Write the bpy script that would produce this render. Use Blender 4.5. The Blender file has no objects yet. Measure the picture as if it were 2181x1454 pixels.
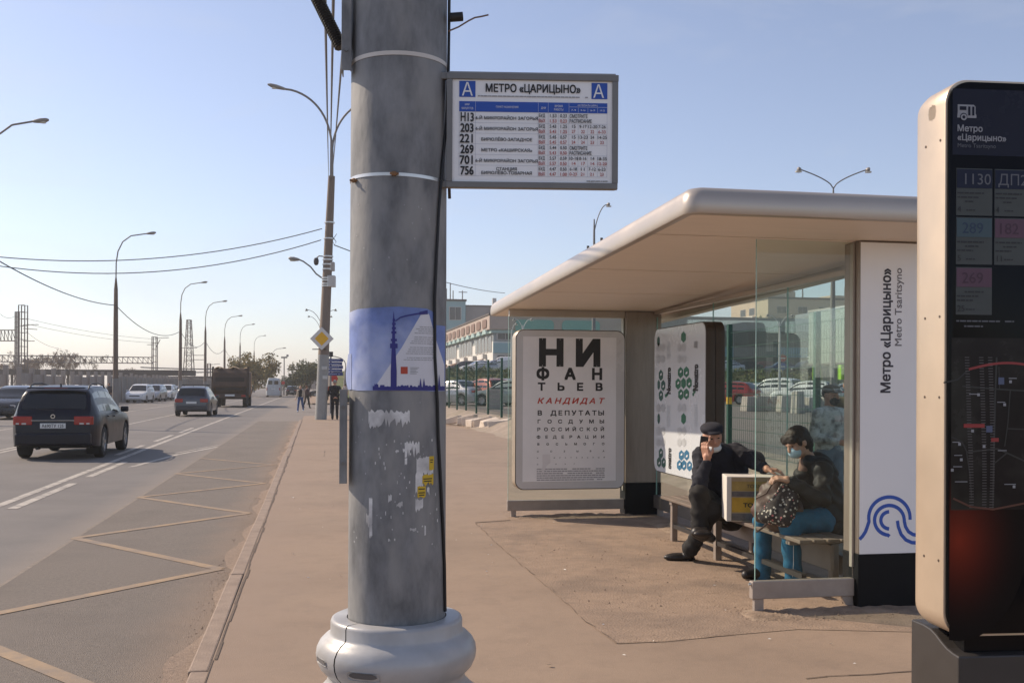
import bpy, math, random
import numpy as np
from mathutils import Vector, Matrix
random.seed(7); RNG = np.random.default_rng(7)
R = math.radians
scene = bpy.context.scene
COL = scene.collection

# ------------------------------------------------------------------ camera
FPX, HOR, CX, CAMH = 2200.0, 821.4, 1090.5, 1.6      # focal length in photo pixels, horizon row, centre column, eye height
ALPHA, ROLL = math.atan(419.5/2200.0), 0.0045
SA, CA = math.sin(ALPHA), math.cos(ALPHA)
cam = bpy.data.cameras.new('camera'); camo = bpy.data.objects.new('camera', cam); COL.objects.link(camo)
cam.sensor_width = 36.0; cam.lens = FPX/2181*36.0; cam.shift_y = (HOR-727)/2181
cam.clip_start = 0.05; cam.clip_end = 4000
camo.location = (0, 0, CAMH)
camo.rotation_euler = (Matrix.Rotation(-ALPHA, 3, 'Z') @ Matrix.Rotation(R(90), 3, 'X') @ Matrix.Rotation(ROLL, 3, 'Z')).to_euler()
scene.camera = camo
# ------------------------------------------------------------------ sky, sun, exposure
SUN_AZ, SUN_EL = R(36), R(36)            # degrees past square-left of the road, and elevation
sdir = Vector((-math.cos(SUN_AZ)*math.cos(SUN_EL), math.sin(SUN_AZ)*math.cos(SUN_EL), math.sin(SUN_EL)))
world = bpy.data.worlds.new('World'); scene.world = world; world.use_nodes = True
wn = world.node_tree.nodes; wl = world.node_tree.links
sky = wn.new('ShaderNodeTexSky'); sky.sky_type = 'NISHITA'; sky.sun_disc = False
sky.sun_elevation = SUN_EL; sky.sun_rotation = math.atan2(sdir.x, sdir.y)
sky.air_density = 1.0; sky.dust_density = 0.6; sky.ozone_density = 3.0; sky.altitude = 150
bg = wn['Background']; bg.inputs['Strength'].default_value = 0.142
hs = wn.new('ShaderNodeHueSaturation'); hs.inputs['Saturation'].default_value = .80
tm = wn.new('ShaderNodeMix'); tm.data_type = 'RGBA'; tm.blend_type = 'MULTIPLY'; tm.inputs['Factor'].default_value = 1; tm.inputs['B'].default_value = (1.04, .98, 1.02, 1)
wl.new(sky.outputs['Color'], hs.inputs['Color']); wl.new(hs.outputs[0], tm.inputs['A']); 
wtc = wn.new('ShaderNodeTexCoord'); wmp = wn.new('ShaderNodeMapping'); wmp.inputs['Scale'].default_value = (2.2, 2.2, 7.0); wmp.inputs['Location'].default_value = (.35, .2, .1); wl.new(wtc.outputs['Generated'], wmp.inputs['Vector'])
wns = wn.new('ShaderNodeTexNoise'); wns.inputs['Scale'].default_value = 1.6; wns.inputs['Detail'].default_value = 9; wns.inputs['Roughness'].default_value = .6; wns.inputs['Distortion'].default_value = .6; wl.new(wmp.outputs[0], wns.inputs['Vector'])
wmr = wn.new('ShaderNodeMapRange'); wmr.inputs['From Min'].default_value = .48; wmr.inputs['From Max'].default_value = .80; wmr.inputs['To Max'].default_value = .34; wl.new(wns.outputs['Fac'], wmr.inputs['Value'])
wmx = wn.new('ShaderNodeMix'); wmx.data_type = 'RGBA'; wl.new(wmr.outputs[0], wmx.inputs['Factor']); wl.new(tm.outputs['Result'], wmx.inputs['A']); wmx.inputs['B'].default_value = (4.6, 4.7, 5.0, 1); wl.new(wmx.outputs['Result'], bg.inputs['Color'])
sun = bpy.data.lights.new('sun', 'SUN'); sun.energy = 4.9; sun.angle = R(0.55); sun.color = (1.0, 0.84, 0.66)
suno = bpy.data.objects.new('sun', sun); COL.objects.link(suno); suno.location = (-20, 10, 30)
suno.rotation_euler = (-sdir).to_track_quat('-Z', 'Y').to_euler()
vs = scene.view_settings; vs.view_transform = 'Standard'; vs.look = 'None'; vs.exposure = 0.10; vs.gamma = 1.0
vs.use_curve_mapping = False
scene.cycles.max_bounces = 8; scene.cycles.transparent_max_bounces = 24

# ------------------------------------------------------------------ helpers: places
def W(r, d, z=0.0): return Vector((CA*r + SA*d, -SA*r + CA*d, z))
def at(px, py, d):
    a, b = px-CX, py-HOR
    dx, dy = a + ROLL*b, b - ROLL*a
    return W(dx/FPX*d, d, CAMH - dy/FPX*d)
def ground(px, py, z=0.0):
    a, b = px-CX, py-HOR
    d = (CAMH-z)*FPX/(b - ROLL*a)
    return W((a + ROLL*b)/FPX*d, d, z)
def depth_at_x(px, X):                    # depth of the point of the plane x = X that is seen in column px
    t = (px-CX)/FPX
    Y = X*(CA - t*SA)/(SA + t*CA)
    return SA*X + CA*Y, Y
# ------------------------------------------------------------------ helpers: materials
MATS = {}
def lin(r, g, b): return tuple(((v/255)/12.92 if v/255 <= .04045 else ((v/255+.055)/1.055)**2.4) for v in (r, g, b))
def mat(name, col, rough=.6, metal=0.0, var=.12, scale=6.0, detail=6, bump=0.0, bscale=80.0, spec=.5, coat=0.0, alpha=1.0,
        col2=None, patch=None, pscale=2.0, stretch=None, emit=None, estr=1.0):
    if name in MATS: return MATS[name]
    m = bpy.data.materials.new(name); m.use_nodes = True
    nt = m.node_tree; n = nt.nodes; l = nt.links; p = n['Principled BSDF']
    p.inputs['Roughness'].default_value = rough; p.inputs['Metallic'].default_value = metal
    p.inputs['Specular IOR Level'].default_value = spec; p.inputs['Coat Weight'].default_value = coat
    p.inputs['Base Color'].default_value = (*col, 1)
    tc = n.new('ShaderNodeTexCoord'); src = tc.outputs['Object']
    if stretch:
        mp = n.new('ShaderNodeMapping'); mp.inputs['Scale'].default_value = stretch; l.new(src, mp.inputs['Vector']); src = mp.outputs['Vector']
    if var > 0:
        ns = n.new('ShaderNodeTexNoise'); ns.inputs['Scale'].default_value = scale; ns.inputs['Detail'].default_value = detail
        ns.inputs['Roughness'].default_value = .65; l.new(src, ns.inputs['Vector'])
        rp = n.new('ShaderNodeValToRGB'); rp.color_ramp.elements[0].position = .3; rp.color_ramp.elements[1].position = .7
        lo = col2 if col2 else tuple(v*(1-var) for v in col)
        rp.color_ramp.elements[0].color = (*lo, 1); rp.color_ramp.elements[1].color = (*[min(1, v*(1+var)) for v in col], 1)
        l.new(ns.outputs['Fac'], rp.inputs['Fac']); out = rp.outputs['Color']
        if patch:
            n2 = n.new('ShaderNodeTexNoise'); n2.inputs['Scale'].default_value = pscale; n2.inputs['Detail'].default_value = 4; l.new(src, n2.inputs['Vector'])
            r2 = n.new('ShaderNodeValToRGB'); r2.color_ramp.elements[0].position = .45; r2.color_ramp.elements[1].position = .68
            l.new(n2.outputs['Fac'], r2.inputs['Fac'])
            mx = n.new('ShaderNodeMix'); mx.data_type = 'RGBA'; l.new(r2.outputs['Color'], mx.inputs['Factor'])
            l.new(out, mx.inputs['A']); mx.inputs['B'].default_value = (*patch, 1); out = mx.outputs['Result']
        l.new(out, p.inputs['Base Color'])
        mr = n.new('ShaderNodeMapRange'); mr.inputs['To Min'].default_value = max(.02, rough-.08); mr.inputs['To Max'].default_value = min(1, rough+.1)
        l.new(ns.outputs['Fac'], mr.inputs['Value']); l.new(mr.outputs['Result'], p.inputs['Roughness'])
    if bump > 0:
        nb = n.new('ShaderNodeTexNoise'); nb.inputs['Scale'].default_value = bscale; nb.inputs['Detail'].default_value = 5; l.new(src, nb.inputs['Vector'])
        b = n.new('ShaderNodeBump'); b.inputs['Strength'].default_value = bump; b.inputs['Distance'].default_value = .01
        l.new(nb.outputs['Fac'], b.inputs['Height']); l.new(b.outputs['Normal'], p.inputs['Normal'])
    if emit:
        p.inputs['Emission Color'].default_value = (*emit, 1); p.inputs['Emission Strength'].default_value = estr
    MATS[name] = m; return m
def glass(name, tint=(.86, .93, .9), refl=1.0, rough=0.0, dirt=.06):
    if name in MATS: return MATS[name]
    m = bpy.data.materials.new(name); m.use_nodes = True; nt = m.node_tree; n = nt.nodes; l = nt.links
    n.remove(n['Principled BSDF']); o = n['Material Output']
    tr = n.new('ShaderNodeBsdfTransparent'); tr.inputs['Color'].default_value = (*tint, 1)
    gl = n.new('ShaderNodeBsdfGlossy'); gl.inputs['Roughness'].default_value = rough; gl.inputs['Color'].default_value = (1, 1, 1, 1)
    fr = n.new('ShaderNodeFresnel'); fr.inputs['IOR'].default_value = 1.5
    mm = n.new('ShaderNodeMath'); mm.operation = 'MULTIPLY'; mm.inputs[1].default_value = refl; l.new(fr.outputs[0], mm.inputs[0])
    mx = n.new('ShaderNodeMixShader'); l.new(mm.outputs[0], mx.inputs[0]); l.new(tr.outputs[0], mx.inputs[1]); l.new(gl.outputs[0], mx.inputs[2])
    df = n.new('ShaderNodeBsdfDiffuse'); df.inputs['Color'].default_value = (.62, .6, .55, 1)
    tc = n.new('ShaderNodeTexCoord'); ns = n.new('ShaderNodeTexNoise'); ns.inputs['Scale'].default_value = 3.0; ns.inputs['Detail'].default_value = 8
    l.new(tc.outputs['Object'], ns.inputs['Vector'])
    mr = n.new('ShaderNodeMapRange'); mr.inputs['From Min'].default_value = .35; mr.inputs['From Max'].default_value = .8
    mr.inputs['To Min'].default_value = dirt*.4; mr.inputs['To Max'].default_value = dirt*1.8; l.new(ns.outputs['Fac'], mr.inputs['Value'])
    m2 = n.new('ShaderNodeMixShader'); l.new(mr.outputs[0], m2.inputs[0]); l.new(mx.outputs[0], m2.inputs[1]); l.new(df.outputs[0], m2.inputs[2])
    l.new(m2.outputs[0], o.inputs['Surface']); MATS[name] = m; return m
# ------------------------------------------------------------------ helpers: things and parts
def tag(o, label=None, cat=None, group=None, kind=None):
    if label: o['label'] = label
    if cat: o['category'] = cat
    if group: o['group'] = group
    if kind: o['kind'] = kind
    return o
def thing(name, label, cat, loc=(0, 0, 0), rotz=0.0, group=None):
    o = bpy.data.objects.new(name, None); COL.objects.link(o); o.empty_display_size = .2
    o.location = loc; o.rotation_euler = (0, 0, rotz); return tag(o, label, cat, group)
def structure(name):
    o = bpy.data.objects.new(name, None); COL.objects.link(o); o['kind'] = 'structure'; return o
def dup(root, loc=None, rotz=None, label=None, group=None, parent=None):
    r = root.copy(); COL.objects.link(r)
    if parent: r.parent = parent
    if loc is not None: r.location = loc
    if rotz is not None: r.rotation_euler = (0, 0, rotz)
    if label: r['label'] = label
    if group: r['group'] = group
    for ch in list(root.children): dup(ch, parent=r)
    return r
SPLIT = {'strap_buckle', 'bolt', 'white_paper', 'yellow_paper', 'bracket_arm', 'blue_field', 'screw', 'roof_pin', 'green_hexagons', 'dark_hexagons', 'blue_hexagons', 'grey_hexagons', 'hexagon_icon', 'rail_foot', 'wave_emblem', 'leaf_mark', 'map_red_marks', 'map_blue_blocks', 'lane_dash', 'crossing_stripe'}
STUFF = {'small_print', 'glue_specks', 'header_lines', 'table_lines', 'map_roads', 'map_rail_ties', 'map_icons', 'speaker_holes', 'faint_lettering', 'bus_symbol_gaps'}
class MB:
    def __init__(s): s.V = []; s.F = []; s.MI = []; s.mi = 0
    def add(s, V, F):
        n = len(s.V); s.V += [tuple(v) for v in V]; s.F += [tuple(n+i for i in f) for f in F]; s.MI += [s.mi]*len(F); return s
    def box(s, c, size, rot=None):
        hx, hy, hz = (v/2 for v in size); P = [Vector((x, y, z)) for x in (-hx, hx) for y in (-hy, hy) for z in (-hz, hz)]
        if rot is not None:
            if not isinstance(rot, Matrix): rot = Matrix.Rotation(rot, 3, 'Z')
            P = [rot @ p for p in P]
        c = Vector(c); return s.add([p+c for p in P], [(0, 1, 3, 2), (4, 6, 7, 5), (0, 4, 5, 1), (2, 3, 7, 6), (0, 2, 6, 4), (1, 5, 7, 3)])
    def b2(s, lo, hi): return s.box([(a+b)/2 for a, b in zip(lo, hi)], [abs(b-a) for a, b in zip(lo, hi)])
    def bar(s, a, b, w, h=None):
        a, b = Vector(a), Vector(b); h = w if h is None else h; d = (b-a)
        q = d.to_track_quat('X', 'Z').to_matrix(); return s.box((a+b)/2, (d.length, w, h), q)
    def quad(s, *p): return s.add(p, [tuple(range(len(p)))])
    def tube(s, pts, r, n=8, cap=True):
        pts = [Vector(p) for p in pts]; rs = r if isinstance(r, (list, tuple)) else [r]*len(pts); V = []; F = []
        up = None
        for i, p in enumerate(pts):
            t = (pts[min(i+1, len(pts)-1)] - pts[max(i-1, 0)]).normalized()
            if up is None: up = Vector((0, 0, 1)) if abs(t.z) < .9 else Vector((1, 0, 0))
            a = t.cross(up).normalized(); b = a.cross(t).normalized(); up = b
            for k in range(n): V.append(p + (a*math.cos(2*math.pi*k/n) + b*math.sin(2*math.pi*k/n))*rs[i])
        for i in range(len(pts)-1):
            for k in range(n): F.append((i*n+k, i*n+(k+1) % n, (i+1)*n+(k+1) % n, (i+1)*n+k))
        if cap: F += [tuple(range(n))[::-1], tuple((len(pts)-1)*n+k for k in range(n))]
        return s.add(V, F)
    def cyl(s, a, b, r0, r1=None, n=16): return s.tube([a, b], [r0, r0 if r1 is None else r1], n)
    def lathe(s, prof, n=32, c=(0, 0, 0), a0=0.0, a1=2*math.pi):
        full = abs(a1-a0-2*math.pi) < 1e-6; m = n if full else n+1; V = []; F = []
        for r, z in prof:
            for k in range(m):
                a = a0+(a1-a0)*k/n; V.append((c[0]+r*math.cos(a), c[1]+r*math.sin(a), c[2]+z))
        for i in range(len(prof)-1):
            for k in range(n):
                k2 = (k+1) % m; F.append((i*m+k, i*m+k2, (i+1)*m+k2, (i+1)*m+k))
        return s.add(V, F)
    def prism(s, pts, f, t0, t1, cap=True):         # outline (u,v) mapped by f(u,v,t)
        n = len(pts); V = [f(u, v, t0) for u, v in pts] + [f(u, v, t1) for u, v in pts]
        F = [(i, (i+1) % n, n+(i+1) % n, n+i) for i in range(n)]
        if cap: F += [tuple(range(n))[::-1], tuple(range(n, 2*n))]
        return s.add(V, F)
    def loft(s, rings, close=True, cap=True):
        n = len(rings[0]); V = [p for r in rings for p in r]; F = []
        for i in range(len(rings)-1):
            for k in range(n if close else n-1): F.append((i*n+k, i*n+(k+1) % n, (i+1)*n+(k+1) % n, (i+1)*n+k))
        if cap: F += [tuple(range(n))[::-1], tuple((len(rings)-1)*n+k for k in range(n))]
        return s.add(V, F)
    def mesh(s, name, smooth=False):
        me = bpy.data.meshes.new(name); me.from_pydata([tuple(v) for v in s.V], [], s.F)
        if any(s.MI): me.polygons.foreach_set('material_index', s.MI)
        if smooth:
            me.polygons.foreach_set('use_smooth', [True]*len(me.polygons))
            try: me.set_sharp_from_angle(angle=R(smooth if smooth > 1 else 38))
            except Exception: pass
        me.update(); return me
    def islands(s):
        par = list(range(len(s.V)))
        def fd(i):
            while par[i] != i: par[i] = par[par[i]]; i = par[i]
            return i
        for f in s.F:
            a = fd(f[0])
            for v in f[1:]: par[fd(v)] = a
        out = {}
        for f, mi in zip(s.F, s.MI): out.setdefault(fd(f[0]), []).append((f, mi))
        res = []
        for fs in out.values():
            b = MB(); mp = {}
            for f, mi in fs:
                for v in f:
                    if v not in mp: mp[v] = len(b.V); b.V.append(s.V[v])
                b.F.append(tuple(mp[v] for v in f)); b.MI.append(mi)
            res.append(b)
        return res
    def build(s, name, m, parent=None, smooth=False, bevel=0.0, loc=None, rotz=None, seg=2):
        if name in SPLIT:
            o = None
            for b in s.islands(): o = b._build(name, m, parent, smooth, bevel, loc, rotz, seg)
            return o
        o = s._build(name, m, parent, smooth, bevel, loc, rotz, seg)
        if name in STUFF: o['kind'] = 'stuff'
        return o
    def _build(s, name, m, parent=None, smooth=False, bevel=0.0, loc=None, rotz=None, seg=2):
        me = s.mesh(name, smooth)
        for x in (m if isinstance(m, (list, tuple)) else [m]): me.materials.append(x)
        return link(name, me, parent, bevel, loc, rotz, seg)
def link(name, me, parent=None, bevel=0.0, loc=None, rotz=None, seg=2):
    o = bpy.data.objects.new(name, me); COL.objects.link(o); o.parent = parent
    if loc is not None: o.location = loc
    if rotz is not None: o.rotation_euler = (0, 0, rotz)
    if bevel:
        b = o.modifiers.new('bevel', 'BEVEL'); b.width = bevel; b.segments = seg; b.limit_method = 'ANGLE'; b.angle_limit = R(40)
    return o
def rrect(x0, z0, x1, z1, r, n=6):
    P = []
    for cx, cz, a in ((x1-r, z1-r, 0), (x0+r, z1-r, 90), (x0+r, z0+r, 180), (x1-r, z0+r, 270)):
        for k in range(n+1): t = R(a+90*k/n); P.append((cx+r*math.cos(t), cz+r*math.sin(t)))
    return P
# ------------------------------------------------------------------ helpers: lettering (flushed once at the end)
TEXTS = []
def text(body, size, m, parent, o, xd=(1, 0, 0), yd=(0, 0, 1), align='CENTER', xs=1.0, bold=0.0, name='lettering', shear=0.0, wfit=None, warp=None):
    TEXTS.append((body, size, m, parent, Vector(o), Vector(xd), Vector(yd), align, xs, bold, name, shear, wfit, warp))
def glyph_mesh(me):                       # unfilled outlines -> filled triangles (non-zero winding, so overlapping strokes merge)
    from mathutils.geometry import delaunay_2d_cdt
    nxt = {}
    for e in me.edges: nxt.setdefault(e.vertices[0], []).append(e.vertices[1]); nxt.setdefault(e.vertices[1], []).append(e.vertices[0])
    seen = set(); E0 = []
    for v0 in sorted(nxt):
        if v0 in seen: continue
        L = [v0]; seen.add(v0); a = v0; b = v0+1 if v0+1 in nxt[v0] else nxt[v0][0]
        while b not in seen:
            L.append(b); seen.add(b); c = [q for q in nxt[b] if q != a]; a, b = b, (c[0] if c else v0)
        E0 += [(L[i], L[(i+1) % len(L)]) for i in range(len(L))]
    if not E0: return []
    V = [Vector((v.co.x, v.co.y)) for v in me.vertices]
    vo, eo, fo = delaunay_2d_cdt(V, E0, [], 0, 1e-6)[:3]
    A = np.array([V[i][:] for i, _ in E0]); B = np.array([V[j][:] for _, j in E0]); T = []
    for f in fo:
        c = sum((vo[i] for i in f), Vector((0, 0)))/len(f)
        up = (A[:, 1] <= c.y) & (B[:, 1] > c.y); dn = (A[:, 1] > c.y) & (B[:, 1] <= c.y)
        cr = (B[:, 0]-A[:, 0])*(c.y-A[:, 1])-(c.x-A[:, 0])*(B[:, 1]-A[:, 1])
        if int((up & (cr > 0)).sum()-(dn & (cr < 0)).sum()) != 0: T.append(tuple(f))
    return [([(v.x, v.y) for v in vo], T)]
def flush_texts():
    obs = []; key = {}
    for t in TEXTS:
        k = (t[0], t[7], t[11])
        if k in key: continue
        c = bpy.data.curves.new('lettering', 'FONT'); c.body = t[0]; c.size = 1; c.align_x = t[7]; c.resolution_u = 3; c.shear = t[11]; c.fill_mode = 'NONE'
        o = bpy.data.objects.new('lettering', c); COL.objects.link(o); obs.append(o); key[k] = len(obs)-1
    bpy.context.view_layer.update(); dg = bpy.context.evaluated_depsgraph_get()
    res = [glyph_mesh(bpy.data.meshes.new_from_object(o.evaluated_get(dg))) for o in obs]
    for o in obs: bpy.data.objects.remove(o)
    for t in TEXTS:
        body, size, m, parent, o, xd, yd, align, xs, bold, name, shear, wfit, warp = t
        G = res[key[(body, align, shear)]]
        if not G: continue
        if wfit:
            xsz = [p[0] for g in G for p in g[0]]; w = (max(xsz)-min(xsz))*size; xs = wfit/w if w > 0 else 1
        nrm = xd.cross(yd).normalized(); b = MB(); bb = bold*size
        shifts = ((-1, -1), (1, -1), (1, 1), (-1, 1), (0, 0)) if bold else ((0, 0),)
        lay = 0
        for i, (P, T) in enumerate(G):
            for sx, sy in shifts:
                b.add([o+xd*(x*size*xs+sx*bb)+yd*(y*size+sy*bb)+nrm*(.00012*(lay % 12)) for x, y in P], T); lay += 1
        me = b.mesh(name); me.materials.append(m); o_ = link(name, me, parent); o_['kind'] = 'stuff'
def dashes(mb, o, xd, yd, w, h, seed=0, fill=.8, word=(.02, .07), n=None):   # an unreadable line of small print
    rg = random.Random(seed); x = 0; o, xd, yd = Vector(o), Vector(xd), Vector(yd)
    while x < w:
        L = min(rg.uniform(*word), w-x)
        if rg.random() < fill: mb.quad(o+xd*x, o+xd*(x+L), o+xd*(x+L)+yd*h, o+xd*x+yd*h)
        x += L + word[0]*.35
# ------------------------------------------------------------------ helpers: continuous bodies from blended shapes
def sdf(prims, P, k):
    D = None
    for pr in prims:
        if pr[0] == 'c':
            a, b, ra, rb = np.array(pr[1], float), np.array(pr[2], float), pr[3], pr[4]; ba = b-a; pa = P-a
            h = np.clip((pa@ba)/max(ba@ba, 1e-9), 0, 1); d = np.linalg.norm(pa-h[..., None]*ba, axis=-1)-(ra+(rb-ra)*h)
            if len(pr) > 5 and pr[5]: d = d + 0
        elif pr[0] == 'e':
            q = P-np.array(pr[1], float)
            if len(pr) > 3 and pr[3] is not None: q = q@np.array(pr[3])
            rr = np.array(pr[2], float); k0 = np.linalg.norm(q/rr, axis=-1); k1 = np.linalg.norm(q/(rr*rr), axis=-1); d = k0*(k0-1)/np.maximum(k1, 1e-6)
        elif pr[0] == '-':
            d = sdf(pr[1], P, k); D = np.maximum(D, -d); continue
        elif pr[0] == 'cut':                                   # keep the side n.(p-o) < 0
            n = np.array(pr[2], float); n /= np.linalg.norm(n); D = np.maximum(D, (P-np.array(pr[1], float))@n); continue
        if D is None: D = d
        else:
            kk = k; h = np.clip(.5+.5*(D-d)/kk, 0, 1); D = D*(1-h)+d*h-kk*h*(1-h)
    return D
def bounds(prims):
    lo, hi = np.full(3, 1e9), np.full(3, -1e9)
    for pr in prims:
        if pr[0] == 'c': pts = [(np.array(pr[1], float), pr[3]), (np.array(pr[2], float), pr[4])]
        elif pr[0] == 'e': pts = [(np.array(pr[1], float), max(pr[2]))]
        else: continue
        for p, r in pts: lo = np.minimum(lo, p-r); hi = np.maximum(hi, p+r)
    return lo, hi
def blob(name, prims, m, parent=None, res=.012, k=.03, wrinkle=0.0, wscale=14.0, smooth=True, loc=None, rotz=None):
    lo, hi = bounds(prims); lo = lo-3*res; hi = hi+3*res
    n = np.ceil((hi-lo)/res).astype(int)+1
    ax = [lo[i]+np.arange(n[i])*res for i in range(3)]
    P = np.stack(np.meshgrid(*ax, indexing='ij'), -1)
    f = sdf(prims, P, k)
    if wrinkle:
        q = P*wscale
        f = f + wrinkle*(np.sin(q[..., 0]*1.3+2.1*np.sin(q[..., 2]*.7)+q[..., 1])*np.sin(q[..., 2]*1.1+1.7*np.sin(q[..., 1]*.9))+.5*np.sin(q[..., 2]*2.3+q[..., 0]*1.9+1.3*np.sin(q[..., 1]*2.1)))
    s = f < 0; nx, ny, nz = (v-1 for v in f.shape)
    cnt = np.zeros((nx, ny, nz)); acc = np.zeros((nx, ny, nz, 3))
    cs = [(i, j, l) for i in (0, 1) for j in (0, 1) for l in (0, 1)]
    sl = lambda A, c: A[c[0]:c[0]+nx, c[1]:c[1]+ny, c[2]:c[2]+nz]
    for a in range(8):
        for b in range(a+1, 8):
            ca, cb = cs[a], cs[b]
            if sum(abs(u-v) for u, v in zip(ca, cb)) != 1: continue
            fa, fb = sl(f, ca), sl(f, cb); x = (fa < 0) != (fb < 0)
            t = np.where(x, fa/np.where(fa-fb == 0, 1, fa-fb), 0)
            for i in range(3): acc[..., i] += np.where(x, ca[i]+t*(cb[i]-ca[i]), 0)
            cnt += x
    mk = cnt > 0; idx = -np.ones((nx, ny, nz), int); idx[mk] = np.arange(mk.sum())
    ii = np.argwhere(mk); V = lo+(ii+acc[mk]/cnt[mk][:, None])*res
    F = []
    for axn in range(3):
        o = [0, 1, 2]; o.remove(axn); u, v = o
        A = np.moveaxis(s, (axn, u, v), (0, 1, 2)); I = np.moveaxis(idx, (axn, u, v), (0, 1, 2))
        e = A[:-1, 1:-1, 1:-1] != A[1:, 1:-1, 1:-1]
        w = np.argwhere(e)
        if len(w) == 0: continue
        x, y, z = w[:, 0], w[:, 1]+1, w[:, 2]+1
        q = np.stack([I[x, y-1, z-1], I[x, y, z-1], I[x, y, z], I[x, y-1, z]], 1)
        flip = A[x, y, z] if axn != 1 else ~A[x, y, z]
        q[~flip] = q[~flip][:, ::-1]; F.append(q)
    F = np.concatenate(F); me = bpy.data.meshes.new(name); me.from_pydata(V.tolist(), [], F.tolist())
    me.polygons.foreach_set('use_smooth', [smooth]*len(me.polygons))
    me.materials.append(m); me.update(); return link(name, me, parent, 0, loc, rotz)
def foliage(name, centers, n, leaf, m, parent=None, flat=0.6, seed=1):
    rg = np.random.default_rng(seed); C = np.array([c[:3] for c in centers], float); RR = np.array([c[3] for c in centers], float)
    w = RR**2; pick = rg.choice(len(C), n, p=w/w.sum())
    d = rg.normal(size=(n, 3)); d /= np.linalg.norm(d, axis=1)[:, None]
    rad = RR[pick]*np.power(rg.random(n), .45)*rg.uniform(.75, 1.12, n); P = C[pick]+d*rad[:, None]*np.array([1, 1, .85])
    a = rg.normal(size=(n, 3)); a /= np.linalg.norm(a, axis=1)[:, None]; b = np.cross(a, rg.normal(size=(n, 3))); b /= np.linalg.norm(b, axis=1)[:, None]
    s = leaf*rg.uniform(.6, 1.4, n)[:, None]
    V = np.concatenate([P-a*s, P+b*s*flat, P+a*s, P-b*s*flat], 1).reshape(-1, 3)
    F = np.arange(4*n).reshape(n, 4); me = bpy.data.meshes.new(name); me.from_pydata(V.tolist(), [], F.tolist())
    ms = m if isinstance(m, (list, tuple)) else [m]
    for x in ms: me.materials.append(x)
    if len(ms) > 1: me.polygons.foreach_set('material_index', (pick*7+rg.integers(0, 2, n)) % len(ms))
    me.update(); return link(name, me, parent)
# ================================================================== the setting
ROADZ = -0.12
asph = mat('road_asphalt', (.165, .148, .136), .82, var=.16, scale=.9, bump=.35, bscale=150, patch=(.195, .175, .16), pscale=.25)
asph_bay = mat('bay_asphalt', (.205, .172, .142), .88, var=.22, scale=26, bump=.9, bscale=120, patch=(.215, .18, .15), pscale=.5)
walk = mat('sidewalk_asphalt', (.335, .242, .170), .86, var=.09, scale=2.2, detail=9, bump=.28, bscale=140, patch=(.355, .252, .176), pscale=.35)
walk2 = mat('patched_asphalt', (.328, .234, .164), .92, var=.16, scale=7, detail=10, bump=.8, bscale=60, patch=(.27, .196, .142), pscale=1.6)
dirt = mat('sandy_dirt', (.25, .18, .125), .95, var=.3, scale=14, bump=1.0, bscale=50, patch=(.33, .25, .18), pscale=4)
kerbm = mat('kerb_concrete', (.335, .25, .19), .85, var=.16, scale=7, bump=.4, bscale=70, patch=(.29, .212, .16), pscale=3)
crackm = mat('crack_dark', (.13, .094, .068), .95, var=.3, scale=20)
white_paint = mat('worn_white_paint', (.52, .47, .40), .75, var=.16, scale=9, patch=(.3, .27, .24), pscale=5)
yellow_paint = mat('worn_yellow_paint', (.38, .255, .14), .75, var=.2, scale=10, patch=(.255, .19, .135), pscale=3.5)
grit = mat('gutter_grit', (.265, .195, .145), .95, var=.3, scale=40, bump=1.0, bscale=160)
concrete = mat('concrete', (.40, .36, .32), .85, var=.14, scale=3, bump=.3, bscale=30, patch=(.32, .28, .25), pscale=1.2)
grassm = mat('grass_bank', (.085, .11, .03), .9, var=.4, scale=2.5, bump=1, bscale=18, patch=(.15, .13, .05), pscale=.8)
lotm = mat('lot_asphalt', (.17, .145, .125), .88, var=.15, scale=1.4, bump=.3, bscale=60)

def dust(m, bands, noise=2.0):          # dust lying in bands along the road, with ragged edges
    nt = m.node_tree; n = nt.nodes; l = nt.links; p = n['Principled BSDF']; src = p.inputs['Base Color'].links[0].from_socket
    tc = n.new('ShaderNodeTexCoord'); sx = n.new('ShaderNodeSeparateXYZ'); l.new(tc.outputs['Object'], sx.inputs[0]); ns = n.new('ShaderNodeTexNoise'); ns.inputs['Scale'].default_value = noise; ns.inputs['Detail'].default_value = 6; l.new(tc.outputs['Object'], ns.inputs['Vector'])
    for x0, x1, col, amt, wob in bands:
        ad = n.new('ShaderNodeMath'); ad.operation = 'MULTIPLY_ADD'; ad.inputs[1].default_value = wob; l.new(ns.outputs['Fac'], ad.inputs[0]); l.new(sx.outputs['X'], ad.inputs[2])
        mr = n.new('ShaderNodeMapRange'); mr.interpolation_type = 'SMOOTHSTEP'; mr.inputs['From Min'].default_value = x0+wob*.5; mr.inputs['From Max'].default_value = x1+wob*.5; mr.inputs['To Max'].default_value = amt; l.new(ad.outputs[0], mr.inputs['Value'])
        mx = n.new('ShaderNodeMix'); mx.data_type = 'RGBA'; l.new(mr.outputs[0], mx.inputs['Factor']); l.new(src, mx.inputs['A']); mx.inputs['B'].default_value = (*col, 1); src = mx.outputs['Result']
    l.new(src, p.inputs['Base Color'])
dust(asph_bay, [(-1.35, -.72, (.29, .215, .158), .95, .35), (-2.25, -2.62, (.20, .165, .135), .5, .2)]); dust(asph, [(-3.15, -2.60, (.25, .208, .172), .8, .2)])
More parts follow.
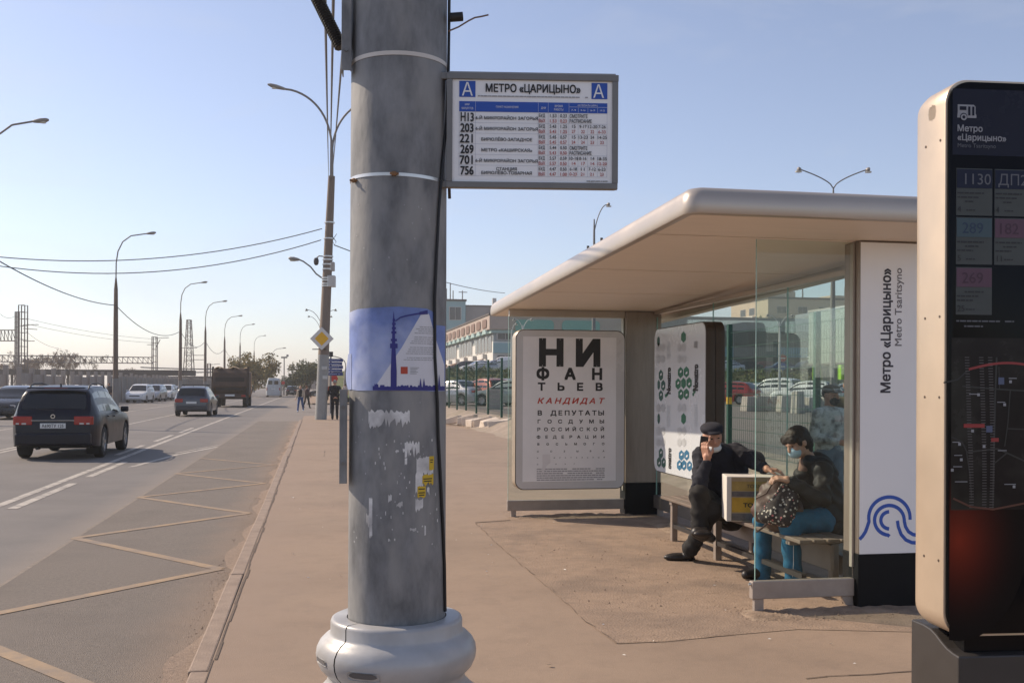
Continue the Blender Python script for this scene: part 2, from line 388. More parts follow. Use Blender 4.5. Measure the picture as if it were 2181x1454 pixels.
def grain(m, fine, famt, stain, samt, tone=(0, 0, 0)):
    nt = m.node_tree; n = nt.nodes; l = nt.links; p = n['Principled BSDF']; src = p.inputs['Base Color'].links[0].from_socket; tc = n.new('ShaderNodeTexCoord')
    for sc, amt, det, lo, hi in ((fine, famt, 3, .35, .75), (stain, samt, 9, .48, .72)):
        ns = n.new('ShaderNodeTexNoise'); ns.inputs['Scale'].default_value = sc; ns.inputs['Detail'].default_value = det; ns.inputs['Roughness'].default_value = .7; l.new(tc.outputs['Object'], ns.inputs['Vector'])
        mr = n.new('ShaderNodeMapRange'); mr.inputs['From Min'].default_value = lo; mr.inputs['From Max'].default_value = hi; mr.inputs['To Max'].default_value = amt; l.new(ns.outputs['Fac'], mr.inputs['Value'])
        mx = n.new('ShaderNodeMix'); mx.data_type = 'RGBA'; l.new(mr.outputs[0], mx.inputs['Factor']); l.new(src, mx.inputs['A']); mx.inputs['B'].default_value = (*tone, 1); src = mx.outputs['Result']
    l.new(src, p.inputs['Base Color'])
grain(walk, 140, .36, .55, .42, (.12, .088, .064)); grain(walk, 30, .16, 3.5, .30, (.15, .11, .08)); grain(walk2, 150, .42, 1.6, .38, (.11, .078, .055)); grain(asph_bay, 120, .55, .7, .25, (.05, .042, .036)); grain(asph, 90, .40, .35, .25, (.07, .06, .052)); grain(kerbm, 120, .35, 2.5, .4, (.10, .075, .055))
grain(white_paint, 70, .62, 5.0, .75, (.19, .165, .145)); grain(yellow_paint, 80, .6, 4.0, .7, (.20, .165, .135))
dust(walk, [(.1, -.6, (.285, .205, .15), .6, .5)])
def sheet(name, x0, x1, y0, y1, z, m, nx=1, ny=1, jitter=0.0):
    V = []; F = []
    for j in range(ny+1):
        for i in range(nx+1):
            V.append((x0+(x1-x0)*i/nx, y0+(y1-y0)*j/ny, z + (random.uniform(-jitter, jitter) if jitter else 0)))
    for j in range(ny):
        for i in range(nx): a = j*(nx+1)+i; F.append((a, a+1, a+nx+2, a+nx+1))
    o = MB().add(V, F).build(name, m); o['kind'] = 'structure'; return o
sheet('ground', -1500, 1500, -60, 2500, -.30, mat('far_ground', (.17, .145, .11), .95, var=.25, scale=.05))
sheet('road', -20.5, -2.6, -15, 420, ROADZ, asph)
sheet('bus_bay', -2.6, -.66, -15, 50, ROADZ+.004, asph_bay)
sheet('side_street', -2.6, 40, 50, 92, ROADZ+.004, asph)
sheet('road_edge', -2.6, -.66, 92, 420, ROADZ+.003, asph)
sheet('sidewalk', -.58, 6.3, -15, 48.4, 0, walk)
rp_ = MB(); rp_.add([(-.58, 48.4, 0), (6.3, 48.4, 0), (6.3, 58, -.10), (-.58, 58, -.10)], [(0, 1, 2, 3)]); rp_.build('dropped_kerb_ramp', walk)['kind'] = 'structure'
sheet('far_sidewalk', -.58, 6.3, 92, 300, 0, walk)
sheet('parking_lot', 8.0, 140, -10, 96, .42, lotm)
# verge behind the stop, rising to the fence and the parking lot
vb = MB(); n = 60
for j in range(n+1):
    y = -10+106*j/n
    for x, z in ((5.6, -.02), (5.95, .05), (6.4, .24), (6.9, .40), (8.01, .424)): vb.V.append((x+.08*math.sin(y*1.7+x), y, z+.03*math.sin(y*.9+x*3)*(x < 7)*(x > 5.7)))
for j in range(n):
    for i in range(4): a = j*5+i; vb.F.append((a, a+1, a+6, a+5)); vb.MI.append(0)
vb.build('verge', mat('dusty_verge', (.31, .245, .19), .95, var=.22, scale=3, bump=.8, bscale=30, patch=(.23, .19, .13), pscale=1.2), smooth=60)['kind'] = 'structure'
tb = MB()
for x0, x1 in ((2.0, 160),):
    tb.quad((x0, 96, .40), (x1, 96, .40), (x1, 112, 3.1), (x0, 112, 3.1)); tb.quad((x0, 96, -.2), (x0, 96, .4), (x0, 112, 3.1), (x0, 112, -.2))
tb.build('grass_bank', grassm)['kind'] = 'structure'
tt = MB().b2((2.0, 112, 0), (160, 240, 3.1)).build('terrace', lotm); tt['kind'] = 'structure'
hill = MB()
for k in range(3): hill.b2((60+k*10, 300+k*30, 0), (400, 420+k*40, 8+4*k))
hill.build('hill', grassm)['kind'] = 'structure'
sheet('railway_bed', -200, -20.5, 20, 400, -.1, mat('railway_ballast', (.17, .14, .115), .95, var=.3, scale=1.5, bump=.6, bscale=12))
# grass tufts on the bank
foliage('grass', [(x, 97.5+14*v, .75+2.45*v+.05, .55) for x in np.arange(8, 70, .9) for v in (.1, .35, .6, .85, .99)], 9000, .22, [grassm, mat('grass_light', (.14, .16, .05), .9, var=.2)], seed=3)['kind'] = 'stuff'

# kerb of separate stones, a seam behind it and grit in front
kerb = structure('kerb'); km = []
for v in range(4):
    b = MB(); L = 3.0-.006; b.b2((0, 0, -.15), (.115, L, 0)); km.append(b)
for j in range(20):
    y = -12+j*3.0
    if y > 47.5: break
    if j < 4:
        o = km[j].build('kerb_stone', kerbm, kerb, bevel=.012)
    else:
        o = bpy.data.objects.new('kerb_stone', kerb.children[j % 4].data); COL.objects.link(o); o.parent = kerb
        b = o.modifiers.new('bevel', 'BEVEL'); b.width = .012; b.segments = 2
    o.location = (-.69+random.uniform(-.006, .006), y, .006+random.uniform(-.006, .004)); o.rotation_euler = (0, random.uniform(-.02, .02), random.uniform(-.004, .004))
sb = MB(); y = -12
while y < 48:
    x = -.573+random.uniform(-.006, .006); w = random.uniform(.008, .026); y2 = y+random.uniform(.25, .8)
    sb.quad((x, y, .004), (x+w, y, .004), (x+w+random.uniform(-.005, .005), y2, .004), (x+random.uniform(-.004, .004), y2, .004)); y = y2
sb.build('kerb_seam', crackm, kerb)['kind'] = 'stuff'
gs = MB(); y = -2; rg = random.Random(31)
while y < 47:
    y2 = y+rg.uniform(.06, .35); w = rg.uniform(.004, .022)
    if rg.random() < .72: gs.quad((-.692-w, y, ROADZ+.036), (-.690, y, ROADZ+.040), (-.690, y2, ROADZ+.040), (-.692-w*rg.uniform(.3, 1.4), y2, ROADZ+.036))
    y = y2
gs.build('gutter_gap', mat('gap_dark', (.06, .045, .034), .95, var=.3), kerb)['kind'] = 'stuff'
gb = MB(); n = 240
for j in range(n+1):
    y = -2+50*j/n; w = .11+.05*math.sin(y*1.3)+.05*math.sin(y*3.1)+random.uniform(-.03, .03)
    gb.V += [(-.685, y, ROADZ+.030+random.uniform(-.008, .008)), (-.685-w*.5, y, ROADZ+.018+random.uniform(-.006, .006)), (-.685-w, y, ROADZ+.0065)]
for j in range(n):
    for i in range(2): a = j*3+i; gb.F.append((a+1, a, a+3, a+4)); gb.MI.append(0)
o = gb.build('gutter_sand', grit, smooth=80); o['kind'] = 'stuff'
def pebbles(name, spots, m, n, smin=.004, smax=.014, seed=2):
    rg = random.Random(seed); b = MB()
    for _ in range(n):
        x0, x1, y0, y1, z = rg.choice(spots); x, y = rg.uniform(x0, x1), rg.uniform(y0, y1); s = rg.uniform(smin, smax)*(1 if rg.random() < .9 else 1.8)
        P = [Vector((math.cos(a)*s*rg.uniform(.7, 1.2), math.sin(a)*s*rg.uniform(.7, 1.2), 0)) for a in (0, 1.26, 2.51, 3.77, 5.03)]
        b.add([Vector((x, y, z))+p for p in P]+[Vector((x+rg.uniform(-s, s)*.3, y, z+s*rg.uniform(.5, 1.0)))], [(i, (i+1) % 5, 5) for i in range(5)])
    o = b.build(name, m); o['kind'] = 'stuff'; return o
pebbles('gutter_gravel', [(-.90, -.70, y, y+2, ROADZ+.006) for y in np.arange(2, 34, 2)], mat('gravel', (.255, .19, .14), .9, var=.35, scale=30), 2600, .002, .006)
# markings
mk = MB(); Z = ROADZ+.0035
def stripe(b, a, c, w, z):
    a, c = Vector((*a, 0)), Vector((*c, 0)); n = Vector((-(c-a).y, (c-a).x, 0)).normalized()*w/2
    b.quad(Vector((a.x, a.y, z))+n, Vector((a.x, a.y, z))-n, Vector((c.x, c.y, z))-n, Vector((c.x, c.y, z))+n)
stripe(mk, (-4.3, -5), (-4.46, 45), .14, Z); stripe(mk, (-4.46, 45), (-4.6, 160), .14, Z)
mk.build('centre_line', white_paint)['kind'] = 'structure'
mk = MB()
for y0, y1 in ((3.8, 6.2), (7.6, 10.0), (11.3, 13.4), (15.2, 19.0), (20.2, 24.0)): stripe(mk, (-4.02-.004*y0, y0), (-4.02-.004*y1, y1), .14, Z)
for y0, y1 in ((26.4, 30.5), (32.5, 36.5), (38.2, 42.5)): stripe(mk, (-4.72, y0), (-4.74, y1), .14, Z)
mk.build('lane_dashes', white_paint)['kind'] = 'structure'
mk = MB(); stripe(mk, (-7.5, 5), (-7.8, 40), .12, Z); stripe(mk, (-7.8, 40), (-8.2, 160), .12, Z); stripe(mk, (-7.75, 5), (-8.05, 40), .12, Z)
stripe(mk, (-11.3, 20), (-11.8, 160), .12, Z)
mk.build('lane_lines', white_paint)['kind'] = 'structure'
mk = MB(); stripe(mk, (-3.75, 22.5), (-3.3, 26.4), .12, Z); stripe(mk, (-3.3, 26.4), (-1.82, 33.3), .13, Z); stripe(mk, (-1.82, 33.3), (-.78, 35.9), .12, Z)
stripe(mk, (-3.42, 27.0), (-1.95, 33.8), .06, Z)
mk.build('bay_taper_line', white_paint)['kind'] = 'structure'
mk = MB()
for k in range(-2, 4):
    yr, yl = 9.95+4.25*k, 12.2+4.25*k
    stripe(mk, (-.86, yr), (-2.62, yl), .115, ROADZ+.0078)
    if k < 3: stripe(mk, (-2.62, yl), (-.86, yr+4.25), .115, ROADZ+.0088)
mk.build('bus_stop_zigzag', yellow_paint)['kind'] = 'structure'
mk = MB(); rg = random.Random(5); x = -2.6
for j in range(64):
    y = -2+j*.55; w = rg.uniform(.03, .05); mk.quad((x-w, y, Z+.001), (x, y, Z+.001), (x, y+.55, Z+.001), (x-w, y+.55, Z+.001))
mk.build('asphalt_seam', mat('pale_dust', (.225, .185, .15), .95, var=.2, scale=12))['kind'] = 'structure'
cr = MB(); rg = random.Random(9)
def crack(b, pts, w, z):
    for (xa, ya), (xb, yb) in zip(pts, pts[1:]):
        n = max(2, int(math.hypot(xb-xa, yb-ya)/.12)); P = [(xa+(xb-xa)*i/n+rg.uniform(-.012, .012), ya+(yb-ya)*i/n+rg.uniform(-.012, .012)) for i in range(n+1)]
        for p, q in zip(P, P[1:]):
            if rg.random() < .68: stripe(b, p, q, w*rg.uniform(.4, 1.2), z)
# patch of newer asphalt in front of the shelter
g = lambda px, py: tuple(ground(px, py)[:2])
pp = [g(1012, 1113), g(1060, 1160), g(1130, 1220), g(1195, 1275), g(1250, 1325), g(1312, 1370), g(1420, 1366), g(1560, 1352), g(1700, 1340), g(1960, 1346)]
ex = [(4.6, pp[-1][1]+.1), (4.6, 13.2), (2.35, 13.0), g(1083, 1105)]
MB().add([(x, y, .003) for x, y in pp+ex], [tuple(range(len(pp)+len(ex)))]).build('asphalt_patch', walk2)['kind'] = 'structure'
crack(cr, pp[:6], .005, .009); crack(cr, [pp[0], g(1085, 1108)], .03, .009); crack(cr, pp[5:8], .008, .009)
crack(cr, [g(900, 985), g(955, 984), g(1085, 986)], .035, .004); crack(cr, [g(600, 975), g(690, 972), g(692, 960)], .02, .004)
crack(cr, [g(880, 965), g(1085, 961)], .02, .004); crack(cr, [g(1665, 1447), g(1760, 1441), g(1950, 1430)], .013, .004); crack(cr, [g(760, 940), g(1085, 930)], .016, .004)
cr.build('sidewalk_cracks', crackm)['kind'] = 'structure'
lit = MB()
for px, py, s in ((624, 1059, .035), (1438, 1188, .012), (1440, 1220, .012), (1760, 1298, .018), (1776, 1297, .02), (1040, 1180, .01), (1390, 1348, .012), (1960, 1330, .012), (1170, 1415, .02), (1545, 1298, .012), (905, 1404, .016)):
    p = ground(px, py, .012); a = random.random()*3; d = Vector((math.cos(a), math.sin(a), 0))*s; e = Vector((-d.y, d.x, 0))*.6
    lit.add([p-d, p+e+Vector((0, 0, s*.5)), p+d, p-e], [(0, 1, 2), (0, 2, 3)])
rg = random.Random(77)
for _ in range(70):
    x, y = rg.uniform(-.3, 4.2), rg.uniform(4.0, 14.0); s = rg.uniform(.004, .010); p = Vector((x, y, .008)); a = rg.random()*6; d = Vector((math.cos(a), math.sin(a), 0))*s*1.6; e = Vector((-d.y, d.x, 0))*.35; lit.add([p-d, p+e+Vector((0, 0, s*.6)), p+d, p-e], [(0, 1, 2), (0, 2, 3)])
tag(lit.build('litter', mat('paper_white', (.8, .76, .68), .8, var=.06)), kind='stuff')
# sand drifted under the shelter rails
def drift(name, spots, seed):
    rg = random.Random(seed); b = MB(); n = 26
    for (xa, ya, xb, yb, w, hgt) in spots:
        base = len(b.V)
        for i in range(n+1):
            t = i/n; x, y = xa+(xb-xa)*t, ya+(yb-ya)*t; nx, ny = -(yb-ya), (xb-xa); L = math.hypot(nx, ny); nx, ny = nx/L, ny/L
            for k in range(7):
                u = -1+2*k/6; e = math.sin(math.pi*t)**.4
                b.V.append((x+nx*u*w*(.8+.3*rg.random()), y+ny*u*w*(.8+.3*rg.random()), .003+hgt*e*(1-u*u)*rg.uniform(.5, 1.3)+(0 if abs(u) < .99 else -.002)))
        for i in range(n):
            for k in range(6): a = base+i*7+k; b.F.append((a, a+1, a+8, a+7)); b.MI.append(0)
    o = b.build(name, dirt, smooth=80); o['kind'] = 'stuff'; return o
drift('drifted_sand', [(3.0, 6.85, 4.5, 6.8, .14, .025), (2.4, 12.35, 3.9, 12.35, .16, .03), (4.0, 7.2, 4.0, 12.2, .22, .035), (2.95, 6.75, 3.35, 6.72, .16, .018)], 4)
pebbles('loose_grit', [(2.9, 4.4, 6.55, 7.0, .005), (2.4, 3.8, 12.1, 12.4, .005), (3.5, 3.95, 8.0, 10.5, .005), (1.9, 3.4, 6.9, 11, .005)], mat('grit_dark', (.26, .185, .13), .95, var=.35, scale=30), 2200, .002, .006, 8)

# ------------------------------------------------------------------ vegetation and far things are built further down; walls and fences first
# concrete wall of posts and panels along the railway
WX = -18.4
fence = thing('concrete_wall', 'long grey concrete panel wall between the parked cars and the railway', 'wall', (WX, 50, ROADZ))
pm = MB().b2((-.14, -.13, 0), (.14, .13, 2.75)); pl = MB().b2((-.05, .13, 0), (.05, 2.77, .95)); pu = MB().b2((-.05, .13, 1.62), (.05, 2.77, 2.35)); pf = MB()
for k in range(9): pf.b2((-.04+.03*(k % 2), .13+k*.2934, 0), (.05+.03*(k % 2), .13+(k+1)*.2934-.002, 2.45))
cw = mat('wall_concrete', (.34, .29, .255), .9, var=.16, scale=1.2, patch=(.26, .2, .17), pscale=.6)
cw2 = mat('wall_grey', (.29, .27, .25), .9, var=.12, scale=1.2)
mesh_post, mesh_low, mesh_up, mesh_full = pm.mesh('post'), pl.mesh('panel'), pu.mesh('panel'), pf.mesh('panel')
for me_, m_ in ((mesh_post, cw), (mesh_low, cw), (mesh_up, cw), (mesh_full, cw2)): me_.materials.append(m_)
for k in range(52):
    y = k*2.9-6
    link('post', mesh_post, fence, .02, (0, y, random.uniform(-.1, .1)))
    if k < 19:
        link('panel', mesh_low, fence, 0, (0, y, random.uniform(-.08, .05))); 
        if k % 5 != 3: link('panel', mesh_up, fence, 0, (0, y, random.uniform(-.15, .1)))
    else: link('panel', mesh_full, fence, 0, (0, y, random.uniform(-.04, .04)))
# green mesh fence between the verge and the parking lot
FX = 7.0
gpm = mat('green_post', (.012, .07, .045), .45, var=.1); gwm = mat('green_wire', (.01, .055, .035), .5, var=.05)
gf = thing('mesh_fence', 'green welded mesh fence on slim green posts behind the bus shelter', 'fence', (FX, 0, .42))
gp = MB().b2((-.04, -.04, -.2), (.04, .04, 2.25)).mesh('post'); gp.materials.append(gpm)
gw = MB(); SPAN = 3.15
for k in range(0, 39): gw.b2((-.002, .03+k*.081-.002, .05), (.002, .03+k*.081+.002, 2.12))
for z in (.06, .26, .46, .66, .86, 1.06, 1.26, 1.46, 1.66, 1.86, 2.1): gw.b2((-.006, .02, z-.004), (.006, SPAN-.02, z+.004))
gwm_mesh = gw.mesh('mesh_panel'); gwm_mesh.materials.append(gwm)
ypost = 16.75-SPAN*3
for k in range(16):
    y = ypost+k*SPAN
    link('post', gp, gf, .006, (0, y, 0)); link('mesh_panel', gwm_mesh, gf, 0, (0, y, 0))['kind'] = 'stuff'
ym = MB().cyl((0, 0, 0), (0, 0, .12), .05, n=10); ym.build('yellow_band', mat('band_yellow', (.75, .45, .03), .5, var=.1), gf, loc=(-.0, 16.75, at(1553, 860, 17.9).z-.42))
# rubble of broken kerb blocks on the verge
rb = [(970, 900, .5), (985, 901, .6), (1004, 903, .55), (1022, 905, .5), (1038, 906, .6), (1055, 908, .55), (1073, 911, .6)]
rm = mat('broken_concrete', (.62, .52, .42), .9, var=.15, scale=4, bump=.5, bscale=20)
for i, (px, py, s) in enumerate(rb):
    p = ground(px, py, .10); rg = random.Random(i+3); b = MB()
    s *= 1.35; P = [(sx*.45*s*rg.uniform(.8, 1.2), sy*.35*s*rg.uniform(.8, 1.2), sz*.42*s*rg.uniform(.75, 1.1)+(.1 if sx > 0 else 0)) for sx in (-1, 1) for sy in (-1, 1) for sz in (0, 1)]
    b.add(P, [(0, 1, 3, 2), (4, 6, 7, 5), (0, 4, 5, 1), (2, 3, 7, 6), (0, 2, 6, 4), (1, 5, 7, 3)])
    names = ['leftmost', 'second from the left', 'third from the left', 'fourth from the left', 'fifth from the left', 'sixth from the left', 'rightmost']
    tag(b.build('broken_block', rm, bevel=.03, loc=(p.x+rg.uniform(-.2, .2), p.y, .02), rotz=rg.uniform(-.6, .6)), 'pale broken concrete block below the green fence, '+names[i]+' of the rubble row', 'rubble', 'broken concrete blocks on the verge')
# ================================================================== street furniture close by
def ray(px, py):
    a, b = px-CX, py-HOR; return (a+ROLL*b)/FPX, (b-ROLL*a)/FPX
def on_y(px, py, Y):
    tx, ty = ray(px, py); d = Y/(CA-SA*tx); return Vector(((CA*tx+SA)*d, Y, CAMH-ty*d))
def on_x(px, py, X):
    tx, ty = ray(px, py); d = X/(CA*tx+SA); return Vector((X, (-SA*tx+CA)*d, CAMH-ty*d))
def wb(mb, name, m, parent, **k):              # build world coordinates under a parent that is not rotated
    k['loc'] = -Vector(parent.location); return mb.build(name, m, parent, **k)
galv = mat('galvanised_steel', (.185, .187, .19), .6, .05, var=.40, scale=12, detail=9, bump=.2, bscale=30, patch=(.275, .27, .26), pscale=9, stretch=(1.2, 1.2, .5))
steel_band = mat('steel_band', (.62, .6, .57), .32, .9, var=.08)
grey_plastic = mat('silver_grey_plastic', (.44, .435, .43), .40, .1, var=.10, scale=6, bump=.05, bscale=40, patch=(.33, .315, .30), pscale=4)
black_rub = mat('black_rubber', (.012, .012, .013), .55, var=.2)
dark_in = mat('dark_gap', (.02, .018, .016), .9, var=.2)
frame_grey = mat('sign_frame', (.20, .19, .18), .45, .5, var=.1)
sign_white = mat('sign_white', (.86, .86, .86), .5, var=.03, scale=3)
blue_s = mat('sign_blue', (.02, .085, .42), .5, var=.05)
ink = mat('print_black', (.018, .018, .02), .55, var=.05)
ink_red = mat('print_red', (.42, .05, .04), .55, var=.05)
ink_grey = mat('print_grey', (.30, .30, .31), .6, var=.05)
white_ink = mat('print_white', (.80, .80, .80), .5, var=.02)

# ---- the big lamp post in front
PC = W((847.5-CX)/FPX*3.65, 3.65); PV = Vector((PC.x, PC.y, 0)).normalized(); PR = Vector((PV.y, -PV.x, 0))
post = thing('lamp_post', 'thick galvanised steel post with torn posters in the foreground', 'post', (PC.x, PC.y, 0), math.atan2(PR.y, PR.x))
# local frame: x to the right, y away from the viewer
def pol(theta, z, r=.1712): return Vector((math.sin(theta)*r, -math.cos(theta)*r, z))
prad = lambda z: .1725-.0016*z
MB().lathe([(prad(z), z) for z in np.linspace(.2, 7.5, 30)], 64).build('shaft', galv, post, smooth=60)
prof = [(.175, .790), (.218, .790), (.227, .786), (.231, .776), (.231, .742), (.236, .733), (.252, .724), (.268, .708), (.278, .688), (.281, .668), (.278, .645), (.267, .620), (.250, .602), (.240, .592), (.239, .580), (.248, .560), (.272, .535), (.310, .505), (.345, .470), (.372, .43), (.385, .38), (.39, .30), (.39, .02), (.40, 0)]
seam_a = math.atan2(-math.cos(-.83), math.sin(-.83))
for k in range(2):
    a0 = seam_a+.011+k*math.pi
    b = MB().lathe([(r, z) for r, z in prof], 60, (0, 0, 0), a0, a0+math.pi-.022)
    b.build('base_cover', grey_plastic, post, smooth=50)
MB().lathe([(r-.008, z-.004) for r, z in prof], 64).build('cover_core', dark_in, post)
def pr_at(z):
    for (r0, z0), (r1, z1) in zip(prof, prof[1:]):
        if z1 <= z <= z0: return r0+(r1-r0)*(z0-z)/(z0-z1+1e-9)
    return .3
def slot(th0, th1, z0, z1):
    n, m = 22, 12; V = []; F = []; L = MB()
    for i in range(n+1):
        for j in range(m+1):
            u, v = -1+2*i/n, -1+2*j/m; zz = (z0+z1)/2+(z1-z0)/2*v; th = (th0+th1)/2+(th1-th0)/2*u
            e = (abs(u)**4+abs(v)**2.6); r = pr_at(zz)+.0015-.016*max(0, 1-e*1.05)**.35*(1 if e < 1 else 0); V.append(pol(th, zz, r+.0012))
    for i in range(n):
        for j in range(m): a = i*(m+1)+j; F.append((a, a+m+1, a+m+2, a+1))
    L.add(V, F); return L
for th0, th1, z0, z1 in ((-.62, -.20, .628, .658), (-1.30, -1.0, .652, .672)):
    s = slot(th0, th1, z0, z1); s.build('hand_slot', grey_plastic, post, smooth=70)
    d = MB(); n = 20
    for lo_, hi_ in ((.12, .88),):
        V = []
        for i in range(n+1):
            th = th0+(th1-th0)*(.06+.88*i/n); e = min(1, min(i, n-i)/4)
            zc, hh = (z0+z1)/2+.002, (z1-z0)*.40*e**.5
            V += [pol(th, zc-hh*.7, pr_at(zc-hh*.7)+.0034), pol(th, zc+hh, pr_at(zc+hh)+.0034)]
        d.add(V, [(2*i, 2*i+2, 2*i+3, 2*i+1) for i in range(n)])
    d.build('slot_painted_shade', mat('slot_dark', (.13, .12, .115), .8, var=.3), post, smooth=70)  # dark patch over the slot, shade of the recess put into colour
def band(z, w, tilt, m, name):
    n = 48; V = []; F = []
    for k in range(n):
        a = 2*math.pi*k/n; zz = z+tilt*math.sin(a)
        V += [pol(a, zz-w/2, prad(z)+.0005), pol(a, zz-w/2, prad(z)+.0022), pol(a, zz+w/2, prad(z)+.0022), pol(a, zz+w/2, prad(z)+.0005)]
    for k in range(n):
        for j in range(3): F.append((k*4+j, ((k+1) % n)*4+j, ((k+1) % n)*4+j+1, k*4+j+1))
    MB().add(V, F).build(name, m, post, smooth=50)
zpy = lambda py, d=3.48: CAMH-(py-820.3)/FPX*d
band(zpy(112), .014, .002, mat('band_plastic', (.62, .58, .53), .6, var=.08), 'strap'); band(zpy(371), .011, -.004, steel_band, 'strap')
cl = MB()
for px in (757, 838):
    th = math.asin((px-847.5)/103.5); z = zpy(373 if px > 800 else 379, 3.5)
    p = pol(th, z, .176); cl.box(p, (.016, .012, .014), th); cl.cyl(p+Vector((-.014, -.004, 0)), p+Vector((.016, -.004, 0)), .004, n=8)
cl.build('strap_buckle', mat('rusty_clamp', (.25, .14, .07), .6, .5, var=.3, scale=60), post, bevel=.002)
# black cable down the right side
cp = [(952, -30), (950, 60), (949, 150), (945, 260), (936, 360), (929, 450), (925, 540), (921, 640), (922, 760), (928, 860), (930, 930), (935, 1010), (940, 1100), (945, 1200), (947, 1300)]
MB().tube([pol(math.asin(max(-.985, min(.985, (px-847.5)/104.5))), zpy(py, 3.62), .1765) for px, py in cp], .0052, 8).build('cable', black_rub, post, smooth=60)
MB().tube([pol(math.asin(.985), zpy(380, 3.62), .178), pol(math.asin(.99), zpy(420, 3.62), .18)], .006, 6).build('cable_clip', mat('rust_dark', (.08, .05, .035), .8, var=.3), post)
# mounting channels on the left flank
for z0, z1, w, x in ((1.262, 1.585, .026, -.186), (2.68, 3.5, .034, -.181)):
    b = MB(); b.b2((x-w/2, -.085, z0), (x+w/2, -.081, z1)); b.b2((x-w/2, -.081, z0), (x-w/2+.004, .0, z1)); b.b2((x+w/2-.004, -.081, z0), (x+w/2, -.07, z1))
    o = b.build('mounting_channel', galv, post, bevel=.001)
    s = MB()
    for z in (z0+.07, z1-.06): s.cyl((x, -.084, z), (x, -.092, z), .0065, n=10)
    s.build('bolt', mat('bolt_steel', (.2, .19, .18), .45, .7, var=.1), o)
# ribbed conduit and top clamp
cpts = [Vector((-.206, .05, 2.80))+Vector((-.030*t, .01*t, .062*t)) for t in np.linspace(0, 4, 60)]
MB().tube(cpts, [.024 if i % 2 else .020 for i in range(60)], 12).build('ribbed_conduit', black_rub, post)
MB().tube([(.17, -.05, 2.84), (.205, -.06, 2.853), (.24, -.06, 2.876), (.262, -.06, 2.888), (.285, -.06, 2.893), (.31, -.06, 2.90)], .003, 8).build('bent_rod', mat('rust_rod', (.2, .13, .1), .6, .4, var=.2), post, smooth=60)
MB().cyl((.175, -.06, 2.885), (.22, -.06, 2.89), .016, n=12).build('insulator', black_rub, post, smooth=60)

# print on the post: columns of (x, top, bottom) in sign pixels, wrapped round the shaft
def wrap(px, py, off): return pol(math.asin(max(-.997, min(.997, (px-847.5)/103.2))), zpy(py, 3.50), prad(1.6)+off)
def wrapcols(b, cols, off, step=3.0):
    C = []
    for (x0, t0, b0), (x1, t1, b1) in zip(cols, cols[1:]):
        n = max(1, int(abs(x1-x0)/step))
        for i in range(n): s = i/n; C.append((x0+(x1-x0)*s, t0+(t1-t0)*s, b0+(b1-b0)*s))
    C.append(cols[-1]); V = []
    for x, t, bb in C: V += [wrap(x, t, off), wrap(x, bb, off)]
    b.add(V, [(2*i, 2*i+1, 2*i+3, 2*i+2) for i in range(len(C)-1)])
paper_blue = mat('poster_sky_blue', (.17, .235, .50), .6, var=.25, scale=9, patch=(.50, .55, .72), pscale=4, bump=.1, bscale=30)
paper_white = mat('poster_white', (.66, .66, .70), .6, var=.05, scale=9)
navy = mat('poster_navy', (.03, .03, .20), .55, var=.1)
poster = thing('tower_poster', 'torn blue paper poster with a white light beam, wrapped round the foreground post', 'poster', post.location, post.rotation_euler.z)
b = MB(); wrapcols(b, [(745.5, 662, 829), (765, 657, 832), (850, 654, 831), (905, 656, 832), (918, 661, 833), (924, 672, 833), (926, 690, 833), (946, 690, 832)], .0016); b.build('sheet', paper_blue, poster, smooth=70)
b = MB(); wrapcols(b, [(800, 826, 829), (855, 740, 829), (893, 670, 829), (910, 667, 829), (928, 730, 829), (944, 775, 829)], .0022); b.build('light_beam', paper_white, poster, smooth=70)
b = MB(); wrapcols(b, [(833, 790, 829), (835, 735, 829), (836.5, 690, 829), (838.5, 662, 829), (840.5, 690, 829), (842, 735, 829), (845, 790, 829)], .0030, 1.0)
for y, w in ((688, 3.5), (697, 4), (706, 5), (722, 6), (732, 7.5), (737, 7.5), (680, 2.5), (790, 6), (800, 6)): wrapcols(b, [(839-w, y, y+5), (839+w, y, y+5)], .0034)
wrapcols(b, [(842, 683, 686), (852, 675, 678), (866, 671, 674), (885, 666.5, 670), (906, 662, 666)], .0030); wrapcols(b, [(890, 664, 670), (907, 659, 668)], .0034)
b.build('tower_print', navy, poster, smooth=70)
b = MB(); rg = random.Random(4); cols = []; x = 797
while x < 945:
    hgt = rg.choice((5, 7, 9, 12, 8, 6)); cols += [(x, 829-hgt, 831), (x+rg.uniform(2, 6), 829-hgt*rg.uniform(.8, 1.1), 831)]; x = cols[-1][0]+.5
wrapcols(b, cols, .0030, 2.0)
for xc in (893, 900, 932): wrapcols(b, [(xc-2.5, 822, 830), (xc, 804 if xc < 930 else 796, 830), (xc+2.5, 822, 830)], .0034, 1)
b.build('skyline_print', navy, poster, smooth=70)
b = MB(); wrapcols(b, [(853, 781, 796), (867, 781, 796)], .0030); b.build('red_square', mat('poster_red', (.45, .06, .03), .5, var=.05), poster)
b = MB()
for i in range(17):
    y = 695+i*4.4; x0 = 884-(y-695)*.40; rg = random.Random(i)
    if i % 5 == 4: continue
    x = x0+rg.uniform(0, 8)
    while x < 918:
        w = rg.uniform(3, 9); wrapcols(b, [(x, y, y+1.3), (min(x+w, 920), y, y+1.3)], .0030); x += w+1.2
for i in range(5): wrapcols(b, [(872, 782+i*3.2, 783.2+i*3.2), (890-(i*3) % 7, 782+i*3.2, 783.2+i*3.2)], .0030)
b.build('small_print', ink_grey, poster)
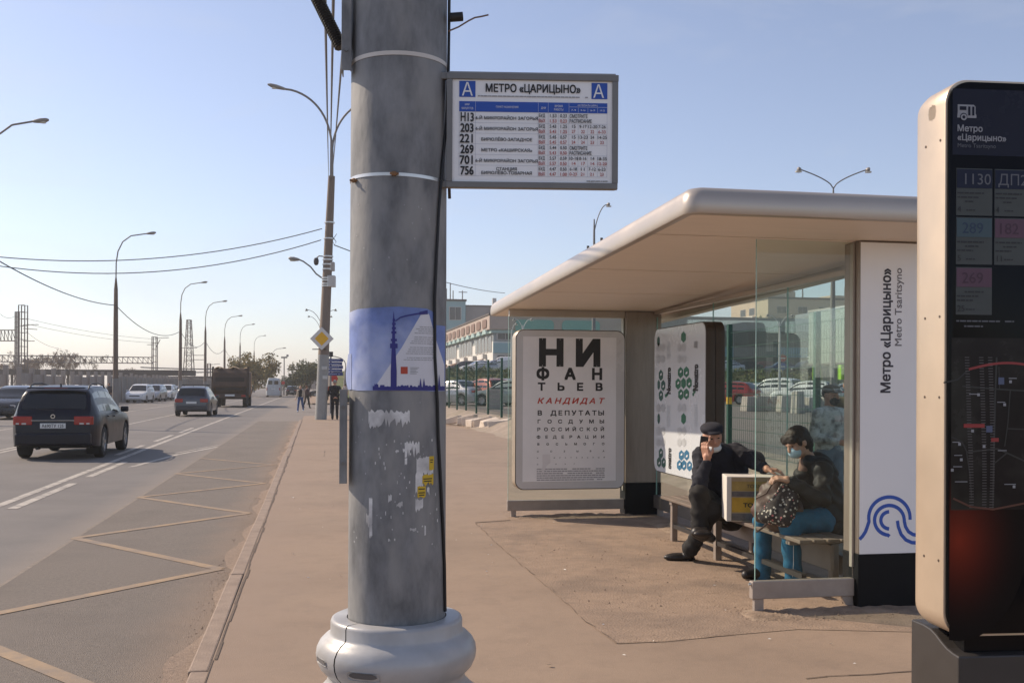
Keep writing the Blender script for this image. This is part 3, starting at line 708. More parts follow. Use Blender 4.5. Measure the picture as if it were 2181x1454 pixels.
# curled corner of the poster
b = MB(); V = []
for i in range(9):
    s = i/8
    for j in range(10):
        t = j/9; y = 752+t*(830-752); out = .001+.016*s*s*(.25+.75*t)*math.sin(math.pi*min(1, .15+t*.8))
        V.append(wrap(752-7*s, y, .002) + Vector((-out*(.9), -out*.25*s, 0)))
b.add(V, [(i*10+j, i*10+j+1, (i+1)*10+j+1, (i+1)*10+j) for i in range(8) for j in range(9)])
b.build('curled_corner', mat('paper_back', (.30, .36, .58), .7, var=.2, scale=12), poster, smooth=80)
scr = thing('paper_scrap', 'white and yellow scraps of torn notices stuck low on the foreground post', 'paper scrap', post.location, post.rotation_euler.z)
b = MB(); rg = random.Random(12)
def ragged(b, x0, x1, y0, y1, off, rag=6, n=10, slope=0.0):
    n = int(n*1.8); rag *= 1.5
    wrapcols(b, [(x0+(x1-x0)*i/n, y0+slope*i/n+rg.uniform(-rag, rag)*.45, max(y0+slope*i/n+3, y1+slope*i/n+rg.uniform(-rag, rag))) for i in range(n+1)], off, 2)
ragged(b, 788, 872, 876, 900, .0012, 7, 16); ragged(b, 790, 812, 892, 908, .0016, 5, 6); ragged(b, 862, 892, 942, 962, .0012, 8, 8); ragged(b, 886, 921, 976, 1012, .0012, 5, 8, -4)
ragged(b, 884, 900, 1008, 1050, .0012, 8, 5, -10); ragged(b, 862, 867, 975, 988, .0012, 3, 3); ragged(b, 829, 836, 1052, 1066, .0012, 3, 3); ragged(b, 846, 858, 1072, 1080, .0012, 3, 4, -6)
ragged(b, 884, 900, 1062, 1085, .0012, 6, 5); ragged(b, 784, 797, 1095, 1118, .0012, 5, 5); ragged(b, 790, 797, 1060, 1100, .0016, 4, 4); ragged(b, 791, 797, 1118, 1142, .0014, 3, 4); ragged(b, 903, 906, 1120, 1140, .0012, 3, 3)
ragged(b, 873, 886, 1123, 1129, .0012, 3, 4); ragged(b, 908, 913, 1040, 1052, .0012, 3, 3); ragged(b, 843, 850, 957, 962, .001, 2, 3); ragged(b, 858, 863, 954, 960, .001, 2, 3)
for _ in range(40):
    x, y = rg.uniform(800, 930), rg.uniform(930, 1160); ragged(b, x, x+rg.uniform(1, 2.5), y, y+rg.uniform(1, 7), .001, 1, 2)
b.build('white_paper', mat('scrap_white', (.68, .67, .65), .8, var=.22, scale=25, patch=(.42, .41, .40), pscale=12), scr)
b = MB(); ragged(b, 912, 922, 972, 1002, .0019, 1, 3); ragged(b, 898, 921, 1012, 1031, .0019, 3, 5); ragged(b, 888, 905, 1035, 1059, .0019, 2, 4); b.build('yellow_paper', mat('scrap_yellow', (.62, .42, .03), .7, var=.08), scr)
b = MB()
for x0, x1, y in ((914, 920, 979), (914, 919, 984), (900, 918, 1019), (901, 917, 1024), (890, 903, 1040), (890, 903, 1048), (891, 902, 1053)): wrapcols(b, [(x0, y, y+2.2), (x1, y, y+2.2)], .0024)
b.build('small_print', ink, scr)
b = MB(); rg2 = random.Random(3)
for _ in range(70):
    x, y = rg2.uniform(752, 935), rg2.uniform(420, 1270); wrapcols(b, [(x, y, y+rg2.uniform(1, 4)), (x+rg2.uniform(.8, 2.5), y, y+rg2.uniform(1, 5))], .0007)
b.build('glue_specks', mat('glue_pale', (.42, .42, .42), .8, var=.2), scr)

# ---- timetable sign on the post
SD = 3.60; sc_ = SD/FPX/5.193
sgn = thing('timetable_sign', 'rectangular bus timetable sign with blue header fixed to the foreground post', 'sign', at(1136, 281, SD), -R(8.5))
def S(zx, zy, y=0.0): return Vector(((zx-1070)*sc_, y, -(zy-732)*sc_))
def srect(b, x0, y0, x1, y1, y): b.quad(S(x0, y1, y), S(x1, y1, y), S(x1, y0, y), S(x0, y0, y))
b = MB()
for x0, y0, x1, y1 in ((108, 100, 2012, 170), (108, 1296, 2004, 1362), (112, 170, 176, 1296), (1944, 170, 2008, 1296)):
    p, q = S(x0, y1), S(x1, y0); b.b2((p.x, -.012, p.z), (q.x, .012, q.z))
b.build('frame', frame_grey, sgn, bevel=.0015)
p, q = S(170, 1300), S(1950, 165); MB().b2((p.x, -.004, p.z), (q.x, .006, q.z)).build('panel', sign_white, sgn)
p, q = S(130, 98), S(1990, 62); MB().b2((p.x, .013, S(0, 1355).z), (q.x, .03, q.z)).build('rear_sign', mat('rear_sign_grey', (.36, .35, .34), .5, .3, var=.08), sgn, bevel=.002)
b = MB()
for zy in (130, 1325): p = S(60, zy); b.b2((p.x-.03, -.006, p.z-.012), (p.x+.03, .012, p.z+.012))
b.build('bracket_arm', frame_grey, sgn, bevel=.002)
Y1, Y2 = -.0056, -.0072
b = MB(); srect(b, 250, 187, 428, 363, Y1); srect(b, 1712, 187, 1888, 365, Y1); srect(b, 250, 410, 1888, 523, Y1); b.build('blue_field', blue_s, sgn)
X_, Z_ = (1, 0, 0), (0, 0, 1)
def st(s, zx, zy, h, w, m=ink, bold=.0, name='lettering', align='CENTER'): text(s, h*sc_/.73, m, sgn, S(zx, zy, Y2), X_, Z_, align, 1, bold, name, wfit=w*sc_ if w else None)
st('А', 339, 350, 150, 120, white_ink); st('А', 1790, 352, 150, 120, white_ink); st('МЕТРО «ЦАРИЦЫНО»', 1062, 303, 88, 1045, ink, .02)
b = MB()
for x in (430, 1122, 1232, 1462): srect(b, x-1.5, 412, x+1.5, 521, Y2)
for x in (1565, 1672, 1780): srect(b, x-1.5, 465, x+1.5, 521, Y2)
srect(b, 1466, 456, 1886, 460, Y2); b.build('header_lines', mat('line_pale', (.55, .6, .75), .6, var=.05), sgn)
st('№№', 338, 458, 22, 50, white_ink); st('МАРШРУТОВ', 340, 500, 24, 125, white_ink); st('ПУНКТ НАЗНАЧЕНИЯ', 778, 480, 24, 245, white_ink); st('ДНИ', 1180, 484, 24, 52, white_ink)
st('ВРЕМЯ', 1348, 462, 24, 86, white_ink); st('РАБОТЫ', 1348, 500, 26, 100, white_ink); st('ИНТЕРВАЛЫ (МИН.)', 1670, 448, 20, 220, white_ink)
for s, x in (('7-9', 1513), ('9-16', 1618), ('16-19', 1722), ('19-23', 1832)): st(s, x, 502, 20, 52, white_ink)
b = MB()
for i in range(7): y = 643+i*117; srect(b, 250, y-1.2, 1886, y+1.2, Y1)
for x in (250, 430, 1122, 1232, 1345, 1462, 1886): srect(b, x-1.2, 525, x+1.2, 1226, Y1)
for x in (1565, 1672, 1780): srect(b, x-1, 643, x+1, 877, Y1); srect(b, x-1, 994, x+1, 1226, Y1)
b.build('table_lines', mat('line_grey', (.40, .43, .50), .6, var=.05), sgn)
b = MB(); dashes(b, S(455, 356, Y2), X_, Z_, 1215*sc_, 12*sc_, 3, .95, (12*sc_, 60*sc_)); dashes(b, S(1660, 1280, Y2), X_, Z_, 240*sc_, 12*sc_, 5, .95, (14*sc_, 60*sc_)); b.build('small_print', ink_grey, sgn)
rows = [('Н13', ['6-Й МИКРОРАЙОН ЗАГОРЬЯ'], '1.53', '0.23', '1.53', '0.23', None, None),
        ('203', ['6-Й МИКРОРАЙОН ЗАГОРЬЯ'], '5.43', '1.25', '5.43', '1.25', ['15', '9-17', '12-20', '7-26'], ['27', '22', '22', '6-33']),
        ('221', ['БИРЮЛЁВО-ЗАПАДНОЕ'], '5.45', '0.57', '5.45', '0.57', ['15', '13-23', '24', '14-25'], ['24', '24', '23', '23']),
        ('269', ['МЕТРО «КАШИРСКАЯ»'], '5.44', '0.50', '5.43', '0.50', None, None),
        ('701', ['6-Й МИКРОРАЙОН ЗАГОРЬЯ'], '5.57', '0.59', '5.57', '0.50', ['10-18', '8-16', '14', '18-35'], ['14', '17', '14', '12-20']),
        ('756', ['СТАНЦИЯ', 'БИРЮЛЁВО-ТОВАРНАЯ'], '4.47', '0.50', '4.47', '1.00', ['6-18', '11', '7-12', '6-23'], ['0-23', '21', '21', '23'])]
for i, (num, dest, a1, a2, b1, b2, t1, t2) in enumerate(rows):
    y = 630+i*117.5
    st(num, 338, y, 96, 140, ink, .022)
    if len(dest) == 1: st(dest[0], 775, y-22, 34, 685 if len(dest[0]) > 18 else 560, ink, .016)
    else: st(dest[0], 775, y-50, 34, 225, ink, .016); st(dest[1], 775, y-6, 34, 555, ink, .016)
    st('БУД', 1163, y-55, 38, 66, ink, .01); st('ВЫХ', 1163, y+2, 38, 70, ink_red, .01)
    for s, x, yy, m in ((a1, 1285, y-55, ink), (a2, 1402, y-55, ink), (b1, 1285, y+2, ink_red), (b2, 1402, y+2, ink_red)): st(s, x, yy, 38, 72, m, .008)
    if t1 is None: st('СМОТРИТЕ', 1570, y-52, 40, 198, ink, .008); st('РАСПИСАНИЕ', 1592, y+2, 40, 245, ink, .008)
    else:
        for k, x in enumerate((1513, 1618, 1722, 1830)): st(t1[k], x, y-58, 36, 20*len(t1[k]), ink, .006); st(t2[k], x, y-2, 36, 20*len(t2[k]), ink_red, .006)

# ---- digital information kiosk at the right edge
champ = mat('champagne_metal', (.60, .48, .355), .36, .5, var=.05, scale=4, bump=.04, bscale=60)
kio = thing('information_kiosk', 'tall champagne metal kiosk with dark route screens at the right edge', 'kiosk', W((2010-CX)/FPX*3.71, 3.71), -R(4.8))
KU = 3.71/FPX
def K(px, py, y=0.0): return Vector(((px-2013)*KU, y, CAMH-(py-825.6)*KU))     # front plane, local
KB, KT = K(0, 1356).z, K(0, 168).z; KWd = 1.12
rings = []
for y, inset in ((.0, .012), (.0, .002), (.006, 0), (.17, 0), (.21, .006), (.24, .022), (.25, .05)):
    rr_ = rrect(inset, KB+inset, KWd-inset, KT-inset, .085-inset*.5, 8); rings.append([(x, y, z) for x, z in rr_])
MB().loft(rings).build('housing', champ, kio, smooth=40)
blk = mat('screen_black', (.006, .006, .007), .12, var=.0, spec=.12)
MB().loft([[(x, y, z) for x, z in rrect(.010+i, KB+.010+i, KWd-.010-i, KT-.010-i, .078, 8)] for y, i in ((-.001, 0), (-.009, .001), (-.011, .004))]).build('glass_front', blk, kio, smooth=40)
sc_navy = mat('screen_navy', (.018, .019, .032), .25, spec=.12, var=.05); tile = mat('screen_tile', (.082, .09, .086), .3, spec=.12, var=.06); tile_h = mat('screen_tile_navy', (.020, .024, .045), .3, spec=.12, var=.05)
tile_b = mat('screen_tile_blue', (.075, .11, .125), .3, spec=.12, var=.05); tile_p = mat('screen_tile_pink', (.125, .074, .10), .3, spec=.12, var=.05); sc_txt = mat('screen_text', (.30, .30, .32), .4, var=.02); sc_dim = mat('screen_text_dim', (.11, .11, .125), .4, var=.02)
def kq(b, x0, y0, x1, y1, y): b.quad(K(x0, y1, y), K(x1, y1, y), K(x1, y0, y), K(x0, y0, y))
y1, y2, y3 = -.0125, -.0140, -.0155
b = MB(); kq(b, 2026, 190, 2640, 331, y1); hdr = b.build('header_screen', sc_navy, kio)
b = MB(); b.quad(*[K(x, y, y2) for x, y in ((2037, 224), (2073, 224), (2077, 228), (2077, 243), (2079, 246), (2079, 252), (2060, 252), (2036, 252), (2037, 240))][::-1]); b.build('bus_symbol', sc_txt, hdr)
b = MB(); kq(b, 2041, 228, 2056, 236, y3); kq(b, 2060, 228, 2065, 247, y3); kq(b, 2069, 228, 2074, 247, y3); c0 = K(2050, 250, y3); b.add([c0+Vector((math.cos(t)*.0135, 0, math.sin(t)*.0135)) for t in np.linspace(0, 2*math.pi, 20, endpoint=False)], [tuple(range(20))]); b.build('bus_symbol_gaps', sc_navy, hdr)
b = MB(); c0 = K(2050, 251, y3-.001); P1 = [c0+Vector((math.cos(t)*.0115, 0, math.sin(t)*.0115)) for t in np.linspace(0, 2*math.pi, 20, endpoint=False)]; P2 = [c0+Vector((math.cos(t)*.006, 0, math.sin(t)*.006)) for t in np.linspace(0, 2*math.pi, 20, endpoint=False)]
b.add(P1+P2, [(i, (i+1) % 20, 20+(i+1) % 20, 20+i) for i in range(20)]); b.build('bus_symbol_wheel', sc_txt, hdr)
def kt(s, px, py, h, m, w=None, bold=0, align='LEFT', par=kio): text(s, h*KU/.73, m, par, K(px, py, y3), X_, Z_, align, 1, bold, wfit=w*KU if w else None)
kt('Метро', 2035, 281, 13.5, sc_txt, None, .02); kt('«Царицыно»', 2036, 300, 13.5, sc_txt, None, .02); kt('Metro Tsaritsyno', 2036, 315, 9, sc_dim)
for col, x0 in enumerate((2035, 2121)):
    x1 = x0+81
    for row, (ya, yb, hm) in enumerate(((359, 459, tile_h), (463, 563, (tile_b, tile_p)[col]), (569, 670, tile_p))):
        if col == 1 and row == 2: continue
        num = (('1130', 'ДП2', ), ('289', '182'), ('269', ''))[row][col]
        tb_ = MB(); kq(tb_, x0, ya, x1, yb, y1); t_ = tb_.build('route_tile', tile, kio)
        tb_ = MB(); kq(tb_, x0+1, ya+2, x1-1, ya+42, y2); tb_.build('tile_header', hm, t_)
        kt(num, x0+12 if col == 0 else x0+6, ya+34, 24, (sc_dim, mat('tile_ink_blue', (.012, .03, .07), .4, var=0), mat('tile_ink_red', (.05, .012, .03), .4, var=0))[row if col == 0 else min(row*2, 2)], None, .0, par=t_)
        kt(('4', '5', '25')[row] if col == 0 else ('4', '11')[row], x0+2, yb-7, 13, ink, par=t_)
        d = MB()
        for q in range(3): dashes(d, K(x0+2, ya+54+q*9, y2), X_, Z_, (60-q*12)*KU, 3*KU, q+row, .9, (5*KU, 16*KU))
        dashes(d, K(x0+22, yb-10, y2), X_, Z_, 20*KU, 2.5*KU, 1, .9, (4*KU, 9*KU)); d.build('small_print', ink, t_)
b = MB(); dashes(b, K(2036, 685, y2), X_, Z_, 130*KU, 3*KU, 1, .9, (5*KU, 16*KU)); dashes(b, K(2036, 696, y2), X_, Z_, 60*KU, 3*KU, 2, .9, (5*KU, 16*KU)); b.build('small_print', sc_dim, kio)
# red picture glowing on the lower screen
b = MB(); c0 = K(2045, 1150, -.0118); b.add([Vector((max(.018, c0.x+math.cos(t)*.26), -.0118, c0.z+math.sin(t)*.36)) for t in np.linspace(0, 2*math.pi, 40, endpoint=False)], [tuple(range(40))])
gm_ = mat('screen_red_picture', (.006, .006, .007), .12, var=0, spec=.12); n_ = gm_.node_tree.nodes; l_ = gm_.node_tree.links; tc_ = n_.new('ShaderNodeTexCoord'); mp_ = n_.new('ShaderNodeMapping'); mp_.inputs['Location'].default_value = (-c0.x/.26, 0, -c0.z/.36); mp_.inputs['Scale'].default_value = (1/.26, 0, 1/.36); gr_ = n_.new('ShaderNodeTexGradient'); gr_.gradient_type = 'SPHERICAL'
l_.new(tc_.outputs['Object'], mp_.inputs['Vector']); l_.new(mp_.outputs['Vector'], gr_.inputs['Vector']); p_ = n_['Principled BSDF']; p_.inputs['Emission Color'].default_value = (.075, .008, .003, 1); pw_ = n_.new('ShaderNodeMath'); pw_.operation = 'POWER'; pw_.inputs[1].default_value = 2.4; l_.new(gr_.outputs['Fac'], pw_.inputs[0]); l_.new(pw_.outputs[0], p_.inputs['Emission Strength'])
b.build('red_picture', gm_, kio)
# map screen
b = MB(); kq(b, 2026, 719, 2640, 1085, y1); mp = b.build('map_screen', mat('map_ground', (.022, .018, .017), .25, spec=.12, var=.25, scale=6, patch=(.045, .045, .036), pscale=3), kio)
def poly(b, pts, w, y):
    P = [K(x, yy, y) for x, yy in pts]
    for p, q in zip(P, P[1:]):
        n = Vector((-(q-p).z, 0, (q-p).x)).normalized()*w*KU/2; b.quad(p+n, p-n, q-n, q+n)
b = MB()
for pts, w in (([(2008, 815), (2040, 808), (2060, 790)], 3), ([(2050, 822), (2130, 828), (2240, 834)], 3), ([(2127, 760), (2124, 840), (2122, 950), (2120, 1085)], 4), ([(2158, 830), (2153, 900), (2146, 950)], 2.5), ([(2027, 930), (2050, 940), (2060, 960), (2068, 1010), (2072, 1060)], 3), ([(2060, 962), (2130, 955), (2200, 985)], 3.5), ([(2124, 985), (2150, 965)], 3), ([(2134, 830), (2132, 780)], 2), ([(2153, 912), (2220, 915)], 2.5)): poly(b, pts, w, y2)
b.build('map_roads', mat('map_road', (.012, .011, .012), .3, var=.1), mp)
b = MB()
for track, xo in enumerate((2060, 2092, 2112)):
    for i in range(56):
        y = 760+i*5.8; x = xo+6*math.sin((y-760)/120)+(y-900)*.05*(1 if y > 900 else 0)*(1-track*.4); kq(b, x-5, y, x+5, y+1.7, y2-.0004)
b.build('map_rail_ties', mat('map_tie', (.085, .075, .075), .4, var=.1), mp)
b = MB(); poly(b, [(2064+(2240-2064)*i/16, 786-14*math.sin(math.pi*i/16)) for i in range(17)], 5, y3); kq(b, 2053, 902, 2100, 910, y3); kq(b, 2115, 932, 2132, 940, y3)
b.build('map_red_marks', mat('map_red', (.28, .02, .02), .35, var=.1), mp)
b = MB(); poly(b, [(2030, 1060), (2070, 1078), (2120, 1084), (2200, 1070)], 4, y3); b.build('map_orange_arc', mat('map_orange', (.10, .028, .014), .35, var=.1), mp)
b = MB(); kq(b, 2131, 803, 2144, 818, y2-.0006); kq(b, 2104, 906, 2118, 920, y2-.0006); b.build('map_blue_blocks', mat('map_blue', (.07, .09, .17), .35, var=.1), mp)
b = MB()
for x, y in ((2158, 812), (2145, 861), (2073, 917), (2044, 945), (2048, 978), (2028, 1000), (2167, 1036), (2086, 840), (2099, 950)): kq(b, x-3, y-3, x+3, y+3, y3)
for x, y, w in ((2065, 838, 20), (2128, 855, 18), (2154, 804, 18), (2028, 940, 16), (2032, 968, 18), (2030, 992, 20), (2034, 1024, 28), (2145, 1030, 26), (2130, 958, 20)): kq(b, x, y, x+w, y+1.5, y3)
b.build('map_icons', sc_txt, mp)
bl = MB()
for px, yy in ((1.0, .03), (1.0, .135)):
    for py in (295, 673, 846, 1196): bl.cyl((-.002, yy, K(0, py).z), (.003, yy, K(0, py).z), .0048, n=10)
bl.build('screw', mat('screw_dark', (.12, .09, .07), .5, .5, var=.1), kio)
sp = MB()
for i in range(-5, 6):
    for j in range(-5, 6):
        if i*i+j*j < 26: sp.cyl((-.0015, .09+i*.0056, KT-.10+j*.0056), (.003, .09+i*.0056, KT-.10+j*.0056), .0016, n=6)
sp.build('speaker_holes', mat('hole_dark', (.30, .24, .19), .8, var=.1), kio)
ol = [(-.012, -.2), (-.012, .638), (.03, .641), (.07, .648), (.11, .662), (.15, .680), (.19, .692), (.24, .696), (.337, .694), (.337, -.2)]
MB().prism(ol, lambda u, v, t: (t, u, v), .054, 1.08).build('plinth', mat('plinth_dark', (.055, .05, .047), .42, .35, var=.12, scale=5), kio, bevel=.006)
MB().b2((.10, .03, .60), (1.04, .21, KB+.004)).build('support_block', blk, kio, bevel=.004)

# ---- bus shelter
sh = thing('bus_shelter', 'glass bus shelter with a pale metal flat roof and white end pillar', 'bus shelter', (3.4, 9.6, 0))
zs = lambda y: 2.672-.0215*(y-6.06)
roofm = mat('roof_metal', (.50, .435, .37), .36, .5, var=.05, scale=2, bump=.05, bscale=8)
soff = mat('soffit_panel', (.84, .73, .62), .55, .05, var=.04, scale=1.5, stretch=(1, 8, 1))
post_m = mat('pillar_metal', (.30, .245, .205), .4, .5, var=.12, scale=4, stretch=(6, 6, .6))
rail_m = mat('rail_metal', (.36, .31, .27), .5, .4, var=.14, scale=5, bump=.1, bscale=50)
RX0, RX1, RY0, RY1 = 2.25, 4.66, 6.06, 13.42
rings = []
for i_, z_ in ((.10, .008), (.022, .0), (.006, .004), (0, .018), (0, .07), (.004, .105), (.018, .14), (.05, .168), (.10, .182), (.22, .188)):
    rings.append([(x, y, zs(y)+z_) for x, y in rrect(RX0+i_, RY0+i_, RX1-i_, RY1-i_, max(.04, .10-i_*.5), 8)])
wb(MB().loft(rings, cap=False).add([r for r in rings[-1]], [tuple(range(len(rings[-1])))]), 'roof', roofm, sh, smooth=35)
ys = [RY0+.06, 6.87, 8.7, 10.5, 12.36, RY1-.06]
for a_, c_ in zip(ys, ys[1:]):
    p = MB(); x0_, x1_ = RX0+.06, RX1-.06
    V = [(x, y, zs(y)+dz) for x in (x0_, x1_) for y in (a_+.016, c_-.016) for dz in (.003, .03)]
    p.add(V, [(0, 1, 3, 2), (4, 6, 7, 5), (0, 4, 5, 1), (2, 3, 7, 6), (0, 2, 6, 4), (1, 5, 7, 3)]); wb(p, 'soffit_panel', soff, sh, bevel=.002)
wb(MB().add([(x, y, zs(y)+.034) for x, y in ((RX0+.08, RY0+.08), (RX1-.08, RY0+.08), (RX1-.08, RY1-.08), (RX0+.08, RY1-.08))], [(0, 1, 2, 3)]), 'soffit_backing', dark_in, sh)
p = MB()
for x, y in ((2.42, 8.6), (2.42, 9.05)): p.cyl((x, y, zs(y)+.17), (x, y, zs(y)+.26), .012, n=8)
wb(p, 'roof_pin', mat('pin_dark', (.05, .045, .04), .6, var=.1), sh)
p = MB(); p.add([(x, y, zs(y)+dz) for x in (4.40, 4.50) for y in (6.9, 13.3) for dz in (-.085, .002)], [(0, 1, 3, 2), (4, 6, 7, 5), (0, 4, 5, 1), (2, 3, 7, 6), (0, 2, 6, 4), (1, 5, 7, 3)]); wb(p, 'back_beam', roofm, sh)
wb(MB().b2((2.33, 12.40, zs(12.4)-.085), (3.83, 12.47, zs(12.4)-.001)), 'end_beam', roofm, sh)
# pillars
for nm, Y, Xa, Xb in (('near', 6.83, 3.845, 4.335), ('far', 12.36, 3.80, 4.26)):
    zt = zs(Y+.1); b = MB().b2((Xa, Y, .40), (Xb, Y+.22, zt)); pil = wb(b, 'pillar', post_m, sh, bevel=.006)
    if nm == 'near': pil['label'] = 'white clad end pillar with blue wave emblem'
    f = MB().b2((Xa-.004, Y-.004, 0), (Xb+.004, Y+.224, .40)).build('plinth', mat('pillar_black', (.007, .007, .008), .6, var=.2, spec=.2), pil, bevel=.004)
    f.location = (0, 0, 0)
    b = MB(); b.b2((Xa-.018, Y+.06, .30), (Xa-.003, Y+.10, zt-.01)); b.build('glazing_channel', mat('channel_pale', (.42, .38, .33), .45, .4, var=.08), pil)
    if nm == 'near': near_pil = pil
wv = mat('vinyl_white', (.88, .88, .88), .45, var=.025, scale=2); wblue = mat('wave_blue', (.03, .10, .46), .5, var=.04)
Yp = 6.83-.003
b = MB().b2((3.850, Yp-.0015, .402), (4.331, Yp, zs(6.83)-.012)); b.build('white_cladding', wv, near_pil)
Yq = Yp-.003
def pt(px, py): p = on_y(px, py, Yq); return p
p0 = pt(1896, 838); p1 = pt(1896, 575); text('Метро «Царицыно»', .104, mat('vinyl_text_dark', (.04, .035, .045), .5, var=.03), near_pil, p0, (0, 0, 1), (-1, 0, 0), 'LEFT', 1, .024, wfit=p1.z-p0.z)
p0 = pt(1920, 738); p1 = pt(1920, 573); text('Metro Tsaritsyno', .076, mat('vinyl_text_grey', (.16, .15, .16), .5, var=.03), near_pil, p0, (0, 0, 1), (-1, 0, 0), 'LEFT', 1, .01, wfit=p1.z-p0.z)
def zpt(zx, zy): return (1400+zx/3.635, 1000+zy/3.635)
def wstrip(b, pts, w):
    P = [pt(*zpt(*q)) for q in pts]; L = []; 
    for i, p in enumerate(P):
        t = P[min(i+1, len(P)-1)]-P[max(0, i-1)]; n = Vector((-t.z, 0, t.x)).normalized()*w/2; L += [p+n, p-n]
    b.add(L, [(2*i, 2*i+1, 2*i+3, 2*i+2) for i in range(len(P)-1)])
arc = lambda cx, cy, r, a0, a1, n=24: [(cx+r*math.cos(R(a0+(a1-a0)*i/n)), cy-r*math.sin(R(a0+(a1-a0)*i/n))) for i in range(n+1)]
b = MB()
wstrip(b, [(1566, 538), (1590, 512), (1612, 478), (1626, 440)]+arc(1797, 370, 160, 190, 0)+[(1957, 386)], .026)
wstrip(b, [(1797, 515)]+arc(1797, 390, 115, 265, 5)+[(1913, 400), (1922, 440), (1945, 478), (1980, 500), (2026, 508), (2060, 508)], .026)
wstrip(b, arc(1797, 390, 66, 268, 92), .026)
wstrip(b, [(1859, 393), (1866, 440), (1888, 500), (1925, 542), (1970, 562), (2026, 566), (2060, 560)], .026)
b.build('wave_emblem', wblue, near_pil)
# glass and rails
gl = glass('shelter_glass', (.91, .955, .935), .26, 0, .003); gl2 = glass('shelter_glass_back', (.92, .96, .94), .2, 0, .004)
edge = mat('glass_edge', (.30, .48, .42), .25, var=.05)
def pane(name, lo, hi, g, ed=None):
    o = wb(MB().b2(lo, hi), name, g, sh)
    return o
def vpane(name, p, q, z0, z1, th, g):            # upright pane from p to q, one thin solid
    pass
pn = pane('end_pane', (3.083, 6.893, .222), (3.835, 6.899, zs(6.9)-.004), gl)
wb(MB().b2((3.079, 6.892, .222), (3.0828, 6.900, zs(6.9)-.004)), 'pane_edge', edge, sh)
wb(MB().b2((3.05, 6.865, .095), (3.835, 6.925, .222)), 'bottom_rail', rail_m, sh, bevel=.006)
b = MB().b2((3.07, 6.875, 0), (3.14, 6.915, .095)); b.add([(3.74, 6.88, .095), (3.74, 6.91, .095), (3.83, 6.88, .095), (3.83, 6.91, .095), (3.79, 6.88, 0), (3.79, 6.91, 0), (3.84, 6.88, 0), (3.84, 6.91, 0)], [(0, 1, 3, 2), (4, 6, 7, 5), (0, 2, 6, 4), (1, 5, 7, 3), (0, 4, 5, 1), (2, 3, 7, 6)])
wb(b, 'rail_foot', rail_m, sh, bevel=.003)
wb(MB().cyl((3.03, 6.89, .20), (3.05, 6.89, .20), .012, n=10), 'rail_bolt', steel_band, sh)
pane('end_pane', (2.325, 12.415, .20), (3.80, 12.423, zs(12.4)-.085), gl2)
wb(MB().b2((2.321, 12.413, .20), (2.325, 12.425, zs(12.4)-.085)), 'pane_edge', edge, sh)
wb(MB().b2((2.31, 12.38, .075), (3.79, 12.44, .20)), 'bottom_rail', rail_m, sh, bevel=.006)
wb(MB().b2((2.36, 12.39, 0), (2.42, 12.43, .075)), 'rail_foot', rail_m, sh)
yb = [7.06, 8.72, 10.5, 12.35]
for a_, c_ in zip(yb, yb[1:]):
    pane('back_pane', (4.195, a_+.006, .25), (4.203, c_-.006, zs(c_)-.07), gl2)
    wb(MB().b2((4.193, c_-.0055, .25), (4.205, c_-.001, zs(c_)-.07)), 'pane_edge', edge, sh)
wb(MB().b2((4.16, 7.06, .09), (4.24, 12.35, .25)), 'bottom_rail', mat('rail_dark', (.16, .14, .125), .5, .3, var=.15), sh, bevel=.006)
for y in (7.2, 8.72, 10.5, 12.2): wb(MB().b2((4.17, y-.03, 0), (4.23, y+.03, .09)), 'rail_foot', rail_m, sh)
wb(MB().b2((4.16, 7.06, zs(9)-.11), (4.24, 12.35, zs(9)-.07)), 'top_rail', roofm, sh)
# bench
bench = thing('shelter_bench', 'slatted metal and timber bench along the back of the bus shelter', 'bench', (3.85, 8.7, 0))
woodm = mat('bench_timber', (.17, .13, .10), .65, var=.22, scale=3, stretch=(8, .8, 8), bump=.2, bscale=40)
for i in range(4): wb(MB().b2((3.60+i*.115, 7.25, .415), (3.60+i*.115+.10, 10.45, .445)), 'slat', woodm, bench, bevel=.006)
for y in (7.5, 9.02, 10.2):
    b = MB()
    if y > 8: b.b2((3.63, y-.03, 0), (3.69, y+.03, .375))
    b.b2((3.62, y-.02, .38), (3.64, y+.02, .41)); b.b2((3.98, y-.03, 0), (4.04, y+.03, .375)); b.b2((3.62, y-.035, .375), (4.06, y+.035, .415)); wb(b, 'leg_frame', mat('bench_metal', (.30, .25, .21), .5, .3, var=.12), bench, bevel=.004)
wb(MB().b2((3.93, 7.4, .18), (3.96, 10.3, .375)), 'front_board', mat('bench_board', (.30, .24, .195), .6, var=.1), bench)
wb(MB().b2((3.64, 7.3, .14), (3.68, 10.3, .18)), 'foot_rail', mat('bench_rail_dark', (.05, .045, .042), .5, .4, var=.1), bench)
# ---- lightbox with the eye-chart poster
LY = 12.18; lx0, lx1 = on_y(1097, 870, LY).x, on_y(1331, 870, LY).x; lz0, lz1 = on_y(1200, 1042, LY).z, on_y(1200, 702, LY).z
lb = thing('advert_lightbox', 'large rounded advertising lightbox with an eye chart style election poster', 'lightbox', ((lx0+lx1)/2, LY, 0))
rings = [[(x, y, z) for x, z in rrect(lx0+i, lz0+i, lx1-i, lz1-i, .11-i*.5, 8)] for y, i in ((LY, .014), (LY, .003), (LY+.005, 0), (LY+.215, 0), (LY+.22, .006))]
wb(MB().loft(rings), 'housing', mat('lightbox_gold', (.50, .42, .33), .38, .55, var=.06), lb, smooth=40)
wb(MB().loft([[(x, y, z) for x, z in rrect(lx0+i, lz0+i, lx1-i, lz1-i, .105, 8)] for y, i in ((LY-.001, .004), (LY-.006, .005))]), 'gasket', mat('gasket_black', (.015, .014, .014), .5, var=.1), lb, smooth=40)
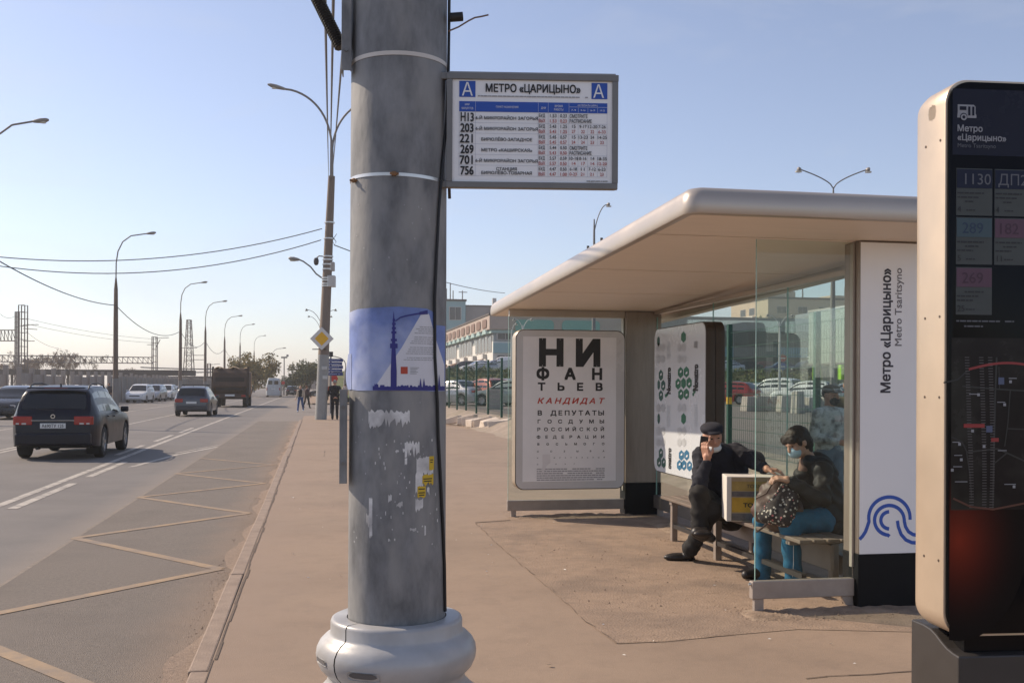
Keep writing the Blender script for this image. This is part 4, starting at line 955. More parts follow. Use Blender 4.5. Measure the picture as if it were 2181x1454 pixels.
wb(MB().loft([[(x, y, z) for x, z in rrect(lx0+.012, lz0+.012, lx1-.012, lz1-.012, .10, 8)] for y in (LY-.0065, LY-.009)]), 'glass_border', mat('border_grey', (.60, .585, .575), .25, var=.06, scale=2), lb, smooth=40)
def E_(zx, zy, y=LY-.012): return on_y(1060+zx/3.029, 660+zy/3.029, y)
a_, c_ = E_(160, 1108), E_(766, 178); wb(MB().b2((a_.x, LY-.0115, a_.z), (c_.x, LY-.0095, c_.z)), 'poster', mat('poster_paper', (.82, .81, .81), .35, var=.05, scale=3), lb)
def rowt(s, y0, y1, x0, x1, m=ink, bold=.02, shear=0, xs=1.25, lname='lettering'):
    a, c = E_(x0, y1, LY-.0128), E_(x1, y0, LY-.0128); hgt = (c.z-a.z)/.73; n = len(s); w0 = hgt*.42*xs
    for i, ch in enumerate(s):
        if ch == ' ': continue
        cx = a.x+w0+(c.x-a.x-2*w0)*(i/(n-1)); text(ch, hgt, m, lb, Vector((cx-lb.location.x, a.y-lb.location.y, a.z)), X_, Z_, 'CENTER', xs, bold, lname, shear)
rowt('НИ', 198, 352, 245, 682, ink, .055, 0, 1.12)
rowt('ФАН', 378, 445, 248, 684, ink, .045, 0, 1.1); rowt('ТЬЕВ', 472, 517, 250, 686, ink, .045); rowt('КАНДИДАТ', 568, 602, 248, 688, mat('poster_red2', (.50, .045, .03), .5, var=.03), .03, .25)
rowt('В ДЕПУТАТЫ', 648, 678, 250, 688, ink, .03); rowt('ГОСДУМЫ', 706, 730, 250, 688, ink, .03); rowt('РОССИЙСКОЙ', 757, 780, 250, 690, ink, .03); rowt('ФЕДЕРАЦИИ', 807, 828, 250, 690, ink, .03)
rowt('ВОСЬМОГО', 855, 872, 252, 690, ink, .03); rowt('СОЗЫВА', 903, 917, 252, 690, ink, .02); rowt('ИЗБИРАТЕЛЬНЫЙ', 946, 957, 252, 692, ink, .02); rowt('ОКРУГ', 988, 998, 252, 500, ink, .02)
b = MB()
for i in range(6): a_ = E_(252, 1030+i*14, LY-.0128); c_ = E_(690, 1030+i*14); dashes(b, a_, X_, Z_, c_.x-a_.x, .014, i, .96, (.015, .06))
wb(b, 'small_print', mat('print_pale', (.36, .35, .37), .6, var=.05), lb)
b = MB(); P = [(288, 932), (338, 930), (340, 985), (318, 1000), (296, 1048), (284, 1040), (290, 985)]; b.quad(*[E_(x, y, LY-.0136) for x, y in P][::-1]); wb(b, 'torn_sticker', mat('sticker_pale', (.72, .70, .70), .6, var=.05), lb)
# ---- second lightbox on the back wall, hexagon print
NX = 3.88; a_ = on_x(1394, 850, NX); c_ = on_x(1504, 850, NX); ny1, ny0 = a_.y, c_.y; nz0, nz1 = on_x(1394, 1002, NX).z, on_x(1394, 701, NX).z
nb = thing('advert_lightbox', 'advertising lightbox printed with green and blue hexagons behind the seated man', 'lightbox', (NX, (ny0+ny1)/2, 0))
brn = mat('lightbox_brown', (.075, .058, .046), .45, .4, var=.1)
for x_a, x_b in ((NX, NX+.10), (NX+.104, NX+.20)):
    rings = [[(x, y, z) for y, z in rrect(ny0+i, nz0+i, ny1-i, nz1-i, .12, 8)] for x, i in ((x_a, .012), (x_a, .002), (x_a+.004, 0), (x_b-.004, 0), (x_b, .004))]
    wb(MB().loft(rings), 'housing', brn, nb, smooth=40)
wb(MB().loft([[(x, y, z) for y, z in rrect(ny0+.012, nz0+.012, ny1-.012, nz1-.012, .11, 8)] for x in (NX-.001, NX-.006)]), 'printed_face', mat('lightbox_face', (.60, .63, .65), .25, var=.03, scale=2), nb, smooth=40)
def N_(zx, zy, o=.008): return on_x(1380+zx/3.4615, 640+zy/3.4615, NX-o)
def hexa(b, cx, cy, w, h, o=.008): b.quad(*[N_(cx+dx*w, cy+dy*h, o) for dx, dy in ((0, -.5), (.5, -.25), (.5, .25), (0, .5), (-.5, .25), (-.5, -.25))])
hg = mat('hex_green', (.02, .14, .075), .5, var=.12); hdk = mat('hex_dark_green', (.03, .10, .08), .5, var=.1); hb = mat('hex_blue', (.025, .13, .24), .5, var=.1); hgr = mat('hex_grey', (.42, .44, .45), .5, var=.06); hw = mat('hex_white', (.68, .70, .71), .5, var=.03)
def hexset(name, cs, m, w, h, hole=True):
    b = MB()
    for x, y in cs: hexa(b, x, y, w, h)
    o = wb(b, name, m, nb)
    if hole:
        b = MB()
        for i, (x, y) in enumerate(cs):
            dy = 8 if i % 2 else -6; b.quad(N_(x-w*.16, y+dy+h*.12, .0095), N_(x+w*.2, y+dy+h*.04, .0095), N_(x+w*.2, y+dy-h*.16, .0095), N_(x-w*.1, y+dy-h*.06, .0095))
        b.build('hexagon_icon', hw, o)
hexset('green_hexagons', [(240, 530), (283, 526), (222, 614), (303, 606), (242, 692), (283, 688)], hg, 38, 84); hexset('green_hexagons', [(262, 609), (262, 870), (262, 268)], hg, 34, 84, False)
hexset('dark_hexagons', [(95, 550), (112, 625), (95, 700)], hdk, 30, 84); hexset('dark_hexagons', [(79, 620), (79, 870), (77, 300)], hdk, 18, 80, False); hexset('dark_hexagons', [(95, 1125), (82, 1190), (116, 1195)], hdk, 30, 80)
hexset('blue_hexagons', [(246, 1140), (285, 1138), (232, 1212), (265, 1212), (306, 1218)], hb, 36, 80)
hexset('grey_hexagons', [(x+dx, y) for y in (345, 430, 790, 960, 1045) for x in (250, 95) for dx in (-18, 16)], hgr, 30, 66, False)
for zx, za, zb, hgt in ((368, 665, 476, .115), (166, 690, 500, .105), (170, 1240, 1092, .10)):
    a_, c_ = N_(zx, za, .009), N_(zx, zb, .009); text('Novattro' if za < 1000 else 'ovattro', hgt/.73*1.25, ink, nb, a_-nb.location, (0, 0, 1), (0, 1, 0), 'LEFT', 1, .03, wfit=c_.z-a_.z)
b = MB()
for zx, za, zb in ((352, 930, 760), (150, 930, 770), (352, 350, 300), (150, 430, 300)):
    for i in range(14): t = za+(zb-za)*i/14; b.quad(N_(zx-12, t, .009), N_(zx+12, t, .009), N_(zx+12, t-5, .009), N_(zx-12, t-5, .009))
wb(b, 'faint_lettering', hgr, nb)
hexset('leaf_mark', [(334, 690), (344, 670), (336, 660), (132, 700), (142, 690)], hg, 14, 30, False)
# ================================================================== vehicles
car_glass = mat('car_glass', (.012, .014, .016), .06, var=0, spec=.6); tyre_m = mat('tyre_rubber', (.014, .014, .014), .8, var=.2, scale=30); rim_m = mat('wheel_alloy', (.34, .34, .34), .35, .8, var=.1)
under_m = mat('car_underside', (.012, .012, .012), .8, var=.2); trim_m = mat('black_trim', (.022, .022, .024), .55, var=.1); red_lamp = mat('tail_lamp_red', (.36, .018, .014), .18, var=.06, coat=.6); clear_lamp = mat('clear_lamp', (.62, .60, .58), .15, .3, var=.05, coat=.5)
plate_m = mat('number_plate', (.72, .71, .68), .5, var=.04); chrome = mat('chrome', (.62, .62, .62), .12, 1.0, var=.02)
def paint(name, c, rough=.22, metal=.25, dusty=.12): return mat('paint_'+name, c, rough, metal, var=dusty, scale=3, coat=.45)
SHAPES = {   # t, lower shoulder (belt) height, top height ; heights as fractions of H
 'suv': [(0, .52, .545), (.006, .60, .635), (.02, .612, .68), (.045, .618, .80), (.075, .622, .915), (.10, .625, .955), (.16, .625, .985), (.28, .62, 1.0), (.42, .612, .995), (.52, .605, .965), (.56, .60, .925), (.62, .595, .80), (.70, .59, .645), (.715, .585, .618), (.80, .56, .595), (.90, .525, .56), (.955, .47, .51), (.985, .40, .44), (1, .33, .37)],
 'hatch': [(0, .50, .53), (.008, .58, .62), (.03, .61, .68), (.07, .625, .82), (.12, .63, .93), (.17, .632, .97), (.28, .63, 1.0), (.42, .62, .995), (.52, .612, .955), (.57, .605, .90), (.64, .60, .76), (.72, .595, .65), (.735, .59, .625), (.82, .56, .59), (.91, .51, .55), (.96, .45, .49), (.988, .39, .42), (1, .32, .36)],
 'sedan': [(0, .50, .53), (.01, .60, .64), (.03, .63, .68), (.10, .64, .70), (.17, .645, .715), (.20, .645, .75), (.25, .645, .86), (.31, .64, .965), (.38, .635, 1.0), (.47, .628, .995), (.54, .62, .95), (.60, .612, .86), (.68, .602, .70), (.705, .60, .64), (.80, .57, .60), (.90, .52, .55), (.96, .45, .49), (.988, .39, .42), (1, .32, .36)],
 'van': [(0, .55, .60), (.004, .60, .80), (.01, .62, .93), (.03, .62, .985), (.08, .62, 1.0), (.5, .62, 1.0), (.68, .60, .985), (.74, .58, .93), (.82, .53, .70), (.86, .50, .55), (.93, .45, .48), (.98, .38, .41), (1, .30, .33)]}
WIN = {'suv': (.105, .665), 'hatch': (.13, .69), 'sedan': (.235, .665), 'van': (.60, .80)}
REARW = {'suv': (.020, .080), 'hatch': (.032, .125), 'sedan': (.205, .305), 'van': None}
FRONTW = {'suv': (.555, .705), 'hatch': (.575, .725), 'sedan': (.56, .695), 'van': (.75, .855)}
def interp(tab, t):
    for a, b in zip(tab, tab[1:]):
        if a[0] <= t <= b[0]:
            s = (t-a[0])/(b[0]-a[0]+1e-9); return [x+(y-x)*s for x, y in zip(a[1:], b[1:])]
    return list(tab[-1][1:])
def car(name, label, loc, rotz, pm, shape='suv', L=4.6, Wd=1.88, H=1.7, wb_=2.74, wr=.36, detail=1, group=None, plate=None, rails=False, roofbox=None, cat='car', lower=None, rear_off=None):
    c = thing(name, label, cat, loc, rotz, group); w = Wd/2; tab = SHAPES[shape]; zb0 = .20+.09*(shape == 'suv')
    ro = rear_off if rear_off is not None else (L-wb_)*.5*.98; wy = (-L/2+ro, -L/2+ro+wb_); ar = wr*1.16
    def planw(t): e = min(t, 1-t); return w*(1-.16*max(0, 1-e/.10)**2.2) if t < .5 else w*(1-.24*max(0, 1-e/.14)**2.0)
    def ring(t):
        B, U = (v*H for v in interp(tab, t)); y = -L/2+t*L; ww = planw(t); zb = zb0+(.10 if t < .02 or t > .98 else .03*(t < .06))
        g = max(0.0, min(1.0, (U-B)/(.34*H))); wtop = ww*(.965-.225*g); za = zb
        for yc in wy:
            if abs(y-yc) < ar: za = max(za, wr+math.sqrt(ar*ar-(y-yc)**2))
        za = min(za, B-.10); zm = max(za+.02, zb+.55*(B-zb)); 
        h = [(0, max(zb, za-.02)), (ww*.80, max(zb, za-.02)), (ww*.975, za), (ww*.995, za+(zm-za)*.5), (ww, zm), (ww*.985, B-.05), (ww*.955, B), (wtop+(ww*.955-wtop)*.55, B+(U-B)*.45), (wtop, U-.055*g-.012), (wtop*.93, U-.012*g-.004), (wtop*.6, U+.006), (0, U+.012)]
        return y, h
    ts = sorted(set([a[0] for a in tab]+[i/46 for i in range(47)]+[(yc+sg*f*ar+L/2)/L for yc in wy for sg in (-1, 1) for f in (0, .35, .6, .8, .92, .985, 1.001)])) if detail else sorted(set([a[0] for a in tab]+[(yc+sg*f*ar+L/2)/L for yc in wy for sg in (-1, 1) for f in (0, .5, .85, 1.001)]))
    ts = [t for t in ts if 0 <= t <= 1]; rings = []
    for t in ts:
        y, h = ring(t); rings.append([(x, y, z) for x, z in h]+[(-x, y, z) for x, z in h[1:-1]][::-1])
    MB().loft(rings).build('body', pm, c, smooth=32)
    MB().b2((-w*.80, -L/2+.12, zb0-.03), (w*.80, L/2-.12, .62*H*.7)).build('underbody', under_m, c)
    def P(t, s, side, off=.006):                         # on the glasshouse side
        y, h = ring(t); a, b = Vector((h[6][0], h[6][1])), Vector((h[8][0], h[8][1])); m_ = Vector((h[7][0], h[7][1])); q = (a*(1-2*s)+m_*2*s) if s < .5 else (m_*(2-2*s)+b*(2*s-1))
        return Vector((side*(q.x+off), y, q.y))
    t0, t1 = WIN[shape]
    if shape in ('suv', 'hatch'): cuts = [(t0, .235), (.245, .40), (.412, t1)]
    elif shape == 'sedan': cuts = [(t0, .41), (.42, t1)]
    else: cuts = [(t0, t1)]
    for side in (-1, 1):
        for a, b in cuts:
            n = 8 if detail else 4; V = []
            for i in range(n+1):
                t = a+(b-a)*i/n; Bz, Uz = interp(tab, t); g = max(0, min(1, (Uz-Bz)/.34)); top = .90 if g > .6 else .82*max(.05, g/.6)
                V += [P(t, .07, side), P(t, max(.09, top), side)]
            MB().add(V, [(2*i, 2*i+2, 2*i+3, 2*i+1) for i in range(n)]).build('side_window', car_glass, c, smooth=60)
    def across(t0, t1, k, off, nm, m_, shrink=1.0):
        n = 6; V = []
        for i in range(n+1):
            t = t0+(t1-t0)*i/n; y, h = ring(t); 
            for u in (-1, -.6, 0, .6, 1):
                x = u*h[9][0]*k; z = (h[11][1] if u == 0 else h[10][1] if abs(u) < .8 else h[9][1])+off*.6
                V.append((x, y+(-off if t < .4 else off), z))
        MB().add(V, [(i*5+j, i*5+j+1, (i+1)*5+j+1, (i+1)*5+j) for i in range(n) for j in range(4)]).build(nm, m_, c, smooth=60)
    if REARW[shape]: across(*REARW[shape], .94, .010, 'rear_window', car_glass)
    else:
        for sx in (-1, 1): MB().b2((sx*w*.12, -L/2-.012, H*.66), (sx*w*.66, -L/2+.02, H*.86)).build('rear_window', car_glass, c, bevel=.02)
        MB().b2((-.008, -L/2-.006, H*.25), (.008, -L/2+.02, H*.93)).build('door_gap', trim_m, c)
    across(*FRONTW[shape], .94, .010, 'windscreen', car_glass)
    # wheels
    tb_ = MB().lathe([(wr*.62, -.105), (wr*.93, -.108), (wr*.985, -.085), (wr, -.05), (wr, .05), (wr*.985, .085), (wr*.93, .108), (wr*.62, .105)], 28 if detail else 14); tb_.V = [(z, x, y) for x, y, z in tb_.V]
    rb_ = MB().lathe([(.0, .072), (wr*.16, .078), (wr*.18, .06), (wr*.60, .055), (wr*.64, .10), (wr*.64, -.08)], 24 if detail else 12)
    if detail:
        for k in range(5):
            a = 2*math.pi*k/5; d = Vector((math.cos(a), math.sin(a), 0)); e = Vector((-d.y, d.x, 0)); rb_.add([d*wr*.1+e*.035+Vector((0, 0, .085)), d*wr*.1-e*.035+Vector((0, 0, .085)), d*wr*.62-e*.045+Vector((0, 0, .098)), d*wr*.62+e*.045+Vector((0, 0, .098)), d*wr*.1+e*.04+Vector((0, 0, .05)), d*wr*.1-e*.04+Vector((0, 0, .05)), d*wr*.62-e*.05+Vector((0, 0, .06)), d*wr*.62+e*.05+Vector((0, 0, .06))], [(0, 1, 2, 3), (0, 3, 7, 4), (1, 5, 6, 2), (3, 2, 6, 7)])
    rb_.V = [(z, x, y) for x, y, z in rb_.V]; tme = tb_.mesh('wheel', 50); tme.materials.append(tyre_m); rme = rb_.mesh('rim', 40); rme.materials.append(rim_m)
    for side in (-1, 1):
        for yc in wy:
            wo = link('wheel', tme, c, 0, (side*(w-.12), yc, wr)); wo.rotation_euler = (0, 0, 0 if side > 0 else math.pi); link('rim', rme, wo)
    B0, U0 = (v*H for v in interp(tab, .004))
    # rear lamps, plate, bumper
    for side in (-1, 1):
        xa, xb = (side*w*.47, side*w*.88) if shape != 'van' else (side*w*.78, side*w*.87); za_, zb_ = (H*.472, H*.588) if shape == 'suv' else (H*.52, H*.60) if shape != 'van' else (H*.34, H*.50)
        b = MB().b2((xa, -L/2-.02, za_), (xb, -L/2+.10, zb_)); tl = b.build('tail_lamp', red_lamp, c, bevel=.018)
        b = MB(); xs_ = side*w*.90; b.b2((xs_-side*.09, -L/2+.02, za_), (xs_+side*.006, -L/2+.22, zb_)); b.build('lamp_wrap', red_lamp, tl, bevel=.02)
        if detail and shape == 'suv' and plate: MB().b2((side*w*.60, -L/2-.026, za_+.01), (side*w*.70, -L/2-.010, za_+.045)).build('reverse_lamp', clear_lamp, tl, bevel=.004); MB().b2((side*w*.76, -L/2-.026, za_+.01), (side*w*.83, -L/2-.010, za_+.045)).build('reverse_lamp', clear_lamp, tl, bevel=.004)
        b = MB().b2((side*w*.52, L/2-.16, H*.36), (side*w*.80, L/2-.045, H*.43)); b.build('headlamp', clear_lamp, c, bevel=.02)
        m2 = MB(); m2.b2((side*(w-.02), L*.135, B_at(tab, .63)*H+.02), (side*(w+.17), L*.135+.10, B_at(tab, .63)*H+.16)); m2.build('mirror', pm if detail < 2 else trim_m, c, bevel=.03)
    pz = H*.46 if shape == 'suv' else H*.43; MB().b2((-.27, -L/2-.030, pz-.058), (.27, -L/2+.02, pz+.058)).build('number_plate', plate_m, c, bevel=.006)
    if plate: text(plate, .105, ink, c, (0, -L/2-.032, pz-.038), X_, Z_, 'CENTER', 1, .01, 'plate_number', wfit=.46)
    MB().b2((-w*.86, -L/2-.045, zb0+.04), (w*.86, -L/2+.16, H*.365)).build('rear_bumper', lower or pm, c, bevel=.05, seg=3)
    MB().b2((-w*.74, L/2-.12, zb0+.06), (w*.74, L/2+.02, H*.28)).build('front_bumper', lower or pm, c, bevel=.04)
    MB().b2((-w*.50, L/2-.10, H*.345), (w*.50, L/2+.005, H*.40)).build('grille', trim_m, c, bevel=.01)
    if rails:
        for side in (-1, 1):
            pts = [Vector((side*(ring(t)[1][9][0]*.99), -L/2+t*L, ring(t)[1][9][1]+hh)) for t, hh in ((.12, 0), (.14, .05), (.2, .07), (.35, .07), (.48, .06), (.51, 0))]; MB().tube(pts, .018, 8).build('roof_rail', trim_m if rails == 1 else chrome, c, smooth=60)
        MB().prism([(0, 0), (.10, 0), (.03, .07), (.0, .07)], lambda u, v, t: (t, -L/2+.15*L+u, H*.985+v), -.012, .012).build('aerial_fin', trim_m, c)
    if detail:
        for side in (-1, 1):
            b = MB()
            for t in (.24, .408, .60):
                V = []
                for q in range(2, 7):
                    y, h = ring(t); V += [(side*(h[q][0]+.003), y-.006, h[q][1]), (side*(h[q][0]+.003), y+.006, h[q][1])]
                b.add(V, [(2*i, 2*i+2, 2*i+3, 2*i+1) for i in range(4)])
            for t in (.24, .408, .60): pass
            for k_, bb in enumerate(b.islands()): bb._build('door_seam', trim_m, c)
            for t in (.27, .435): y, h = ring(t); MB().b2((side*(h[5][0]-.01), y, h[5][1]-.05), (side*(h[5][0]+.03), y+.18, h[5][1]-.02)).build('door_handle', pm, c, bevel=.008)
    return c
def B_at(tab, t): return interp(tab, t)[0]
ROT_AWAY, ROT_TO = 0.0, math.pi
navy_p = mat('paint_navy', (.004, .0055, .015), .30, .0, var=.15, scale=3, coat=.06, spec=.35); grey_p = paint('grey', (.075, .08, .095), .3, .4); silver_p = paint('silver', (.42, .43, .45), .3, .6); white_p = paint('white', (.72, .71, .69), .28, 0, .05); dark_p = paint('charcoal', (.02, .022, .027), .2, .2); red_p = paint('red', (.32, .03, .025), .25, .1); maroon_p = paint('maroon', (.17, .012, .03), .25, .2); orange_p = paint('orange', (.40, .09, .035), .3, .1); blue_p = paint('blue', (.02, .05, .16), .25, .2); beige_p = paint('beige', (.42, .36, .28), .3, .2); teal_p = paint('pale_green', (.28, .33, .30), .3, .3)
# the dark estate in the near lane
suv = car('sport_utility_car', 'navy blue sport utility car with roof rails driving away in the near lane', (-5.80, 27.15, ROADZ), ROT_AWAY, navy_p, 'suv', 4.66, 1.88, 1.68, 2.76, .365, 1, None, 'А690ТУ 125', rails=1)
b = MB(); b.b2((-.46, -2.365, .885), (.46, -2.325, .90)); b.build('chrome_strip', chrome, suv, bevel=.004)
b = MB().lathe([(.030, 0), (.050, 0), (.050, .012), (.030, .012)], 20); b.V = [(x, -2.345-z, .985+y) for x, y, z in b.V]; b.build('badge', chrome, suv)
MB().bar((-.36, -2.33, 1.155), (.02, -2.36, 1.12), .018, .018).build('rear_wiper', trim_m, suv)
b = MB(); b.b2((-.62, -2.06, 1.612), (.62, -1.93, 1.64)); sp_ = b.build('rear_spoiler', navy_p, suv, bevel=.012); MB().b2((-.25, -2.072, 1.616), (.25, -2.058, 1.632)).build('brake_light', mat('brake_light_red', (.20, .02, .02), .2, var=.05), sp_)
for sx in (-1, 1): MB().b2((sx*.60, -1.80, .10), (sx*.88, -1.785, .40)).build('mud_flap', under_m, suv)
b = MB(); b.cyl((-.35, -2.30, .26), (-.35, -2.05, .26), .03, n=10); b.build('exhaust', trim_m, suv)
kod = car('crossover_car', 'grey crossover car with black roof bars following the refuse truck', (-6.45, 59.8, ROADZ), R(-1.0), grey_p, 'suv', 4.70, 1.88, 1.62, 2.79, .36, 1, None, None, rails=1, lower=mat('lower_grey', (.045, .046, .052), .5, var=.1))
b = MB()
for y in (.1, -.75): b.b2((-.70, y-.03, 1.68), (.70, y+.03, 1.715))
b.build('roof_bar', trim_m, kod)
# refuse truck
tr = thing('refuse_truck', 'dirty brown refuse truck seen from behind on the road', 'truck', (-6.3, 83.0, ROADZ), 0)
rust = mat('truck_brown', (.085, .05, .032), .7, .1, var=.4, scale=2.5, bump=.2, patch=(.05, .035, .028), pscale=1.5); tdk = mat('truck_dark', (.03, .022, .018), .8, var=.3)
b = MB(); b.prism([(.75, 1.0), (2.9, .75), (2.9, 2.85), (1.0, 2.95), (.6, 2.6), (.45, 1.6)], lambda u, v, t: (t, u-3.0, v), -1.25, 1.25); b.prism([(2.9, .9), (6.2, .9), (6.2, 2.7), (2.9, 2.7)], lambda u, v, t: (t, u-3.0, v), -1.2, 1.2); b.build('body', rust, tr, bevel=.04)
MB().b2((-1.05, -2.50, 1.30), (1.05, -2.30, 2.25)).build('hopper_mouth', tdk, tr)
for sx in (-1, 1): MB().bar((sx*1.30, -2.4, .9), (sx*1.30, -1.8, 3.05), .14, .18).build('lift_arm', rust, tr); MB().bar((sx*1.22, -2.62, 1.0), (sx*1.22, -2.40, 1.45), .1).build('bin_hook', tdk, tr); MB().b2((sx*.85, -2.72, .80), (sx*1.15, -2.60, .95)).build('tail_lamp', red_lamp, tr)
MB().b2((-1.2, -2.65, .72), (1.2, -2.45, 1.02)).build('rear_bumper', rust, tr, bevel=.02)
b = MB(); V = [(-1.15+2.3*i/10, -2.1+1.6*j/6, 2.95+.10*math.sin(i*1.3)+.06*math.sin(j*2.1)) for j in range(7) for i in range(11)]; b.add(V, [(j*11+i, j*11+i+1, (j+1)*11+i+1, (j+1)*11+i) for j in range(6) for i in range(10)]); b.build('tarpaulin', mat('tarpaulin_tan', (.34, .25, .16), .9, var=.2), tr, smooth=60)
MB().b2((-1.15, 3.3, .7), (1.15, 4.9, 2.75)).build('cab', mat('cab_orange', (.35, .10, .03), .4, var=.1), tr, bevel=.1); MB().b2((-1.0, -2.3, .62), (1.0, 4.6, .95)).build('chassis', tdk, tr)
MB().b2((-.35, -2.66, .85), (.35, -2.645, .98)).build('number_plate', plate_m, tr)
wt = MB().lathe([(.25, -.15), (.48, -.15), (.5, -.1), (.5, .1), (.48, .15), (.25, .15), (.2, .06), (0, .06)], 20); wt.V = [(z, x, y) for x, y, z in wt.V]; wme = wt.mesh('wheel', 40); wme.materials.append(tyre_m)
for sx in (-1, 1):
    for y in (-1.2, -.05, 3.9): link('wheel', wme, tr, 0, (sx*1.02, y, .5))
car('delivery_van', 'white panel van seen from behind far down the road', (-5.7, 150, ROADZ), 0, mat('van_white', (.50, .52, .52), .4, var=.08, scale=2), 'van', 5.6, 2.05, 2.65, 3.4, .36, 1, cat='van')
# cars in the parking bays along the railway wall, facing this way
row = [(-14.6, 55.0, dark_p, 'hatch', 1.62, 'dark hatchback cut by the left edge of the picture'), (-16.0, 66.0, white_p, 'sedan', 1.55, 'white saloon parked behind the navy car, near the left edge'), (-16.2, 80.0, white_p, 'hatch', 1.60, 'white car mostly hidden behind the navy car roof'),
       (-16.0, 101.0, white_p, 'suv', 1.72, 'white crossover heading the row of parked cars right of the first lamp post'), (-16.0, 109.5, silver_p, 'suv', 1.70, 'silver crossover, second in the row of parked cars'), (-16.0, 118, white_p, 'suv', 1.70, 'white crossover, third in the row of parked cars'),
       (-16.0, 127, silver_p, 'sedan', 1.5, 'silver saloon, fourth in the row of parked cars'), (-16.0, 136, red_p, 'hatch', 1.5, 'dark red car at the end of the row of parked cars')]
for x, y, pm_, s_, H_, lab in row: car('parked_car', lab, (x, y, ROADZ), ROT_TO+R(-4), pm_, s_, 4.5, 1.84, H_, 2.65, .34, 1 if y < 105 else 0, 'cars parked along the railway wall')
for x, y, pm_, s_, lab, rz in ((-3.6, 168, dark_p, 'hatch', 'dark car just right of the distant white van', 0), (-1.8, 178, silver_p, 'suv', 'silver car beyond the white van with its brake lights toward us', 0), (1.5, 150, dark_p, 'sedan', 'dark car waiting on the far side street', 1.3), (-3.9, 190, red_p, 'hatch', 'small red car far down the road', 0)):
    car('distant_car', lab, (x, y, ROADZ), rz, pm_, s_, 4.5, 1.84, 1.55, 2.65, .34, 0, 'distant cars on the road')
tl = thing('lorry_trailer', 'pale lorry trailer with a red sign standing far down the road', 'lorry', (1.2, 200, ROADZ), 0)
MB().b2((-3.2, 0, .9), (3.4, 9, 4.0)).build('box_body', mat('trailer_pale', (.45, .40, .36), .6, var=.1), tl, bevel=.05); MB().b2((-2.5, -.06, 2.7), (1.0, -.01, 3.7)).build('red_panel', mat('panel_maroon', (.22, .04, .05), .6, var=.1), tl)
for sx in (-1, 1):
    for y in (1.5, 7): link('wheel', wme, tl, 0, (sx*2.4, y, .5))
# cars in the lot behind the green fence
LZ = .42
def lotcar(px, py, d, z, **k):
    p = at(px, py, d); return Vector((p.x, p.y, z))
lot = [(968, 62, silver_p, 'sedan', 1.5, .7, 'grey green saloon nearest the big post behind the fence'), (985, 74, white_p, 'hatch', 1.5, 1.2, 'white car behind the grey green saloon in the lot'), (1034, 62, orange_p, 'hatch', 1.62, .35, 'orange red hatchback behind the green fence'), (1060, 76, silver_p, 'suv', 1.7, .6, 'silver car beyond the orange red hatchback'), (1083, 60, teal_p, 'hatch', 1.55, .9, 'pale car half hidden by the eye chart lightbox'),
       (1643, 72, white_p, 'suv', 1.80, .62, 'white estate car side on, behind the concrete blocks'), (1715, 66, white_p, 'hatch', 1.60, .66, 'white hatchback to the right of the white estate'), (1568, 76, maroon_p, 'sedan', 1.45, 1.4, 'maroon saloon left of the white estate'), (1606, 88, silver_p, 'sedan', 1.5, .5, 'silver car between maroon saloon and white estate'),
       (1680, 92, dark_p, 'suv', 1.7, 1.4, 'dark car behind the white estate car'), (1730, 96, silver_p, 'suv', 1.6, 1.3, 'silver car behind the white hatchback'), (1795, 70, silver_p, 'sedan', 1.5, 1.2, 'silver saloon beside the end pillar'), (1545, 70, red_p, 'hatch', 1.55, .8, 'red car partly hidden behind the hexagon lightbox')]
for px, d, pm_, s_, H_, rz, lab in lot:
    p = at(px, 850, d); car('parked_car', lab, (p.x, p.y, LZ), rz, pm_, s_, 4.4, 1.82, H_, 2.62, .33, 1, 'cars in the lot behind the fence')
ter = [(988, 128, dark_p, 'suv', 'dark car on the terrace above the grass bank, left one'), (1018, 124, white_p, 'sedan', 'white car on the terrace, second from the left'), (1050, 122, silver_p, 'suv', 'silver car on the terrace, third from the left'), (1080, 122, white_p, 'van', 'white van on the terrace beside the lightbox'),
       (1548, 120, silver_p, 'sedan', 'grey car on the terrace just right of the hexagon lightbox'), (1585, 121, dark_p, 'sedan', 'dark saloon on the terrace left of the road signs'), (1618, 124, maroon_p, 'hatch', 'brownish hatchback on the terrace near the no entry sign'), (1660, 122, blue_p, 'sedan', 'blue saloon under the no entry sign on the terrace'),
       (1712, 121, dark_p, 'suv', 'black sport utility car right of the blue saloon on the terrace'), (1790, 122, dark_p, 'sedan', 'dark car on the terrace beside the end pillar')]
for px, d, pm_, s_, lab in ter:
    p = at(px, 790, d); car('parked_car', lab, (p.x, p.y, 3.1), random.uniform(.9, 2.0), pm_, s_, 4.4, 1.82, 1.95 if s_ == 'van' else 1.55, 2.62, .33, 0, 'cars on the terrace above the bank')
